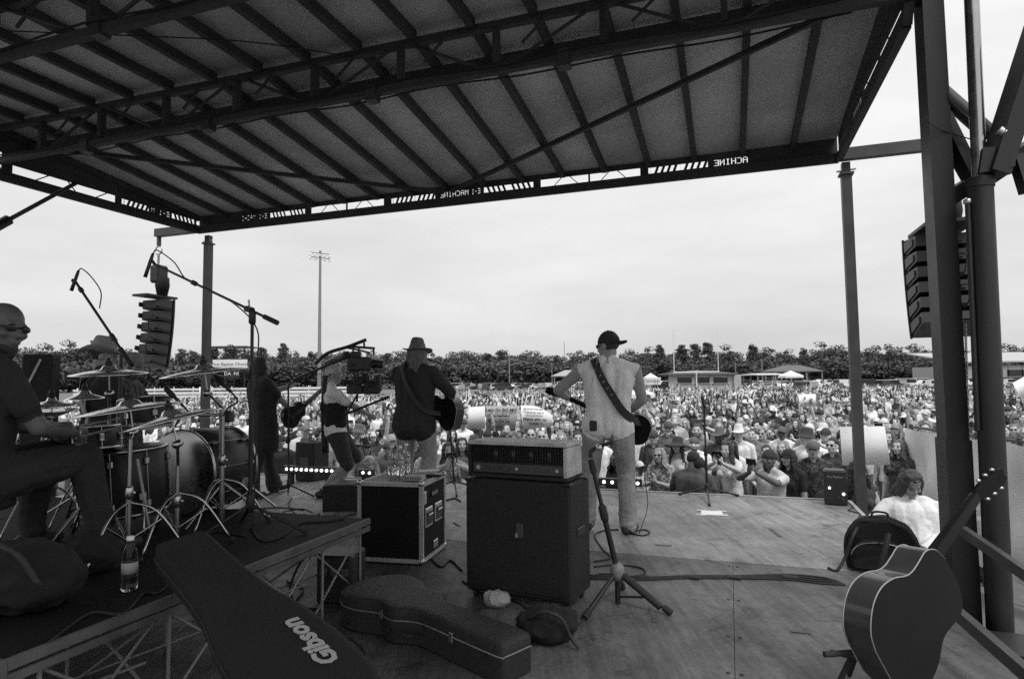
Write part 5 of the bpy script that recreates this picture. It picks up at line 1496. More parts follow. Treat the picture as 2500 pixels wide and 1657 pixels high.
# ---------------- cases and amplifiers
def rotframe(a): return V((math.cos(a), math.sin(a), 0)), V((-math.sin(a), math.cos(a), 0))
rk = thing('rack_case', 'black flight case rack with metal edges standing beside the riser', 'flight case', atz(960, 1372))
P0, P1 = atz(873, 1372), atz(1037, 1376); X = (P1 - P0).normalized(); Wd = (P1 - P0).length; Yd = V((-X.y, X.x, 0)); ang = -.02
Yd = (atz(1108, 1332) - P1); Yd.normalize(); Dp = .54; Hh = .60
X = V((Yd.y, -Yd.x, 0)); X = (X + (P1 - P0).normalized()).normalized(); Yd = V((-X.y, X.x, 0))
cen = P0 + X * Wd / 2 + Yd * Dp / 2
MB().box(cen + Z3 * (Hh / 2 + .02), (Wd - .012, Dp - .012, Hh - .02), X, Yd).build('body', 'laminate', rk)
for sx in (-1, 1):
    for sy in (-1, 1):
        MB().box(cen + X * sx * (Wd / 2 - .012) + Yd * sy * (Dp / 2 - .012) + Z3 * (Hh / 2 + .02), (.03, .03, Hh), X, Yd).build('edge_profile', 'alu_dull', rk)
        MB().ell(cen + X * sx * (Wd / 2 - .012) + Yd * sy * (Dp / 2 - .012) + Z3 * (Hh + .014), (.024, .024, .024)).build('ball_corner', 'alu', rk)
        MB().ell(cen + X * sx * (Wd / 2 - .012) + Yd * sy * (Dp / 2 - .012) + Z3 * .03, (.026, .026, .026)).build('ball_corner', 'alu', rk)
for sy in (-1, 1):
    for z in (.03, Hh + .006):
        MB().box(cen + Yd * sy * (Dp / 2 - .012) + Z3 * z, (Wd - .06, .032, .03), X, Yd).build('edge_profile', 'alu_dull', rk)
for sx in (-1, 1):
    for z in (.03, Hh + .006):
        MB().box(cen + X * sx * (Wd / 2 - .012) + Z3 * z, (.032, Dp - .06, .03), X, Yd).build('edge_profile', 'alu_dull', rk)
MB().box(cen + Z3 * (Hh + .013), (Wd - .03, Dp - .03, .012), X, Yd).build('top_panel', 'grey_steel', rk)
fx = cen + X * (Wd / 2)
for dy in (-.13, .09):
    o = MB().bbox(fx + Yd * dy + Z3 * .34 - X * .002, (.016, .16, .15), X, Yd, Z3, .006).build('recessed_handle', 'alu', rk)
    MB().bbox(fx + Yd * dy + Z3 * .335 + X * .008, (.006, .12, .10), X, Yd, Z3, .003).build('cup', 'black_plastic', o)
    MB().tube(fx + Yd * (dy - .045) + Z3 * .36 + X * .016, fx + Yd * (dy + .045) + Z3 * .36 + X * .016, .008, n=8).build('grip', 'alu', o)
for dy in (-.22,):
    MB().bbox(fx + Yd * dy + Z3 * .5 - X * .0, (.012, .06, .10), X, Yd, Z3, .004).build('butterfly_latch', 'alu', rk)
    MB().bbox(fx + Yd * .02 + Z3 * .1 - X * .0, (.012, .1, .06), X, Yd, Z3, .004).build('butterfly_latch', 'alu', rk)
lb = MB().bbox(fx + Yd * .0 + Z3 * .505 + X * .001, (.004, .13, .036), X, Yd, Z3, .001).build('name_plate', 'black_plastic', rk)
text_part('lettering', 'REQUESTS', .03, fx + Yd * .0 + Z3 * .505 + X * .004, Yd, Z3, 'print_light', rk, lift=.001, bold=.0006)
for sx in (-1, 1):
    for sy in (-1, 1):
        pass
RT = cen + Z3 * (Hh + .021)
# water bottles on the case
def bottle(p, label, h=.21, r=.032, fill=.55, tilt=0):
    t = thing('water_bottle', label, 'bottle', p, 'plastic water bottles')
    pr = [(r * .8, 0), (r, .008), (r, .03), (r * .95, .04), (r, .05), (r, .09), (r * .94, .10), (r, .11), (r, .135), (r * .85, .16), (r * .5, .185), (r * .42, .192), (r * .42, .2)]
    k = h / .21
    MB().lathe(p, [(a, z * k) for a, z in pr], n=16).build('shell', 'clear_plastic', t)
    MB().lathe(p, [(r * .46, .2 * k), (r * .48, .202 * k), (r * .48, .216 * k), (r * .3, .218 * k)], n=12).build('cap', 'white_paint', t)
    MB().lathe(p, [(r * 1.012, .07 * k), (r * 1.012, .115 * k)], n=16).build('label', 'card_grey', t)
    return t
for i, (px, py, lab) in enumerate(((957, 1158, 'leftmost clear water bottle on the flight case'), (977, 1160, 'middle clear water bottle on the flight case'), (992, 1152, 'rightmost clear water bottle on the flight case'))):
    p = atz(px, py, RT.z); bottle(V((p.x, p.y, RT.z + .001)), lab, h=.235, r=.0345)
p = atz(1013, 1172, RT.z)
t = thing('card_box', 'grey paper box with ruled lid near the bottles on the flight case', 'box', V((p.x, p.y, RT.z)))
MB().bbox(V((p.x, p.y, RT.z + .022)), (.15, .085, .042), X, Yd, Z3, .004).build('box', 'card_grey', t)
for k in range(7): MB().box(V((p.x, p.y, RT.z + .022)) + X * (-.06 + .02 * k) - Yd * .0435, (.008, .002, .018), X, Yd).build('print_mark', 'ink', t)
p = atz(1063, 1162, RT.z)
t = thing('notebook', 'small dark notebook lying on the flight case edge', 'notebook', V((p.x, p.y, RT.z)))
MB().bbox(V((p.x, p.y, RT.z + .010)), (.13, .10, .018), X, Yd, Z3, .003).build('cover', 'black_plastic', t)
MB().box(V((p.x, p.y, RT.z + .0215)) + X * .02, (.05, .03, .002), X, Yd).build('sticker', 'white_paper', t)
p = atz(1045, 1153, RT.z)
tag(MB().tube(V((p.x - .08, p.y, RT.z + .012)), V((p.x + .09, p.y + .05, RT.z + .012)), .011, n=8).build('marker_pen', 'white_paint'), 'white marker pen lying behind the notebook', 'pen')

# big cabinet and amplifier head
al = R_(-26); X = V((math.cos(al), math.sin(al), 0)); Yd = V((-X.y, X.x, 0))
P1 = atz(1396, 1497); Wd, Dp, Hh = .735, .36, .745
cen = P1 - X * Wd / 2 + Yd * Dp / 2
cb2 = thing('speaker_cabinet', 'large black guitar speaker cabinet seen from behind under the amplifier', 'speaker cabinet', cen)
MB().bbox(cen + Z3 * (Hh / 2 + .03), (Wd, Dp, Hh - .03), X, Yd, Z3, .016).build('box', 'tolex', cb2)
MB().bbox(cen + Z3 * (Hh / 2 + .03) - Yd * (Dp / 2 - .004), (Wd - .06, .02, Hh - .1), X, Yd, Z3, .004).build('back_panel', 'tolex', cb2)
jk = MB().bbox(cen + Z3 * .46 - Yd * (Dp / 2 + .006) + X * .03, (.05, .01, .09), X, Yd, Z3, .003).build('jack_plate', 'grey_steel', cb2)
MB().bbox(cen + Z3 * .43 - Yd * (Dp / 2 + .014) + X * .01, (.016, .012, .03), X, Yd, Z3, .003).build('plug', 'alu', cb2)
MB().bbox(cen + Z3 * .45 + X * (Wd / 2 + .002), (.012, .13, .05), X, Yd, Z3, .01).build('side_handle', 'black_plastic', cb2)
for sx in (-1, 1):
    for sy in (-1, 1): MB().bbox(cen + X * sx * (Wd / 2 - .03) + Yd * sy * (Dp / 2 - .03) + Z3 * (Hh + .012), (.07, .07, .016), X, Yd, Z3, .006).build('corner_guard', 'black_plastic', cb2)
for sx in (-1, 1):
    for sy in (-1, 1):
        MB().tube(cen + X * (sx * (Wd / 2 - .05) - .012) + Yd * sy * (Dp / 2 - .05) + Z3 * .022, cen + X * (sx * (Wd / 2 - .05) + .012) + Yd * sy * (Dp / 2 - .05) + Z3 * .022, .021, n=10).build('castor', 'rubber', cb2)
HT = Hh + .022
hd = thing('amplifier_head', 'valve amplifier head with worn pale top standing on the black cabinet', 'amplifier', cen + Z3 * HT)
cH = cen + Z3 * HT - X * .012 - Yd * .01; hw, hdp, hh = .70, .27, .238
t0 = .022
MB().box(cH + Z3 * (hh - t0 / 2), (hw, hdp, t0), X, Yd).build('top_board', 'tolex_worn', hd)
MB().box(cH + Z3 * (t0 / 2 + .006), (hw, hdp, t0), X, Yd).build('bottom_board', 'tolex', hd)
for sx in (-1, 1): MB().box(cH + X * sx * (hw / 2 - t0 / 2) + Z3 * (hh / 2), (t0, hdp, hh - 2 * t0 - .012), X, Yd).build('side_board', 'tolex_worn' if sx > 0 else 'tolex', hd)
MB().box(cH + Z3 * (hh / 2) + Yd * (hdp / 2 - .03), (hw - 2 * t0 - .004, .012, hh - 2 * t0 - .01), X, Yd).build('front_panel', 'tolex', hd)
MB().box(cH + Z3 * .065 - Yd * .03, (hw - 2 * t0 - .01, hdp - .1, .06), X, Yd).build('chassis', 'grey_steel', hd)
for k in range(9):
    o = cH - X * .28 + X * .07 * k + Z3 * .066 - Yd * (hdp / 2 - .022)
    MB().tube(o, o - Yd * .012, .011 if k % 3 else .016, n=8).build('knob', 'grey_steel' if k % 4 else 'alu', hd)
for k in range(4):
    o = cH - X * .2 + X * .13 * k + Z3 * .1 - Yd * .02
    MB().lathe(o, [(.016, 0), (.022, .02), (.022, .065), (.008, .085)], n=10).build('valve', 'window_dark', hd)
# rear guard mesh: many fine wires, one part
g = MB()
for k in range(36):
    o = cH + X * (-.31 + .0177 * k) - Yd * (hdp / 2 - .008); g.tube(o + Z3 * .10, o + Z3 * (hh - .03), .0012, n=3, caps=False)
for k in range(8):
    z = .105 + .014 * k; g.tube(cH - X * .32 + Z3 * z - Yd * (hdp / 2 - .008), cH + X * .32 + Z3 * z - Yd * (hdp / 2 - .008), .0012, n=3, caps=False)
g.build('rear_mesh', 'grey_steel', hd, 'stuff')
MB().path(bez([cH - X * .2 + Z3 * (hh + .002), cH - X * .1 + Z3 * (hh + .035), cH + X * .1 + Z3 * (hh + .035), cH + X * .2 + Z3 * (hh + .002)], 5)[2:-2], .012, 6).build('handle', 'tolex_worn', hd) if False else None

# hard guitar case lying on the floor
zc = .19
B_, N_ = atz(893, 1412, zc), atz(1262, 1557, zc); B_.z = 0; N_.z = 0
A = (N_ - B_).normalized(); S_ = V((-A.y, A.x, 0)); Lc = (N_ - B_).length
half = [(0, .08), (.02, .155), (.07, .21), (.16, .24), (.27, .228), (.36, .185), (.43, .165), (.50, .178), (.56, .172), (.62, .13), (.70, .10), (.85, .098), (Lc - .04, .10), (Lc, .075)]
def smooth2(h, n=4):
    q = bez([(a, b_, 0) for a, b_ in h], n); return [(p.x, p.y) for p in q]
hs = smooth2(half); outl = [(a, -b_) for a, b_ in hs] + [(a, b_) for a, b_ in reversed(hs)]
gc = thing('guitar_case', 'black hard guitar case lying on the deck behind the flight case', 'guitar case', B_.lerp(N_, .5))
MB().prism(outl, B_ + Z3 * .012, A, S_, .112, True).build('shell', 'case_vinyl', gc)
def shrink(o, k):
    c = (sum(p[0] for p in o) / len(o), sum(p[1] for p in o) / len(o)); return [(c[0] + (a - c[0]) * (1 - k / .5), b_ * (1 - k / .17)) for a, b_ in o]
lid = MB()
lo = [outl, outl, shrink(outl, .006), shrink(outl, .018), shrink(outl, .05)]; zz = [.13, .172, .184, .192, .196]
n_ = len(outl); vs = []
for o_, z_ in zip(lo, zz): vs += [B_ + A * a + S_ * b_ + Z3 * z_ for a, b_ in o_]
lid.add(vs, [(j * n_ + i, j * n_ + (i + 1) % n_, (j + 1) * n_ + (i + 1) % n_, (j + 1) * n_ + i) for j in range(4) for i in range(n_)], True); lid.add(vs[-n_:], [tuple(range(n_))]); lid.add(vs[:n_], [tuple(reversed(range(n_)))])
lid.build('lid', 'case_vinyl', gc)
MB().path([B_ + A * a * 1.0 + S_ * b_ * 1.012 + Z3 * .127 for a, b_ in outl], .004, 5, True).build('valance', 'pole_steel', gc)
for a, b_ in ((.10, -.205), (.42, -.158), (.95, -.1)):
    o = B_ + A * a + S_ * b_ + Z3 * .127
    k = MB().bbox(o - S_ * .006, (.032, .012, .05), A, S_, Z3, .003).build('latch', 'alu', gc)
o = B_ + A * .62 - S_ * .15 + Z3 * .08
MB().path(bez([o - A * .07, o - A * .06 - S_ * .03, o + A * .06 - S_ * .03, o + A * .07], 5), .009, 6).build('handle', 'rubber', gc)

# soft case with printed maker name leaning on the riser
T_, Bq = atY(440, 1312, 2.82), atY(812, 1690, 2.12)
A = (Bq - T_).normalized(); Lg = (Bq - T_).length
nrm_ = V((.35, -.45, .82)); nrm_ = (nrm_ - A * nrm_.dot(A)).normalized(); S_ = nrm_.cross(A)
gb = thing('gig_bag', 'black soft guitar case with maker name leaning across the riser edge', 'guitar case', Bq)
hf = [(0, .08), (.03, .11), (.3, .115), (.55, .13), (.75, .17), (1.0, .19), (1.2, .18), (1.34, .13), (1.38, .05)]
hs = smooth2(hf, 3); o2 = [(a * Lg / 1.22, -b_) for a, b_ in hs] + [(a * Lg / 1.22, b_) for a, b_ in reversed(hs)]
vs = []; n_ = len(o2)
for k, z_ in ((.0, 0), (0, .085), (.008, .098), (.03, .104)): vs += [T_ + A * a + S_ * b_ * (1 - k / .2) + nrm_ * (z_ - .1) for a, b_ in o2]
bg_ = MB(); bg_.add(vs, [(j * n_ + i, j * n_ + (i + 1) % n_, (j + 1) * n_ + (i + 1) % n_, (j + 1) * n_ + i) for j in range(3) for i in range(n_)], True); bg_.add(vs[-n_:], [tuple(range(n_))]); bg_.add(vs[:n_], [tuple(reversed(range(n_)))])
bg_.build('shell', 'nylon', gb)
MB().path([T_ + A * a + S_ * b_ * 1.01 + nrm_ * (-.055) for a, b_ in o2], .006, 5, True).build('zip', 'rubber', gb)
# lettering on the upper face
d = ray(758, 1566); tt = (T_ - CAM + nrm_ * .004).dot(nrm_) / d.dot(nrm_); pc = CAM + d * tt
text_part('lettering', 'Gibson', .10, pc, -A, -S_ if (-A).cross(-S_).dot(nrm_) > 0 else S_, 'print_light', gb, lift=.004, shear=.25, bold=.004)

# small boxes and bags around the amplifier
p = atz(815, 1475)
sbx = thing('power_box', 'small dark power box on the deck under the riser edge', 'box', p)
X2, Y2 = rotframe(R_(-8))
MB().bbox(p + Y2 * .12 + Z3 * .15, (.24, .24, .30), X2, Y2, Z3, .012).build('body', 'black_plastic', sbx)
for k in range(3): MB().bbox(p + X2 * (-.07 + .07 * k) - Y2 * .003 + Z3 * .2, (.05, .012, .05), X2, Y2, Z3, .004).build('socket', 'grey_steel', sbx)
MB().path(bez([p + V((-.1, .05, .3)), p + V((-.2, .0, .28)), p + V((-.26, -.05, .12)), p + V((-.2, -.1, .02))], 6), .008, 6).build('lead', 'rubber', sbx)
# black bag
def lump(name, label, cat, p, rad, m_, seed, extra=()):
    rg_ = np.random.default_rng(seed); P = Prims()
    P.ell((0, 0, rad[2] * .8), rad, None, 0)
    for k in range(7): P.ell((rg_.uniform(-.6, .6) * rad[0], rg_.uniform(-.6, .6) * rad[1], rad[2] * rg_.uniform(.4, 1.1)), (rad[0] * .5, rad[1] * .5, rad[2] * .6), None, 0)
    me = remesh(P.mesh(), min(rad) * .12, 2, .5, (min(rad) * .5, min(rad) * .5))
    Vv = coords(me); Vv[:, 2] = np.maximum(Vv[:, 2], .003); me.vertices.foreach_set('co', Vv.ravel())
    me.materials.append(MATS[m_]); me.name = name
    t = thing(name, label, cat, p); o = bpy.data.objects.new('bag_body', me); link(o, t)
    return t
t = lump('black_bag', 'soft black bag slumped on the deck in front of the cabinet', 'bag', atz(1335, 1560), (.17, .13, .10), 'nylon', 4)
p = ORG[t]
MB().path(bez([p + V((-.1, -.06, .13)), p + V((-.02, -.12, .19)), p + V((.07, -.14, .16)), p + V((.12, -.13, .06)), p + V((.16, -.15, .012))], 6), .009, 6).build('strap', 'strap', t)
t = lump('crumpled_towel', 'crumpled pale towel lying beside the black bag', 'towel', atz(1215, 1478), (.085, .07, .05), 'card_grey', 9)
t.children[0].name = 'cloth_folds'

# ---------------- microphone stands
def tripod(t, c, r, legs, h=.16, m_='black_steel', zb=None):
    z0 = c.z
    for a in legs:
        f = V((c.x + r * math.cos(a), c.y + r * math.sin(a), z0 + .012)); k = V((c.x, c.y, z0 + h))
        MB().tube(k, f, .0105, n=8).build('leg', m_, t)
        MB().tube(f + (k - f) * .06, f, .014, n=8).build('foot', 'rubber', t)
    MB().lathe(V((c.x, c.y, z0 + h - .05)), [(.012, 0), (.024, .02), (.026, .06), (.02, .11), (.012, .12)], n=10).build('hub', m_, t)
def mic(t, tip, back, m_='black_plastic', r=.011):
    d = (tip - back).normalized(); L_ = (tip - back).length
    o = MB().lathe(back, [(r * .75, 0), (r, L_ * .15), (r * 1.1, L_ * .7), (r * 1.15, L_ * .72), (r * 1.15, L_)], d, 12).build('microphone', m_, t); return o

# tall boom stand on the riser
bs = thing('boom_stand', 'tall black boom microphone stand rising over the drum riser', 'microphone stand', atz(608, 1290, RZ))
c = atz(610, 1300, RZ); Yc = c.y
tripod(bs, c, .36, (R_(-128), R_(-8), R_(120)), .17)
pt = atY(616, 772, Yc)
MB().tube(c + Z3 * .1, V((c.x + (pt.x - c.x) * .5, c.y, c.z + (pt.z - c.z) * .52)), .014, n=10).build('lower_tube', 'black_steel', bs)
MB().tube(V((c.x + (pt.x - c.x) * .5, c.y, c.z + (pt.z - c.z) * .5)), pt, .0105, n=10).build('upper_tube', 'black_steel', bs)
b0, b1 = atY(677, 788, Yc - .1), atY(378, 645, Yc + .55)
jn = b0.lerp(b1, .2)
MB().tube(b0.lerp(b1, .06), b1, .0085, n=8).build('boom', 'black_steel', bs)
MB().tube(b0, b0.lerp(b1, .09), .016, n=10).build('grip', 'rubber', bs)
MB().lathe(pt - Z3 * .05, [(.014, 0), (.022, .01), (.022, .07), (.012, .1)], n=10).build('clutch', 'black_plastic', bs)
MB().tube(jn + V((0, -.04, 0)), jn + V((0, .04, 0)), .02, n=10).build('clutch', 'black_plastic', bs)
MB().tube(jn, jn + V((0, -.01, .06)), .007, n=6).build('clamp_screw', 'alu', bs)
MB().lathe(b0.lerp(b1, .62), [(.011, 0), (.017, .01), (.017, .05), (.011, .06)], b1 - b0, 8).build('collar', 'black_plastic', bs)
mt, mb_ = atY(354, 677, b1.y), atY(374, 618, b1.y)
MB().path(bez([b1, b1 + V((-.03, 0, .03)), mb_.lerp(mt, .6)], 4), .011, 6).build('mic_clip', 'black_plastic', bs)
mic(bs, mt, mb_)
MB().path(bez([mb_, mb_ + V((.03, 0, .02)), atY(425, 640, b1.y - .05), atY(455, 682, b1.y - .1), b0.lerp(b1, .5), b0.lerp(b1, .3) - Z3 * .012, pt + V((.03, 0, -.08)), pt + V((.035, 0, -.3)), V((c.x + .04, c.y - .02, c.z + .6)), V((c.x + .03, c.y - .03, c.z + .02))], 6), .0045, 5).build('cable', 'rubber', bs)

# second overhead microphone further back
bs2 = thing('boom_stand', 'slender boom microphone stand left of the far line array', 'microphone stand', atz(300, 1180, RZ))
Yq = 4.6
c2 = V((atY(296, 900, Yq).x, Yq, RZ)); tripod(bs2, c2, .3, (R_(200), R_(320), R_(80)), .16)
pt = atY(296, 868, Yq)
MB().tube(c2 + Z3 * .1, pt, .012, n=8).build('tube', 'black_steel', bs2)
b0, b1 = atY(322, 892, Yq - .1), atY(186, 690, Yq + .1)
MB().tube(b0, b1, .0095, n=8).build('boom', 'black_steel', bs2)
MB().tube(b0.lerp(b1, .0), b0.lerp(b1, .2), .016, n=8).build('grip', 'rubber', bs2)
MB().lathe(b0.lerp(b1, .3), [(.011, 0), (.017, .01), (.017, .05), (.011, .06)], b1 - b0, 8).build('collar', 'black_plastic', bs2)
MB().lathe(b0.lerp(b1, .88), [(.011, 0), (.017, .01), (.017, .04), (.011, .05)], b1 - b0, 8).build('collar', 'black_plastic', bs2)
MB().path(bez([b1, b1 + V((-.03, 0, .02)), atY(182, 690, Yq + .1)], 4), .012, 6).build('mic_clip', 'black_plastic', bs2)
mt, mb_ = atY(174, 710, Yq + .1), atY(192, 660, Yq + .1); mic(bs2, mt, mb_)
MB().path(bez([mb_, atY(200, 656, Yq + .1), atY(222, 675, Yq + .05), atY(246, 712, Yq + .05), atY(243, 752, Yq)], 6), .0045, 5).build('cable', 'rubber', bs2)

# stand with tripod beside the amplifier
ts = thing('tripod_stand', 'black tripod microphone stand leaning beside the amplifier', 'microphone stand', atz(1510, 1440))
hub = atY(1507, 1392, 4.02); f1, f2, f3 = atz(1638, 1502), atz(1428, 1512), atz(1520, 1438)
for f in (f1, f2, f3):
    f = f + Z3 * .016; MB().tube(hub, f, .014 if f is not f1 else .018, n=10).build('leg', 'black_steel', ts)
    dd = (hub - f).normalized(); MB().tube(f + dd * .05, f - dd * .005, .021, n=10).build('foot', 'rubber', ts)
MB().tube(hub.lerp(f1, .12), hub.lerp(f1, .82), .023, n=10).build('leg_sleeve', 'rubber', ts)
MB().lathe(hub - Z3 * .03, [(.03, -.03), (.045, 0), (.045, .05), (.03, .07), (.018, .08)], n=12).build('hub', 'pole_steel', ts)
for a, c_ in ((f1, f3), (f3, f2)):
    MB().tube(hub.lerp(a, .6), hub - Z3 * .16, .007, n=6).build('brace', 'black_steel', ts)
MB().tube(hub, hub - Z3 * .2, .017, n=8).build('centre_tube', 'black_steel', ts)
tp = atY(1441, 1116, 4.02); md = hub.lerp(tp, .5)
MB().tube(hub, md, .018, n=10).build('lower_tube', 'black_steel', ts)
MB().lathe(md, [(.018, -.05), (.026, -.03), (.026, .04), (.016, .06)], tp - hub, 10).build('clutch', 'rubber', ts)
MB().tube(md, hub.lerp(tp, .9), .013, n=10).build('upper_tube', 'black_steel', ts)
MB().tube(hub.lerp(tp, .86), hub.lerp(tp, .98), .02, n=10).build('clutch', 'rubber', ts)
MB().path(bez([tp, atY(1443, 1102, 4.02), atY(1460, 1090, 4.02), atY(1500, 1078, 4.0)], 5), [.014] * 8 + [.012] * 8, 8).build('mic_clip', 'black_plastic', ts)
MB().lathe(atY(1462, 1092, 4.0), [(.012, -.03), (.02, -.02), (.02, .02), (.012, .03)], (0, 1, 0), 10).build('clamp_screw', 'alu', ts)

# stand at the stage front
fs_ = thing('microphone_stand', 'straight black microphone stand at the front stage edge', 'microphone stand', atz(1726, 1212))
c = atz(1727, 1216)
for px, py in ((1657, 1208), (1803, 1211), (1732, 1236)):
    f = atz(px, py) + Z3 * .012; MB().tube(c + Z3 * .12, f, .011, n=8).build('leg', 'black_steel', fs_); MB().tube(f + (c + Z3 * .1 - f) * .08, f, .015, n=8).build('foot', 'rubber', fs_)
pt = atY(1719, 995, c.y); pt = V((pt.x, c.y, pt.z))
MB().lathe(c + Z3 * .08, [(.016, 0), (.03, .02), (.03, .07), (.016, .1)], n=10).build('hub', 'black_steel', fs_)
MB().tube(c + Z3 * .1, (c + pt) / 2, .015, n=8).build('lower_tube', 'black_steel', fs_); MB().tube((c + pt) / 2, pt, .011, n=8).build('upper_tube', 'black_steel', fs_)
MB().lathe((c + pt) / 2, [(.015, -.04), (.022, -.03), (.022, .03), (.014, .05)], n=8).build('clutch', 'rubber', fs_)
mic(fs_, pt + V((.0, .06, .13)), pt + V((0, -.02, 0)), r=.02)

# singer microphone stand and bassist microphone stand
def straight(px, ytop, pbase, label, legs, micdir=None):
    t = thing('microphone_stand', label, 'microphone stand', pbase); tripod(t, pbase, .34, legs, .15)
    pt = atY(px, ytop, pbase.y); MB().tube(pbase + Z3 * .1, pt, .012, n=8).build('tube', 'black_steel', t)
    MB().lathe(pbase.lerp(pt, .5), [(.012, -.04), (.02, -.03), (.02, .03), (.012, .05)], n=8).build('clutch', 'rubber', t)
    if micdir is not None:
        q = pt + V(micdir) * .2; MB().tube(pt, q, .009, n=8).build('boom', 'black_steel', t); mic(t, q + V(micdir) * .14, q, r=.02)
    return t
straight(704, 940, atz(704, 1212), 'black tripod microphone stand in front of the long haired bassist', (R_(-145), R_(-10), R_(110)), (.3, .4, .25))
straight(1087, 890, V((-.75, 8.05, 0)), 'thin microphone stand in front of the singer', (R_(40), R_(160), R_(280)), (-.75, -.5, .25))

# ---------------- things on the deck
sl = thing('set_list', 'white set list sheet taped to the deck at the stage front', 'paper', atz(1738, 1250))
q = [atz(1712, 1246), atz(1762, 1248), atz(1766, 1258), atz(1711, 1257)]
MB().hexa([p + Z3 * .003 for p in (q[3], q[2], q[1], q[0])] + [p + Z3 * .0045 for p in (q[3], q[2], q[1], q[0])]).build('sheet', 'white_paper', sl)
for i in range(4): MB().box(q[i] + Z3 * .0055, (.09, .045, .0012), *rotframe(R_(-19))).build('tape', 'white_paint', sl)

fm = thing('effects_machine', 'small upright black effects machine with lit button at the right front corner', 'effects machine', atz(2040, 1232))
X2, Y2 = rotframe(R_(-24)); p = atz(2042, 1234) + Y2 * .1
MB().bbox(p + Z3 * .19, (.225, .2, .36), X2, Y2, Z3, .008).build('housing', 'black_plastic', fm)
MB().bbox(p + Z3 * .374, (.2, .17, .012), X2, Y2, Z3, .004).build('top_plate', 'grey_steel', fm)
fo = p - Y2 * .101
text_part('lettering', 'Fire Machine', .03, fo + Z3 * .31, X2, Z3, 'print_light', fm, lift=.001)
for dx, dz, m_, r in ((-.06, .19, 'led', .011), (.075, .13, 'led', .013), (.02, .09, 'grey_steel', .014), (.065, .08, 'grey_steel', .014), (.05, .165, 'grey_steel', .009)):
    MB().tube(fo + X2 * dx + Z3 * dz, fo + X2 * dx + Z3 * dz - Y2 * .008, r, n=12).build('button', m_, fm)
for sx in (-1, 1):
    for sy in (-1, 1): MB().tube(p + X2 * sx * .08 + Y2 * sy * .07, p + X2 * sx * .08 + Y2 * sy * .07 + Z3 * .012, .014, n=8).build('foot', 'rubber', fm)
MB().path(bez([p + X2 * .1 + Y2 * .0 + Z3 * .03, p + X2 * .16 - Y2 * .15 + Z3 * .008, p + X2 * .1 - Y2 * .35 + Z3 * .008, p + X2 * .2 - Y2 * .5 + Z3 * .008, p + X2 * .17 - Y2 * .62 + Z3 * .008], 6), .006, 5).build('power_lead', 'rubber', fm)

# row of small floor lights along the stage front
def led_bar(x0, x1, y0, y1, n, label, zc_=.05, v=7.72):
    a, c = atv(x0, y0, v), atv(x1, y1, v); ax = (c - a).normalized()
    t = thing('light_bar', label, 'light bar', V(((a.x + c.x) / 2, (a.y + c.y) / 2, 0)), 'floor light bars')
    a.z = c.z = max(.05, (a.z + c.z) / 2)
    MB().bar(a - ax * .06 + V((0, .03, 0)), c + ax * .06 + V((0, .03, 0)), .06, .09).build('housing', 'black_plastic', t)
    for s_ in (.1, .9): 
        q_ = a.lerp(c, s_); MB().box(V((q_.x, q_.y + .03, a.z / 2 - .02)), (.05, .08, max(.01, a.z - .046))).build('bracket', 'black_steel', t)
    for k in range(n):
        q_ = a.lerp(c, k / max(1, n - 1)); MB().lathe(q_ + V((0, -.002, 0)), [(.017, 0), (.017, .012), (.006, .018)], (.15, -1, .05), 14).build('lamp', 'led', t)
led_bar(562, 601, 1137, 1139, 4, 'lit floor light bar just right of the bass drum')
led_bar(700, 810, 1144, 1149, 10, 'lit floor light bar behind the bassist microphone stand', v=7.35)
led_bar(886, 902, 1154, 1153, 2, 'short lit floor light bar left of the water bottles')
led_bar(1434, 1556, 1176, 1177, 7, 'lit floor light bar behind the guitarist legs', v=7.7)

# front fill loudspeaker box
X2, Y2 = rotframe(R_(-22))
ff = thing('monitor_box', 'black loudspeaker box at the front edge beyond the bassist', 'loudspeaker', atv(762, 1165, 7.85))
p = atv(762, 1166, 7.78); p = V((p.x, p.y, .0)); k = (atv(762, 1078, 7.72).z)
MB().bbox(p + Z3 * (k / 2 + .003), (.33, .34, k - .004), X2, Y2, Z3, .012).build('cabinet', 'tolex', ff)
MB().bbox(p + Z3 * (k / 2) - Y2 * .172, (.16, .01, .12), X2, Y2, Z3, .003).build('rear_panel', 'grey_steel', ff)
MB().bbox(p + Z3 * (k + .01) , (.14, .03, .02), X2, Y2, Z3, .006).build('top_handle', 'black_plastic', ff)
# small floor amplifier under the camera operator
p = atz(850, 1248)
wd = thing('floor_monitor', 'low black floor monitor wedge under the camera operator', 'loudspeaker', p)
MB().prism([(-.26, 0), (.26, 0), (.26, .2), (.1, .27), (-.26, .27)], p + V((-.02, .0, .002)) + V((0, .38, 0)), V((1, 0, 0)), Z3, .38).build('cabinet', 'tolex', wd)
MB().box(p + V((-.1, .19, .279)), (.3, .34, .012)).build('top_plate', 'grey_steel', wd)
MB().bbox(p + V((-.29, .19, .14)), (.012, .14, .05), b=.004).build('side_handle', 'black_plastic', wd)

# pedals near the bassist
pd = thing('effect_pedals', 'low dark pedal board with cables on the deck left of the flight case', 'pedal board', atz(780, 1250))
p = atz(735, 1285)
MB().bbox(p + V((0, .15, .03)), (.62, .3, .05), b=.01).build('board', 'black_plastic', pd)
for k in range(4): MB().bbox(p + V((-.22 + .15 * k, .16, .07)), (.08, .13, .035), b=.006).build('pedal', 'grey_steel' if k % 2 else 'black_steel', pd)

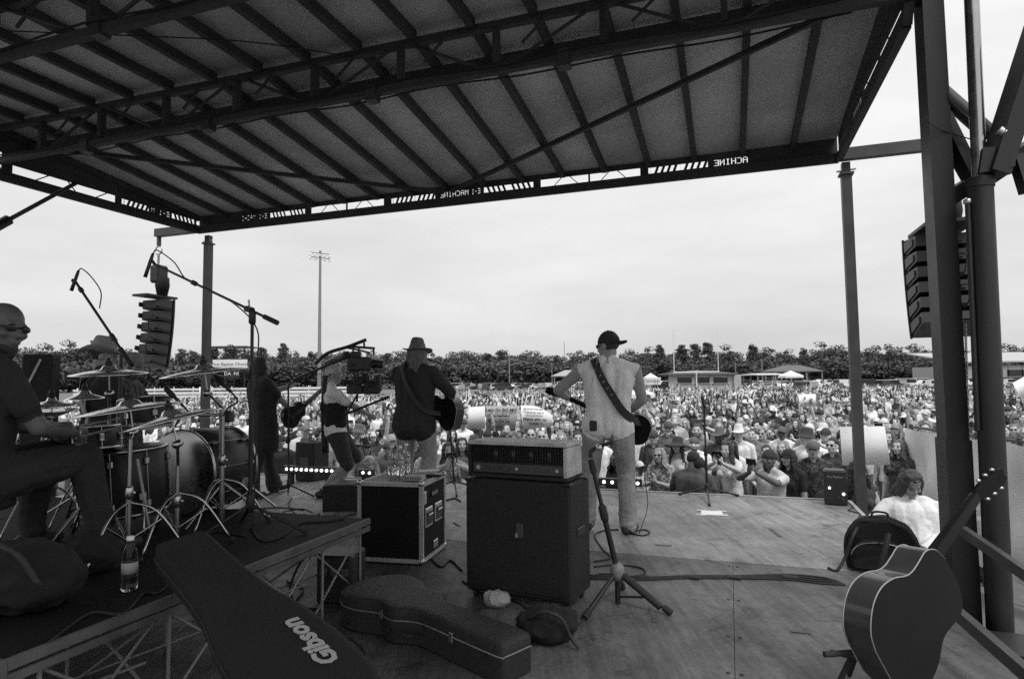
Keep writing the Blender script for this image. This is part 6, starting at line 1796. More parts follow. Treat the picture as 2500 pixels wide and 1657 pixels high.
# cables
def cable(pts, label, r=.006, name='cable'):
    q = bez([atz(*a) + Z3 * r for a in pts], 7); o = MB().path(q, r, 5).build(name, 'rubber'); return tag(o, label, 'cable', 'cables on the deck')
cable([(1450, 1372), (1490, 1362), (1470, 1340), (1452, 1308), (1475, 1296), (1510, 1293)], 'black cable loop round the guitarist foot')
cable([(1548, 1297), (1575, 1294), (1586, 1303), (1565, 1308), (1543, 1302), (1548, 1297)], 'small black cable ring right of the guitarist shoe')
cable([(1450, 1385), (1500, 1380), (1560, 1386), (1575, 1400), (1540, 1408), (1470, 1402), (1440, 1410)], 'flat black cable loop behind the leaning tripod stand')
for k in range(4):
    cable([(1432, 1405 + 3 * k), (1560, 1411 + 2 * k), (1680, 1407 + 2 * k), (1790, 1407 + 2 * k), (1920, 1404 + 4 * k), (2000, 1410 + 5 * k), (2046 + 6 * k, 1420 + 3 * k)], 'strand of the black cable bundle crossing the deck to the guitar', .0065)
for px in (1570, 1690, 1790, 1930):
    p = atz(px, 1412); tag(MB().bbox(p + Z3 * .012, (.11, .05, .018), *rotframe(R_(-19)), Z3, .008).build('cable_tie', 'rubber'), {1570: 'leftmost', 1690: 'second', 1790: 'third', 1930: 'rightmost'}[px] + ' black tape wrap round the deck cable bundle', 'tape')
cable([(640, 1262), (700, 1285), (760, 1270), (840, 1262), (905, 1240), (940, 1215)], 'long cable running from the bassist stand to the floor monitor', .007)
cable([(690, 1250), (740, 1243), (775, 1262), (725, 1256), (705, 1235), (712, 1215)], 'looped cable at the foot of the bassist microphone stand')
cable([(560, 1245), (620, 1243), (690, 1240), (742, 1246)], 'cable lying straight behind the bassist', .007)
cable([(1060, 1215), (1085, 1222), (1110, 1218), (1125, 1225)], 'short cable between flight case and cabinet', .009)
cable([(1040, 1350), (1075, 1385), (1100, 1370), (1128, 1395)], 'cable on the deck at the foot of the flight case', .008)
for a, c, lab in (((1088, 1222), (1096, 1223), 'tiny strip of dark tape beside the flight case'), ((1108, 1276), (1121, 1284), 'slanted strip of dark tape beside the flight case')):
    tag(MB().bar(atz(*a) + Z3 * .004, atz(*c) + Z3 * .004, .02, .003, Z3).build('tape_strip', 'rubber'), lab, 'tape')

# bottle and odd things on the riser
p = atz(315, 1440, RZ); bottle(V((p.x, p.y, RZ + .001)), 'single water bottle standing on the riser edge beside the drums', h=.225, r=.033)

for (x0, y0, x1, y1, lab) in ((1600, 1330, 1640, 1332, 'pale strip of worn tape on the apron left of the set list'), (1880, 1290, 1905, 1310, 'slanted strip of worn tape on the apron near the effects machine'), (1590, 1480, 1600, 1520, 'strip of worn tape on the deck right of the tripod foot'), (1930, 1540, 1980, 1545, 'strip of worn tape on the deck left of the acoustic guitar')):
    tag(MB().bar(atz(x0, y0) + Z3 * .0035, atz(x1, y1) + Z3 * .0035, .03, .002, Z3).build('tape_strip', 'grey_steel'), lab, 'tape')
cable([(1130, 1420), (1180, 1450), (1260, 1470), (1330, 1520), (1400, 1530), (1440, 1500)], 'cable snaking in front of the speaker cabinet', .007)
cable([(760, 1500), (720, 1540), (780, 1580), (850, 1560), (890, 1600), (860, 1650)], 'cable on the dark deck between soft case and hard case', .007)
cable([(700, 1420), (740, 1440), (720, 1480), (790, 1490)], 'short cable under the riser beside the power box', .007)
# ================================================================ drum kit
def drum(name, label, c, axis, rad, depth, lugs=8, head='drum_head_dark', legs=None, wrap='drum_wrap'):
    t = thing(name, label, 'drum', c); x, y, z = frame(axis); c = V(c)
    MB().lathe(c, [(rad * .985, .012), (rad, .016), (rad, depth - .016), (rad * .985, depth - .012)], z, 32).build('shell', wrap, t)
    for h, s in ((0.0, 1), (depth - .022, 1)):
        MB().lathe(c + z * h, [(rad + .002, 0), (rad + .011, .002), (rad + .011, .02), (rad + .002, .022)], z, 32).build('hoop', 'chrome', t)
    MB().lathe(c + z * (depth - .013), [(rad * .97, 0), (rad * .97, .004)], z, 32).build('head', head, t)
    MB().lathe(c + z * .008, [(rad * .97, 0), (rad * .97, .004)], z, 32).build('head', head, t)
    for k in range(lugs):
        a = 2 * math.pi * (k + .3) / lugs; d = x * math.cos(a) + y * math.sin(a)
        for h in (.075, depth - .075):
            MB().bbox(c + d * (rad + .01) + z * h, (.022, .03, .045), d, z.cross(d), z, .006).build('lug', 'chrome', t)
        MB().tube(c + d * (rad + .014) + z * .02, c + d * (rad + .014) + z * (depth - .012), .003, n=5).build('tension_rod', 'chrome', t)
    if legs:
        for a in legs:
            d = x * math.cos(a) + y * math.sin(a); p = c + d * (rad + .028)
            MB().bbox(p + z * .12 - d * .01, (.03, .04, .05), d, z.cross(d), z, .006).build('leg_bracket', 'chrome', t)
            MB().path([p + z * .2, p + z * .02, V((p.x, p.y, RZ + .06)) + d * .0, V((p.x, p.y, RZ + .012)) + d * .03], .007, 6).build('leg', 'chrome', t)
    return t
c = atY(312, 1255, 3.95); c.z = .615
drum('floor_tom', 'dark floor tom with chrome hoops and lugs in front of the drummer', c, V((-.06, -.03, 1)), .232, .40, 8, 'drum_head_dark', (R_(200), R_(320), R_(80)))
bc = atY(470, 1158, 4.45); bc.z = .80
bd = drum('bass_drum', 'large dark bass drum standing behind the floor tom', bc - W(0, .1), W(0, 1), .28, .42, 10)
for s in (-1, 1):
    p = bc + W(s * .27, .2) - Z3 * .1; MB().tube(p, V((p.x, p.y, RZ + .01)) + W(s * .16, .14), .009, n=8).build('spur', 'chrome', bd)
    MB().bbox(p, (.05, .08, .06), W(1, 0), W(0, 1), Z3, .01).build('spur_bracket', 'chrome', bd)
c = atY(360, 985, 4.3)
drum('rack_tom', 'tilted rack tom with bright head between the cymbals', c - Z3 * .16, V((-.16, .10, 1)), .155, .2, 6, 'drum_head')
c = atY(210, 1052, 3.7)
sn = drum('snare_drum', 'snare drum near the drummer hands', c - Z3 * .12, V((-.1, 0.05, 1)), .178, .145, 8, 'drum_head_dark')
MB().tube(V((c.x, c.y, RZ + .1)), c - Z3 * .12, .012, n=8).build('stand_tube', 'chrome', sn)
for a in (.3, 2.4, 4.5): MB().tube(V((c.x, c.y, RZ + .22)), V((c.x + .24 * math.cos(a), c.y + .24 * math.sin(a), RZ + .01)), .008, n=6).build('leg', 'chrome', sn)
def cymbal_stand(px, py, Y, rad, slope, fwd, label, base=None, legs=(.4, 2.5, 4.6), hat=False, bellr=.2):
    p = atY(px, py, Y); n_ = V((-slope, fwd, 1)).normalized()
    base = V((base[0], base[1], RZ)) if base is not None else V((p.x, p.y, RZ))
    t = thing('cymbal_stand', label, 'cymbal', base, 'cymbals of the drum kit')
    R1 = rad; pr = [(R1, -.002), (R1 * .98, .002), (R1 * .6, .018), (R1 * bellr * 1.15, .028), (R1 * bellr, .034), (R1 * bellr * .75, .05), (R1 * bellr * .3, .058), (.004, .059)]
    lo = [(.004, .056)] + [(a * .999, z - .0025) for a, z in reversed(pr[:-1])]
    MB().lathe(p, pr[::-1] + [(R1 * .99, -.0035)] + [(a * .98, z - .003) for a, z in pr[1:]], n_, 40).build('cymbal', 'cymbal', t)
    if hat: MB().lathe(p - n_ * .03, [(.004, -.055), (R1 * .2, -.04), (R1, 0), (R1, .002), (R1 * .2, -.036), (.004, -.05)], n_, 40).build('cymbal', 'cymbal', t)
    MB().lathe(p + n_ * .055, [(.02, 0), (.022, .008), (.02, .018)], n_, 12).build('felt_washer', 'rubber', t)
    MB().lathe(p + n_ * .073, [(.004, 0), (.016, .002), (.016, .012), (.005, .03)], n_, 8).build('wing_nut', 'black_plastic', t)
    MB().tube(p + n_ * .08, p - n_ * .12, .005, n=6).build('rod', 'chrome', t)
    tl = p - n_ * .12
    MB().lathe(tl, [(.012, -.03), (.02, -.02), (.02, .02), (.012, .03)], (0, 1, .2), 8).build('tilter', 'chrome', t)
    top = V((base.x, base.y, max(RZ + .4, tl.z - (V((tl.x, tl.y, 0)) - V((base.x, base.y, 0))).length * .35)))
    if (tl - top).length > .02: MB().tube(tl, top, .008, n=8).build('boom', 'chrome', t)
    md = V((base.x, base.y, RZ + (top.z - RZ) * .55))
    MB().tube(top, md - Z3 * .03, .0105, n=10).build('upper_tube', 'chrome', t)
    MB().tube(md, base + Z3 * .06, .0145, n=10).build('lower_tube', 'chrome', t)
    MB().lathe(md, [(.014, -.03), (.02, -.02), (.02, .03), (.013, .04)], n=10).build('clamp', 'chrome', t)
    MB().tube(md, md + V((.04, -.02, .01)), .006, n=6).build('wing_screw', 'chrome', t)
    for a in legs:
        d = V((math.cos(a), math.sin(a), 0)); k = base + Z3 * .3
        MB().path(bez([k, base + d * .13 + Z3 * .24, base + d * .28 + Z3 * .012], 5), .007, 6).build('leg', 'chrome', t)
        MB().tube(base + Z3 * .1, base + d * .15 + Z3 * .2, .006, n=6).build('brace', 'chrome', t)
        MB().ell(base + d * .285 + Z3 * .014, (.016, .016, .014)).build('foot', 'rubber', t)
cymbal_stand(266, 913, 3.9, .215, .012, -.07, 'thin crash cymbal at eye height in front of the hatted bassist', base=(atY(250, 1200, 4.3).x, 4.35))
cymbal_stand(500, 910, 3.75, .245, .11, -.08, 'tilted crash cymbal in front of the far left roof post', base=(atY(541, 1200, 4.05).x, 4.05))
cymbal_stand(126, 990, 3.9, .135, .0, -.06, 'hi hat cymbal pair at the drummer left', base=(atY(100, 1200, 3.9).x, 3.9), hat=True)
cymbal_stand(207, 972, 4.2, .115, .0, -.06, 'small splash cymbal below the thin crash cymbal', base=(atY(207, 1200, 4.2).x, 4.2), bellr=.32)
cymbal_stand(318, 1000, 3.35, .27, .13, -.05, 'wide ride cymbal lying almost flat over the snare', base=(atY(318, 1300, 3.3).x, 3.28))
cymbal_stand(420, 1026, 3.15, .235, .23, -.06, 'steeply tilted cymbal above the floor tom rim', base=(atY(432, 1250, 3.55).x, 3.55))
# tall hardware post with clamp behind the bass drum
hp_ = thing('hardware_post', 'chrome percussion post with black clamp right of the drums', 'stand', V((atY(541, 1300, 4.2).x, 4.2, RZ)))
b0 = V((atY(541, 1300, 4.2).x, 4.2, RZ)); pt = atY(541, 990, 4.2)
MB().tube(b0 + Z3 * .012, pt, .0165, n=10).build('tube', 'chrome', hp_)
MB().bbox(atY(556, 1016, 4.16), (.07, .07, .075), b=.012).build('clamp', 'black_plastic', hp_)
MB().tube(atY(470, 1012, 4.1), atY(545, 1012, 4.18), .011, n=8).build('arm', 'chrome', hp_)
for a in (.2, 2.3, 4.4): MB().tube(b0 + Z3 * .25, b0 + V((.3 * math.cos(a), .3 * math.sin(a), .012)), .009, n=6).build('leg', 'chrome', hp_)
st_ = thing('drum_stick', 'bright drum stick clipped upright to the floor tom', 'drum stick', atY(365, 1290, 3.6))
MB().tube(atY(335, 1120, 3.62), atY(365, 1290, 3.6), .009, .007, n=8).build('shaft', 'wood', st_)
# small drum microphones on clips
for px, py, Y, lab in ((545, 925, 4.0, 'short drum microphone on a clip right of the tilted crash cymbal'), (425, 955, 4.1, 'black gooseneck drum microphone over the rack tom')):
    t = thing('drum_microphone', lab, 'microphone', atY(px, py + 60, Y))
    a, c = atY(px - 22, py - 8, Y), atY(px + 20, py + 32, Y)
    MB().lathe(a, [(.012, 0), (.018, .02), (.018, .07), (.011, .09), (.011, .15)], c - a, 10).build('capsule', 'black_plastic', t)
    MB().path(bez([c, c + V((.04, 0, -.06)), atY(px + 12, py + 70, Y), V((atY(px, py + 90, Y).x, Y, atY(px, py + 90, Y).z))], 5), .006, 6).build('gooseneck', 'rubber', t)
# drummer side speaker
p = V((atY(97, 1000, 5.4).x, 5.4, 0)); X2, Y2 = rotframe(R_(20))
dfm = thing('drum_monitor', 'tall black loudspeaker stack between drummer and hatted bassist', 'loudspeaker', p)
zt = atY(95, 862, 5.3).z
for z0, z1 in ((.0, zt * .46), (zt * .465, zt - .01)): MB().bbox(p + Z3 * (z0 + z1) / 2 + Z3 * .005, (.22, .22, z1 - z0 - .004), X2, Y2, Z3, .015).build('cabinet', 'tolex', dfm)
MB().bar(p + X2 * (-.07) - Y2 * .118 + Z3 * (zt - .3), p + X2 * .03 - Y2 * .118 + Z3 * (zt - .05), .02, .004, (0, 1, 0)).build('trim_strip', 'alu_dull', dfm)

# ================================================================ guitars
def guitar_outline(k=1.0, cut=False):
    h = [(0, .06), (.02, .12), (.08, .175), (.15, .195), (.22, .18), (.28, .145), (.32, .135), (.37, .138), (.42, .142), (.465, .115), (.49, .055)]
    q = smooth2([(a * k, b_ * k) for a, b_ in h], 8)
    return [(a, -b_) for a, b_ in q] + [(a, b_) for a, b_ in reversed(q)]
def guitar(name, label, base, A, N, k=1.0, thick=.11, back='guitar_dark', side='guitar_side', top='guitar_dark', bind=True, neck=.62, acoustic=True):
    """base: tail end; A: direction to the head; N: direction the strings face"""
    A = V(A).normalized(); N = V(N); N = (N - A * N.dot(A)).normalized(); S = N.cross(A)
    t = thing(name, label, 'guitar', base); o = guitar_outline(k); base = V(base)
    MB().prism(o, base - N * thick / 2, A, -S if A.cross(-S).dot(N) > 0 else S, .0001, False)
    Y_ = S if A.cross(S).dot(N) > 0 else -S
    sd = MB(); n_ = len(o)
    vs = [base + A * a + Y_ * b_ - N * thick / 2 for a, b_ in o] + [base + A * a + Y_ * b_ + N * thick / 2 for a, b_ in o]
    sd.add(vs, [(i, (i + 1) % n_, n_ + (i + 1) % n_, n_ + i) for i in range(n_)], True); sd.build('side', side, t)
    MB().prism(o, base - N * (thick / 2 + .004), A, Y_, .0035).build('back', back, t)
    MB().prism(o, base + N * (thick / 2 + .0005), A, Y_, .0035).build('top', top, t)
    if bind:
        for h in (-thick / 2, thick / 2): MB().path([base + A * a * 1.0 + Y_ * b_ * 1.004 + N * h for a, b_ in o], .0028, 5, True).build('binding', 'binding', t)
    b0 = base + A * (.45 * k) + N * (thick / 2 - .002); b1 = base + A * (.49 * k + neck - .16) + N * (thick / 2 + .004)
    nk = MB(); x = Y_
    nk.hexa([b0 - x * .028 - N * .028, b0 + x * .028 - N * .028, b1 + x * .021 - N * .018, b1 - x * .021 - N * .018, b0 - x * .028 + N * .012, b0 + x * .028 + N * .012, b1 + x * .021 + N * .006, b1 - x * .021 + N * .006]).build('neck', 'guitar_dark', t)
    ha = (A - N * .25).normalized(); hn = N + A * .25; hn.normalize()
    hdq = [(0, -.022), (.04, -.036), (.16, -.04), (.19, -.025), (.18, 0), (.19, .025), (.16, .04), (.04, .036), (0, .022)]
    head = MB().prism(hdq, b1 - hn * .008, ha, Y_, .015).build('headstock', 'guitar_dark', t)
    for i in range(3):
        for s in (-1, 1):
            c = b1 + ha * (.05 + .045 * i) + Y_ * s * .05 - hn * .002
            MB().ell(c, (.012, .008, .008)).build('tuner', 'alu', t)
    if acoustic:
        MB().lathe(base + A * (.33 * k) + N * (thick / 2 + .004), [(.05, 0), (.05, .001)], N, 20).build('sound_hole', 'rubber', t)
    MB().bbox(base + A * (.13 * k) + N * (thick / 2 + .009), (.025, .15, .01), A, Y_, N, .003).build('bridge', 'black_plastic', t)
    st = MB()
    for i in range(6):
        y_ = (-.024 + .0096 * i); st.tube(base + A * (.13 * k) + N * (thick / 2 + .014) + Y_ * y_, b1 + N * .01 + Y_ * y_ * .7, .0009, n=3, caps=False)
    st.build('strings', 'alu', t, 'stuff')
    return t
# acoustic guitar on a stand, near right
bt_ = atY(2122, 1612, 2.45); hd_ = atY(2470, 1140, 2.95)
A = (hd_ - bt_)
guitar('acoustic_guitar', 'dark acoustic guitar with pale binding resting back to us on a stand', bt_ + A.normalized() * .0, A, V((.28, .9, .32)), 1.10, .115, neck=.66)
gs = thing('guitar_stand', 'low black guitar stand holding the dark acoustic guitar', 'guitar stand', V((bt_.x + .1, bt_.y + .2, 0)))
g0 = V((bt_.x + .17, bt_.y + .28, 0))
for a, c in (((-.28, -.1, .012), (.0, .0, .4)), ((.25, -.12, .012), (.0, .0, .4)), ((.05, .3, .012), (.0, .0, .4))): MB().tube(g0 + V(a), g0 + V(c), .011, n=8).build('leg', 'black_steel', gs)
MB().tube(g0 + V((0, 0, .38)), g0 + V((.12, .05, .72)), .011, n=8).build('upright', 'black_steel', gs)
MB().tube(bt_ + V((-.14, .06, -.0)), bt_ + V((.2, .1, .0)), .012, n=8).build('cradle', 'rubber', gs)
for s in (-.1, .16): MB().tube(bt_ + V((s, .08, 0)), g0 + V((0, 0, .2)), .009, n=8).build('arm', 'black_steel', gs)
# dark backpack standing behind the guitar
p = atz(2168, 1402); p = V((p.x + .02, p.y + .1, 0))
bp_ = thing('backpack', 'dark rounded backpack on the deck behind the acoustic guitar', 'bag', p)
X2, Y2 = rotframe(R_(-30)); ol = smooth2([(-.235, .0), (-.25, .12), (-.235, .26), (-.17, .375), (-.06, .425), (.06, .425), (.17, .375), (.235, .26), (.25, .12), (.235, .0)], 4)
def slab(ol, y0, y1, nm, m_, b_=.03):
    n_ = len(ol); cx_, cz_ = 0, sum(q[1] for q in ol) / len(ol); vs = []
    for yy, k in ((y0, .90), (y0 + b_ * .35, .97), (y0 + b_, 1.0), (y1 - b_, 1.0), (y1 - b_ * .35, .97), (y1, .90)):
        vs += [p + X2 * (a * k) + Y2 * (yy + .012 * math.sin(a * 31 + c_ * 17)) + Z3 * (cz_ + (c_ - cz_) * k + .004 * math.sin(a * 40)) for a, c_ in ol]
    mbx = MB().add(vs, [(j * n_ + i, j * n_ + (i + 1) % n_, (j + 1) * n_ + (i + 1) % n_, (j + 1) * n_ + i) for j in range(5) for i in range(n_)], True); mbx.add(vs[-n_:], [tuple(range(n_))]); mbx.add(vs[:n_], [tuple(reversed(range(n_)))])
    return mbx.build(nm, m_, bp_)
slab([(a, c_ + .012) for a, c_ in ol], -.09, .11, 'main_compartment', 'nylon')
slab([(a * .82, c_ * .58 + .03) for a, c_ in ol], -.165, -.085, 'front_pocket', 'nylon')
MB().path([p + X2 * a * 1.005 + Y2 * -.03 + Z3 * (c_ + .016) for a, c_ in ol], .005, 5).build('zip', 'rubber', bp_)
MB().path([p + X2 * a * .8 + Y2 * -.168 + Z3 * (c_ * .5 + .05) for a, c_ in ol[6:-6]], .004, 5).build('zip', 'alu', bp_)
bp_.scale = (.95, .95, .86)
MB().path(bez([p + X2 * -.06 + Y2 * .02 + Z3 * .43, p + X2 * -.04 + Y2 * .02 + Z3 * .475, p + X2 * .04 + Y2 * .02 + Z3 * .475, p + X2 * .06 + Y2 * .02 + Z3 * .43], 5), .009, 6).build('top_handle', 'strap', bp_)
MB().path(bez([p + X2 * -.15 + Y2 * -.1 + Z3 * .36, p + X2 * -.19 + Y2 * -.17 + Z3 * .28, p + X2 * -.24 + Y2 * -.16 + Z3 * .12, p + X2 * -.3 + Y2 * -.2 + Z3 * .012, p + X2 * -.36 + Y2 * -.16 + Z3 * .012], 6), .012, 6).build('strap', 'strap', bp_)
# stairs and rails at the right edge
stg = thing('stage_steps', 'dark stage access steps and rails falling away at the right edge', 'steps', W(1.9, 3.6, GROUND))
MB().bar(atY(2352, 1296, 3.9), atY(2560, 1440, 3.0), .035, .06, Z3).build('rail', 'grey_steel', stg)
MB().bar(atY(2333, 1493, 3.2), atY(2560, 1690, 2.5), .04, .06, Z3).build('rail', 'grey_steel', stg)
for k in range(6):
    v = 4.6 - .42 * k
    MB().sbox(1.28, 2.3, v - .36, v, -.18 - .02 * k, -.13 - .02 * k).build('tread', 'black_steel', stg)
MB().sbox(1.27, 2.32, 2.0, 4.75, GROUND + .01, -.42).build('base', 'cloth_dark', stg)
MB().bar(atY(2375, 1264, 4.6), atY(2425, 1269, 4.6), .02, .025, Z3).build('rail', 'alu_dull', stg)

# fence with pale cloth at the right
fn = thing('cloth_fence', 'tall fence hung with pale wrinkled cloth right of the stage', 'fence', FENCE_A.lerp(FENCE_B, .4))
fa_, fb_ = V((FENCE_A.x, FENCE_A.y, GROUND)), V((FENCE_B.x, FENCE_B.y, GROUND)); fd = (fb_ - fa_); nn_ = V((-fd.y, fd.x, 0)).normalized()
nx, nz_ = 60, 10; vs = []
for j in range(nz_ + 1):
    for i in range(nx + 1):
        s_ = i / nx; z_ = .25 + (1.62) * j / nz_; w_ = .035 * math.sin(s_ * 38 + j * .5) * math.sin(j / nz_ * 3.1) + .03 * math.sin(s_ * 17 - j * .9) + .012 * math.sin(s_ * 71 + j)
        sag = .03 * abs(math.sin(s_ * 9)) * j / nz_
        vs.append(fa_ + fd * s_ + nn_ * w_ + Z3 * (z_ - sag))
MB().add(vs, [(j * (nx + 1) + i, j * (nx + 1) + i + 1, (j + 1) * (nx + 1) + i + 1, (j + 1) * (nx + 1) + i) for j in range(nz_) for i in range(nx)], True).build('cloth', 'fence_cloth', fn)
for k in range(5):
    q_ = fa_ + fd * (k / 4) + nn_ * .07; MB().tube(q_, q_ + Z3 * 1.92, .03, n=8).build('post', 'grey_steel', fn)
MB().tube(fa_ + nn_ * .07 + Z3 * 1.88, fb_ + nn_ * .07 + Z3 * 1.88, .02, n=8).build('top_rail', 'grey_steel', fn)

# ================================================================ signs held in the crowd
def sign(name, label, corners, Y, m_, lines, bend_=0.0, tilt=0.0):
    """corners: photo points of top-left, top-right, bottom-right, bottom-left"""
    q = [atY(x, y, Y) for x, y in corners]
    t = thing(name, label, 'sign', (q[2] + q[3]) / 2)
    b = MB(); vs = []; n_ = 8
    for k in range(n_ + 1):
        s = k / n_; off_ = V((0, .015 * math.sin(s * math.pi) + bend_ * s * s, 0))
        tpt = q[0].lerp(q[1], s) + off_; bpt = q[3].lerp(q[2], s) + off_
        if bend_ and s > .3: tpt = tpt - Z3 * ((s - .3) ** 2 * .38)
        vs += [tpt, bpt, tpt + V((0, .004, 0)), bpt + V((0, .004, 0))]
    fs = []
    for k in range(n_):
        o = 4 * k; p = o + 4; fs += [(o, o + 1, p + 1, p), (o + 2, p + 2, p + 3, o + 3), (o, p, p + 2, o + 2), (o + 1, o + 3, p + 3, p + 1)]
    b.add(vs, fs, True); b.build('board', m_, t)
    xv = (q[1] - q[0]).normalized()
    for (txt, sx, sy, size, lt) in lines:
        c = q[0].lerp(q[1], sx).lerp(q[3].lerp(q[2], sx), sy) - V((0, .012 - .05 * math.sin(sx * math.pi) * .0, 0))
        text_part('lettering', txt, size, c + V((0, -.01, 0)), xv, Z3, 'ink' if lt else 'card_grey', t, lift=.0, shear=.1, bold=.003)
    return t
Y1 = 12.4
sign('poster', 'grey poster board with handwritten request held in the crowd', [(1186, 990), (1262, 991), (1258, 1052), (1187, 1050)], Y1, 'card_grey',
     [("Let's Go BiG MO", .5, .17, .085, 1), ('Your my inspiration', .40, .40, .055, 1), ('Please sign my', .42, .62, .075, 1), ('Guitar', .42, .83, .075, 1)])
sign('poster', 'white blank looking poster left of the grey request poster', [(1144, 994), (1184, 991), (1184, 1046), (1142, 1046)], Y1 - .1, 'white_paper', [])
sign('poster', 'curved white poster with handwritten guitar request right of the grey one', [(1271, 989), (1350, 992), (1348, 1042), (1276, 1048)], Y1 + .1, 'white_paper',
     [('My friend Carl said', .38, .15, .05, 0), ('Call all the way to', .42, .30, .05, 0), ('sign your Guitar', .42, .43, .05, 0), ('Please sign my', .42, .60, .08, 1), ('Guitar !!', .45, .78, .075, 1)], bend_=.12)
sign('poster', 'small white picture poster held high in the right crowd', [(1949, 963), (1991, 961), (1994, 991), (1953, 993)], 16.5, 'white_paper', [('*  o', .5, .4, .16, 1), ('~ %', .5, .7, .14, 1)])
sign('poster', 'big blank white board held beside the right roof post', [(2050, 1042), (2160, 1040), (2174, 1134), (2057, 1136)], 8.15, 'white_paper', [])
sign('poster', 'white poster slanting in from the right picture edge', [(2472, 935), (2540, 900), (2560, 960), (2492, 972)], 13.0, 'white_paper', [])
sign('poster', 'white poster with one handwritten word beside the left roof post', [(486, 945), (514, 938), (522, 970), (488, 980)], 14.0, 'white_paper', [('Drum', .55, .7, .12, 1), ('Happy', .45, .25, .06, 1)])

# dark clutter on the near end of the riser
t = lump('duffel_bag', 'big dark duffel bag lying on the near end of the riser', 'bag', V((-2.05, 2.62, RZ)), (.30, .17, .15), 'nylon', 12)
p = ORG[t]; MB().path(bez([p + V((-.2, -.16, .2)), p + V((-.05, -.2, .32)), p + V((.15, -.2, .28)), p + V((.24, -.17, .14))], 6), .012, 6).build('strap', 'strap', t)
t = lump('stick_bag', 'small dark stick bag leaning by the water bottle on the riser', 'bag', atz(225, 1395, RZ), (.13, .1, .1), 'nylon', 14)
cable([(300, 1500), (340, 1470), (330, 1440), (390, 1420), (410, 1380)], 'dark cable on the riser beside the water bottle') if False else None
q = bez([atz(*a, RZ) + Z3 * .006 for a in ((120, 1570), (220, 1500), (300, 1500), (352, 1450), (400, 1440), (470, 1340), (520, 1300), (600, 1310))], 7)
tag(MB().path(q, .006, 5).build('cable', 'rubber'), 'dark cable winding along the riser past the water bottle', 'cable', 'cables on the deck')
q = bez([atz(*a, RZ) + Z3 * .006 for a in ((612, 1290), (640, 1322), (690, 1310), (730, 1280), (790, 1275), (840, 1268))], 7)
tag(MB().path(q, .006, 5).build('cable', 'rubber'), 'dark cable leaving the tall boom stand along the riser edge', 'cable', 'cables on the deck')
# ================================================================ performers and crew on the stage
def ribbon(pts, w, thick, out):
    """flat band through points; out: outward normals per point"""
    b = MB(); vs = []
    pts = [V(p) for p in pts]
    for i, p in enumerate(pts):
        t = (pts[min(i + 1, len(pts) - 1)] - pts[max(i - 1, 0)]).normalized(); o = V(out[i] if isinstance(out, list) else out); o = (o - t * o.dot(t)).normalized(); s = t.cross(o)
        vs += [p - s * w / 2, p + s * w / 2, p + s * w / 2 + o * thick, p - s * w / 2 + o * thick]
    fs = []
    for i in range(len(pts) - 1):
        for k in range(4): fs.append((4 * i + k, 4 * i + (k + 1) % 4, 4 * i + 4 + (k + 1) % 4, 4 * i + 4 + k))
    fs += [(3, 2, 1, 0), tuple(4 * (len(pts) - 1) + k for k in range(4))]
    return b.add(vs, fs, False)
def child(o, mb, name, m_):
    me = mb_mesh(mb, name, m_); c = bpy.data.objects.new(name, me); link(c, o); return c
def wm(p, rz, s):
    M = Matrix.Rotation(rz, 4, 'Z') @ Matrix.Scale(s, 4); M.translation = V(p); return M

# ---- guitarist in sleeveless shirt
me, info = body(sex='m', sleeve='none', lean=(R_(-2), R_(1), R_(4)), head=(R_(-6), 0, R_(58)), wl=(-.40, .26, 1.16), wr=(.16, .30, 1.02), pl=(-.9, -.55, -.45), pr=(1.0, -.6, -.1), al=(-.21, .02), ar=(.16, -.05), footyaw=(.3, -.35), voxel=.008, folds=1.0, smooth=5,
                handdir=((-.5, .2, .85), (-.85, .1, -.4)), handn=((.6, .6, .2), (0, -1, 0)), curl=(.9, .6), long_hem=.0, wide=1.2, bulk=1.06, loose=.006, flare=.016, arm=1.18)
setmats(me, ['skin_hero', 'shirt_white', 'denim', 'shoe'])
p = atz(1490, 1296); rzg = R_(-14); sg_ = 1.05
gt = place(me, info, p, rzg, sg_, 'guitarist in pale sleeveless shirt and backward dark cap seen from behind', None, (1, 1, 1, 1), hair='short', hairc=.04, hat='backcap', hatc=.028, shades=True)
sp_ = bez([(-.13, .08, 1.44), (-.115, .0, 1.52), (-.09, -.09, 1.475), (-.03, -.136, 1.34), (.05, -.137, 1.2), (.14, -.13, 1.06), (.225, -.05, .98), (.27, .08, .95)], 5)
child(gt, ribbon(sp_, .07, .006, [V((p_.x * .4 - .05, p_.y - .02, .25 if p_.z > 1.44 else 0)) if True else 0 for p_ in sp_]), 'guitar_strap', 'strap')
cb_ = MB()
for k in range(4):
    q_ = sp_[14 + 2 * k]; cb_.box(q_ + V((0, -.009, 0)), (.022, .004, .007), (.8, 0, .5), (0, 1, 0), (-.5, 0, .8))
child(gt, cb_, 'strap_stitching', 'print_light')
child(gt, MB().bbox((-.115, -.135, .93), (.065, .03, .09), b=.008), 'transmitter_pack', 'black_plastic')
child(gt, MB().path(bez([(-.115, -.14, .97), (-.16, -.13, 1.08), (-.12, -.14, 1.3), (-.08, -.1, 1.47), (-.075, -.05, 1.56), (-.06, .0, 1.62)], 5), .0022, 4), 'earphone_wire', 'print_light')
M = wm(p, rzg, sg_)
guitar('electric_guitar', 'dark electric guitar hanging in front of the guitarist', M @ V((.36, .13, .84)), M.to_3x3() @ V((-1.0, .16, .42)), M.to_3x3() @ V((.45, 1, .1)), .76, .05, neck=.72, acoustic=False, bind=True)
lead = bez([M @ V((.33, .16, .9)), M @ V((.30, .18, .5)), M @ V((.32, .2, .2)), M @ V((.26, -.02, .02)), atz(1562, 1300) + Z3 * .006], 7)
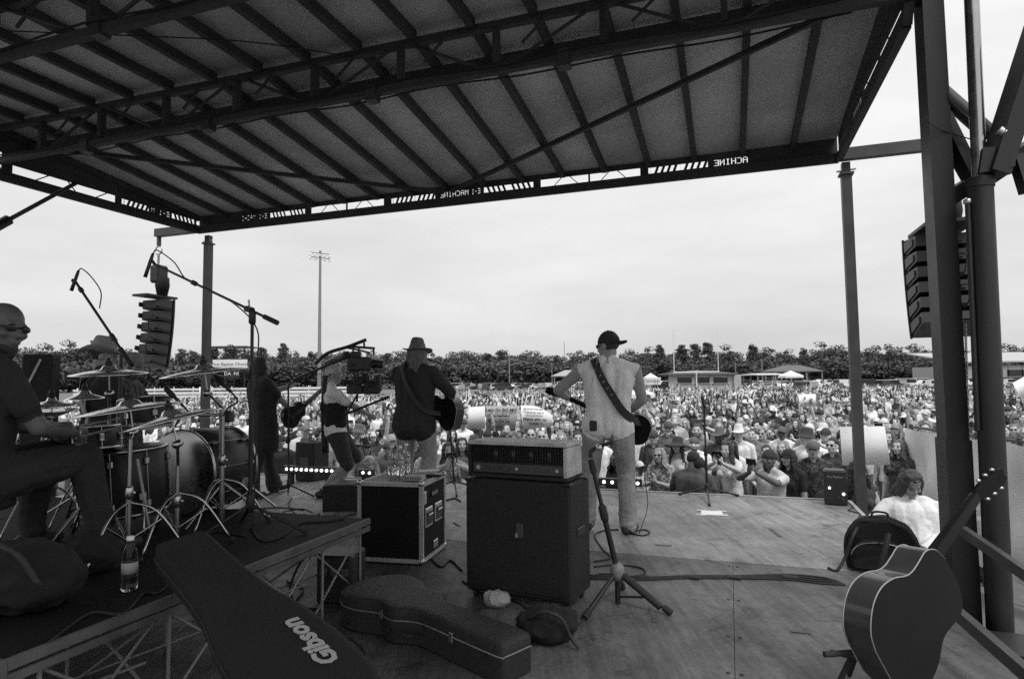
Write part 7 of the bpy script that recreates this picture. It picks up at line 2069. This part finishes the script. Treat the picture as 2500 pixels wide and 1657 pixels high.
tag(MB().path(lead, .004, 5).build('guitar_cable', 'rubber'), 'thin cable dropping from the electric guitar to the deck', 'cable')

# ---- singer with hat
me, info = body(sex='m', sleeve='long', jacket=True, bulk=1.16, lean=(R_(-3), 0, R_(-6)), head=(R_(-4), 0, R_(8)), wl=(-.26, .46, 1.18), wr=(.26, .30, 1.06), pl=(-.25, -.2, -1), pr=(1.0, -.35, .0), al=(-.16, .0), ar=(.14, .03), voxel=.008, folds=1.0, smooth=5,
                handdir=((-.2, .3, .9), (-.8, .3, -.3)), handn=((.5, .6, 0), (0, -1, 0)), curl=.7, long_hem=.07, wide=1.1, loose=.012)
setmats(me, ['skin_hero', 'jacket', 'denim', 'shoe'])
p = atY(1012, 1235, 7.25); p.z = 0; rzs = R_(-24); ss = 1.055
sgr = place(me, info, p, rzs, ss, 'long haired singer in dark jacket and grey brimmed hat seen from behind', None, (1, 1, 1, 1), hair='thin', hairc=.13, hat='fedora', hatc=.13)
sp_ = bez([(-.14, .09, 1.44), (-.12, .0, 1.545), (-.08, -.12, 1.47), (0, -.172, 1.32), (.1, -.172, 1.16), (.22, -.12, 1.02), (.30, .05, .98)], 5)
child(sgr, ribbon(sp_, .05, .006, [V((p_.x * .4 - .05, p_.y - .02, .25 if p_.z > 1.46 else 0)) for p_ in sp_]), 'guitar_strap', 'strap')
M = wm(p, rzs, ss)
guitar('acoustic_guitar', 'dark acoustic guitar held at the singer right side', M @ V((.50, .10, .93)), M.to_3x3() @ V((-1.0, .42, .34)), M.to_3x3() @ V((.45, 1, .0)), .98, .11, neck=.62)

# ---- long haired bassist all in black
me, info = body(sex='m', sleeve='short', jacket=True, bulk=1.22, lean=(R_(4), 0, 0), head=(R_(2), 0, R_(-22)), wl=(-.26, .46, 1.38), wr=(.08, .34, 1.06), pl=(-.5, -.2, -.9), pr=(.8, -.5, -.3), al=(-.14, .20), ar=(.13, -.18), flare=.045, footyaw=(.1, -.3), voxel=.008, folds=1.0, smooth=5,
                handdir=((-.2, .5, .8), (-.6, .5, -.3)), handn=((.6, .2, .6), (0, -1, 0)), curl=.8, long_hem=.26)
setmats(me, ['skin_hero', 'jacket', 'jacket', 'shoe'])
p = atz(640, 1208); rzb = R_(-50); sb_ = .985
bs_ = place(me, info, p, rzb, sb_, 'long haired bassist all in black facing right with raised arm', None, (1, 1, 1, 1), hair='long', hairc=.02)
M = wm(p, rzb, sb_)
guitar('bass_guitar', 'dark bass guitar with its neck raised towards the camera rig', M @ V((.30, .16, .92)), M.to_3x3() @ V((-.40, .9, .62)), M.to_3x3() @ V((.75, .5, .1)), .74, .05, neck=.95, acoustic=False, bind=False)

# ---- camera operator
me, info = body(sex='m', sleeve='short', bend=.13, bulk=1.18, long_hem=-.05, loose=.01, lean=(R_(5), 0, 0), head=(R_(-4), 0, R_(-6)), wl=(-.12, .42, .98), wr=(.12, .40, 1.0), pl=(-.6, -.3, -.8), pr=(.7, -.3, -.8), al=(-.13, .02), ar=(.13, -.16), shorts=True, footyaw=(.1, -.2), voxel=.008, folds=1.0, smooth=5, curl=1.0)
setmats(me, ['skin_hero', 'shirt_white', 'shorts', 'shoe'])
p = atz(960, 1210); p = V((p.x - .5, p.y + .1, 0)); p = atY(820, 1208, 7.95); p.z = 0; rzc = R_(-74); sc_ = .99
co = place(me, info, p, rzc, sc_, 'camera operator in shorts, white t-shirt and black vest crouching with his rig', None, (1, 1, 1, 1), hair='crop', hairc=.03, hat='backcap', hatc=.55)
Pv = Prims(); Pv.frame_(rotm(R_(5), 0, 0), (0, 0, .81)); up = lambda a: (a[0], a[1], a[2] - .17)
for s in (-1, 1):
    Pv.cap(up((s * .098, -.0, 1.32)), .138, up((s * .085, 0, .95)), .136, 0); Pv.cap(up((s * .10, .05, 1.45)), .055, up((s * .09, .13, 1.28)), .05, 0); Pv.cap(up((s * .10, -.07, 1.45)), .055, up((s * .09, -.13, 1.28)), .05, 0)
Pv.cap(up((0, .02, 1.30)), .142, up((0, .02, .95)), .14, 0)
me = remesh(Pv.mesh(), .012, 3); me.name = 'vest'; me.materials.append(MATS['nylon']); c_ = bpy.data.objects.new('vest', me); link(c_, co)
rig = thing('camera_rig', 'body worn camera support with overhead arm and hanging camera', 'camera rig', p + V((0, 0, .8)))
Yc = 7.9
Yp = Yc + .32
MB().path(bez([atY(794, 1105, Yp), atY(793, 1000, Yp), atY(798, 905, Yp), atY(806, 884, Yp), atY(850, 866, Yc)], 6), .05, 8).build('back_post', 'black_plastic', rig)
MB().path(bez([atY(770, 888, Yc - .05), atY(800, 862, Yc), atY(850, 846, Yc), atY(894, 829, Yc)], 6), .022, 8).build('overhead_arm', 'black_plastic', rig)
MB().tube(atY(715, 928, Yc - .1), atY(866, 862, Yc), .016, n=8).build('lower_arm', 'black_plastic', rig)
MB().path([atY(842, 848, Yc), atY(880, 855, Yc), atY(905, 862, Yc)], .012, 6).build('lower_arm', 'black_plastic', rig)
MB().tube(atY(858, 846, Yc), atY(915, 850, Yc), .016, n=8).build('suspension_bar', 'grey_steel', rig)
for x0, y0, x1, y1 in ((862, 848, 866, 950), (912, 850, 914, 905), (876, 850, 872, 980), (888, 832, 890, 850)): MB().tube(atY(x0, y0, Yc - .03), atY(x1, y1, Yc - .03), .013, n=8).build('gimbal_tube', 'black_plastic', rig)
cmx = atY(880, 888, Yc)
cm = MB().bbox(cmx, (.30, .18, .17), b=.015).build('camera_body', 'black_plastic', rig)
MB().tube(cmx + V((.12, 0, 0)), cmx + V((.3, -.02, -.01)), .055, n=14).build('lens', 'black_plastic', cm)
MB().bbox(cmx + V((.2, -.03, .08)), (.07, .05, .05), b=.008).build('white_receiver', 'white_paint', cm)
MB().bbox(cmx + V((-.05, -.02, .11)), (.12, .1, .09), b=.01).build('battery', 'black_steel', cm)
MB().bbox(atY(868, 950, Yc), (.20, .13, .12), b=.015).build('lower_module', 'black_plastic', rig)
MB().bbox(atY(908, 950, Yc), (.20, .13, .12), b=.015).build('lower_module', 'black_steel', rig)
MB().bbox(atY(880, 925, Yc), (.09, .03, .08), b=.006).build('small_screen', 'glass_black', rig)
for k in range(5):
    a, c = atY(862 + 9 * k, 900 + 14 * (k % 2), Yc - .1), atY(868 + 9 * k, 955 - 12 * (k % 3), Yc - .12)
    MB().path(bez([a, (a + c) / 2 + V((.04, -.05, 0)), c], 5), .006, 5).build('cable', 'rubber', rig)
MB().bbox(atY(893, 922, Yc + .05), (.1, .08, .11), b=.02).build('lower_module', 'black_plastic', rig)
MB().tube(atY(922, 915, Yc), atY(926, 955, Yc), .035, n=10).build('motor', 'black_steel', rig)
for k in range(6): MB().bbox(atY(858 + 12 * (k % 5), 890 + 17 * (k % 4), Yc - .11), (.05, .03, .03), b=.005).build('bracket', 'black_steel', rig)
MB().tube(atY(845, 1010, Yc - .15), atY(950, 968, Yc - .1), .016, n=8).build('handlebar', 'rubber', rig)
MB().path(bez([atY(845, 1012, Yc - .15), atY(860, 985, Yc - .1), atY(874, 960, Yc)], 4), .013, 6).build('handlebar', 'black_plastic', rig)

# ---- bald drummer at the left edge
me, info = body(sex='m', sleeve='short', bend=.50, bulk=1.14, lean=(R_(-6), 0, R_(-14)), head=(R_(-2), 0, R_(-66)), wl=(-.06, .38, .64), wr=(.20, .33, .62), pl=(-.8, -.3, -.6), pr=(.6, -.5, -.7), al=(-.24, .42), ar=(.26, .46), voxel=.008, folds=1.0, smooth=4, curl=1.1, beard=.5)
setmats(me, ['skin_dark', 'jacket', 'jacket', 'shoe'])
p = atY(-52, 797, 3.05); p.z = RZ + .002; rzd = R_(-20); sd_ = 1.05
drm = place(me, info, p, rzd, sd_, 'bald drummer in black with dark glasses seen in profile at the left edge', None, (1, 1, 1, 1), shades=True, beard=.03)
hl = info['head']; Rh = info['R']
q_ = Vector((hl + Rh @ np.array([.083, -.006, -.012])).tolist()); child(drm, MB().ell(q_, (.011, .011, .014)), 'ear_monitor', 'white_paint')
wl_, wr_ = [Vector(info['arms'][k][2].tolist()) for k in (0, 1)]
cc = MB().path([wr_ + V((.032 * math.cos(a), .0, .032 * math.sin(a))) for a in np.linspace(0, 6.28, 14)[:-1]], .004, 5, True)
child(drm, cc, 'bracelet', 'alu')
for k, w_ in enumerate((wl_, wr_)):
    M = wm(p, rzd, sd_); a = M @ (w_ + V((0, .08, -.01))); d = (M.to_3x3() @ V((.1 - .25 * k, 1, .12))).normalized()
    tag(MB().tube(a - d * .1, a + d * .3, .0075, .005, n=8).build('drum_stick', 'wood'), ('drum stick in the drummer left hand', 'drum stick in the drummer right hand')[k], 'drum stick')
stl = thing('drum_stool', 'round black drum stool under the drummer', 'stool', V((p.x, p.y, RZ)))
MB().lathe(V((p.x, p.y, RZ + .31)), [(.15, 0), (.17, .01), (.17, .05), (.15, .06)], n=20).build('seat', 'tolex', stl)
MB().tube(V((p.x, p.y, RZ + .1)), V((p.x, p.y, RZ + .31)), .014, n=8).build('column', 'chrome', stl)
for a in (.4, 2.5, 4.6): MB().tube(V((p.x, p.y, RZ + .22)), V((p.x + .28 * math.cos(a), p.y + .28 * math.sin(a), RZ + .012)), .01, n=6).build('leg', 'chrome', stl)

# ---- hatted bassist and capped man behind the drums
me, info = body(sex='m', sleeve='long', bulk=1.1, head=(R_(-8), 0, R_(-40)), wl=(-.3, .38, 1.15), wr=(.22, .3, 1.0), voxel=.009, folds=1.0, smooth=4, curl=.9)
setmats(me, ['skin_hero', 'jacket', 'jacket', 'shoe'])
p = atY(238, 1200, 5.8); p.z = 0; rzh = R_(-30)
hb = place(me, info, p, rzh, 1.02, 'musician in black with pale cowboy hat behind the drum kit', None, (1, 1, 1, 1), hair='short', hairc=.03, hat='cowboy', hatc=.30)
sp_ = bez([(-.15, .08, 1.40), (-.135, .0, 1.50), (-.11, -.10, 1.42), (-.05, -.145, 1.28), (.06, -.15, 1.12)], 5)
child(hb, ribbon(sp_, .085, .006, [V((p_.x * .4 - .05, p_.y - .02, .25 if p_.z > 1.44 else 0)) for p_ in sp_]), 'guitar_strap', 'print_light')
me, info = body(sex='m', sleeve='short', head=(R_(-14), 0, R_(-20)), wl=(-.2, .34, 1.1), wr=(.2, .34, 1.05), voxel=.010, smooth=4, beard=.5)
setmats(me, CROWD_M)
p = atY(312, 1200, 6.7); p.z = 0
place(me, info, p, R_(-75), .985, 'bearded man in pale cap looking down behind the cymbals', None, (.10, .30, .06, 1), hair='short', hairc=.08, hat='cap', hatc=.22, beard=.12)

# ================================================================ labels that would be shared get their order in the picture
from collections import defaultdict
dups = defaultdict(list)
bpy.context.view_layer.update()
for o in COL.objects:
    if o.parent is None and 'label' in o: dups[o['label']].append(o)
ORD = ['first', 'second', 'third', 'fourth', 'fifth', 'sixth', 'seventh', 'eighth', 'ninth', 'tenth', 'eleventh', 'twelfth', 'thirteenth', 'fourteenth']
for lab, os_ in dups.items():
    if len(os_) < 2: continue
    if 'cable bundle' in lab:
        for o, w_ in zip(os_, ('farthest', 'second farthest', 'second nearest', 'nearest')): o['label'] = w_ + ' ' + lab
        continue
    os_.sort(key=lambda o: pj(o.matrix_world.translation)[0])
    for k, o in enumerate(os_):
        pre = 'leftmost' if k == 0 else 'rightmost' if k == len(os_) - 1 else ORD[min(k, 13)] + ' from left'
        o['label'] = ' '.join((pre + ' ' + lab).split()[:16])
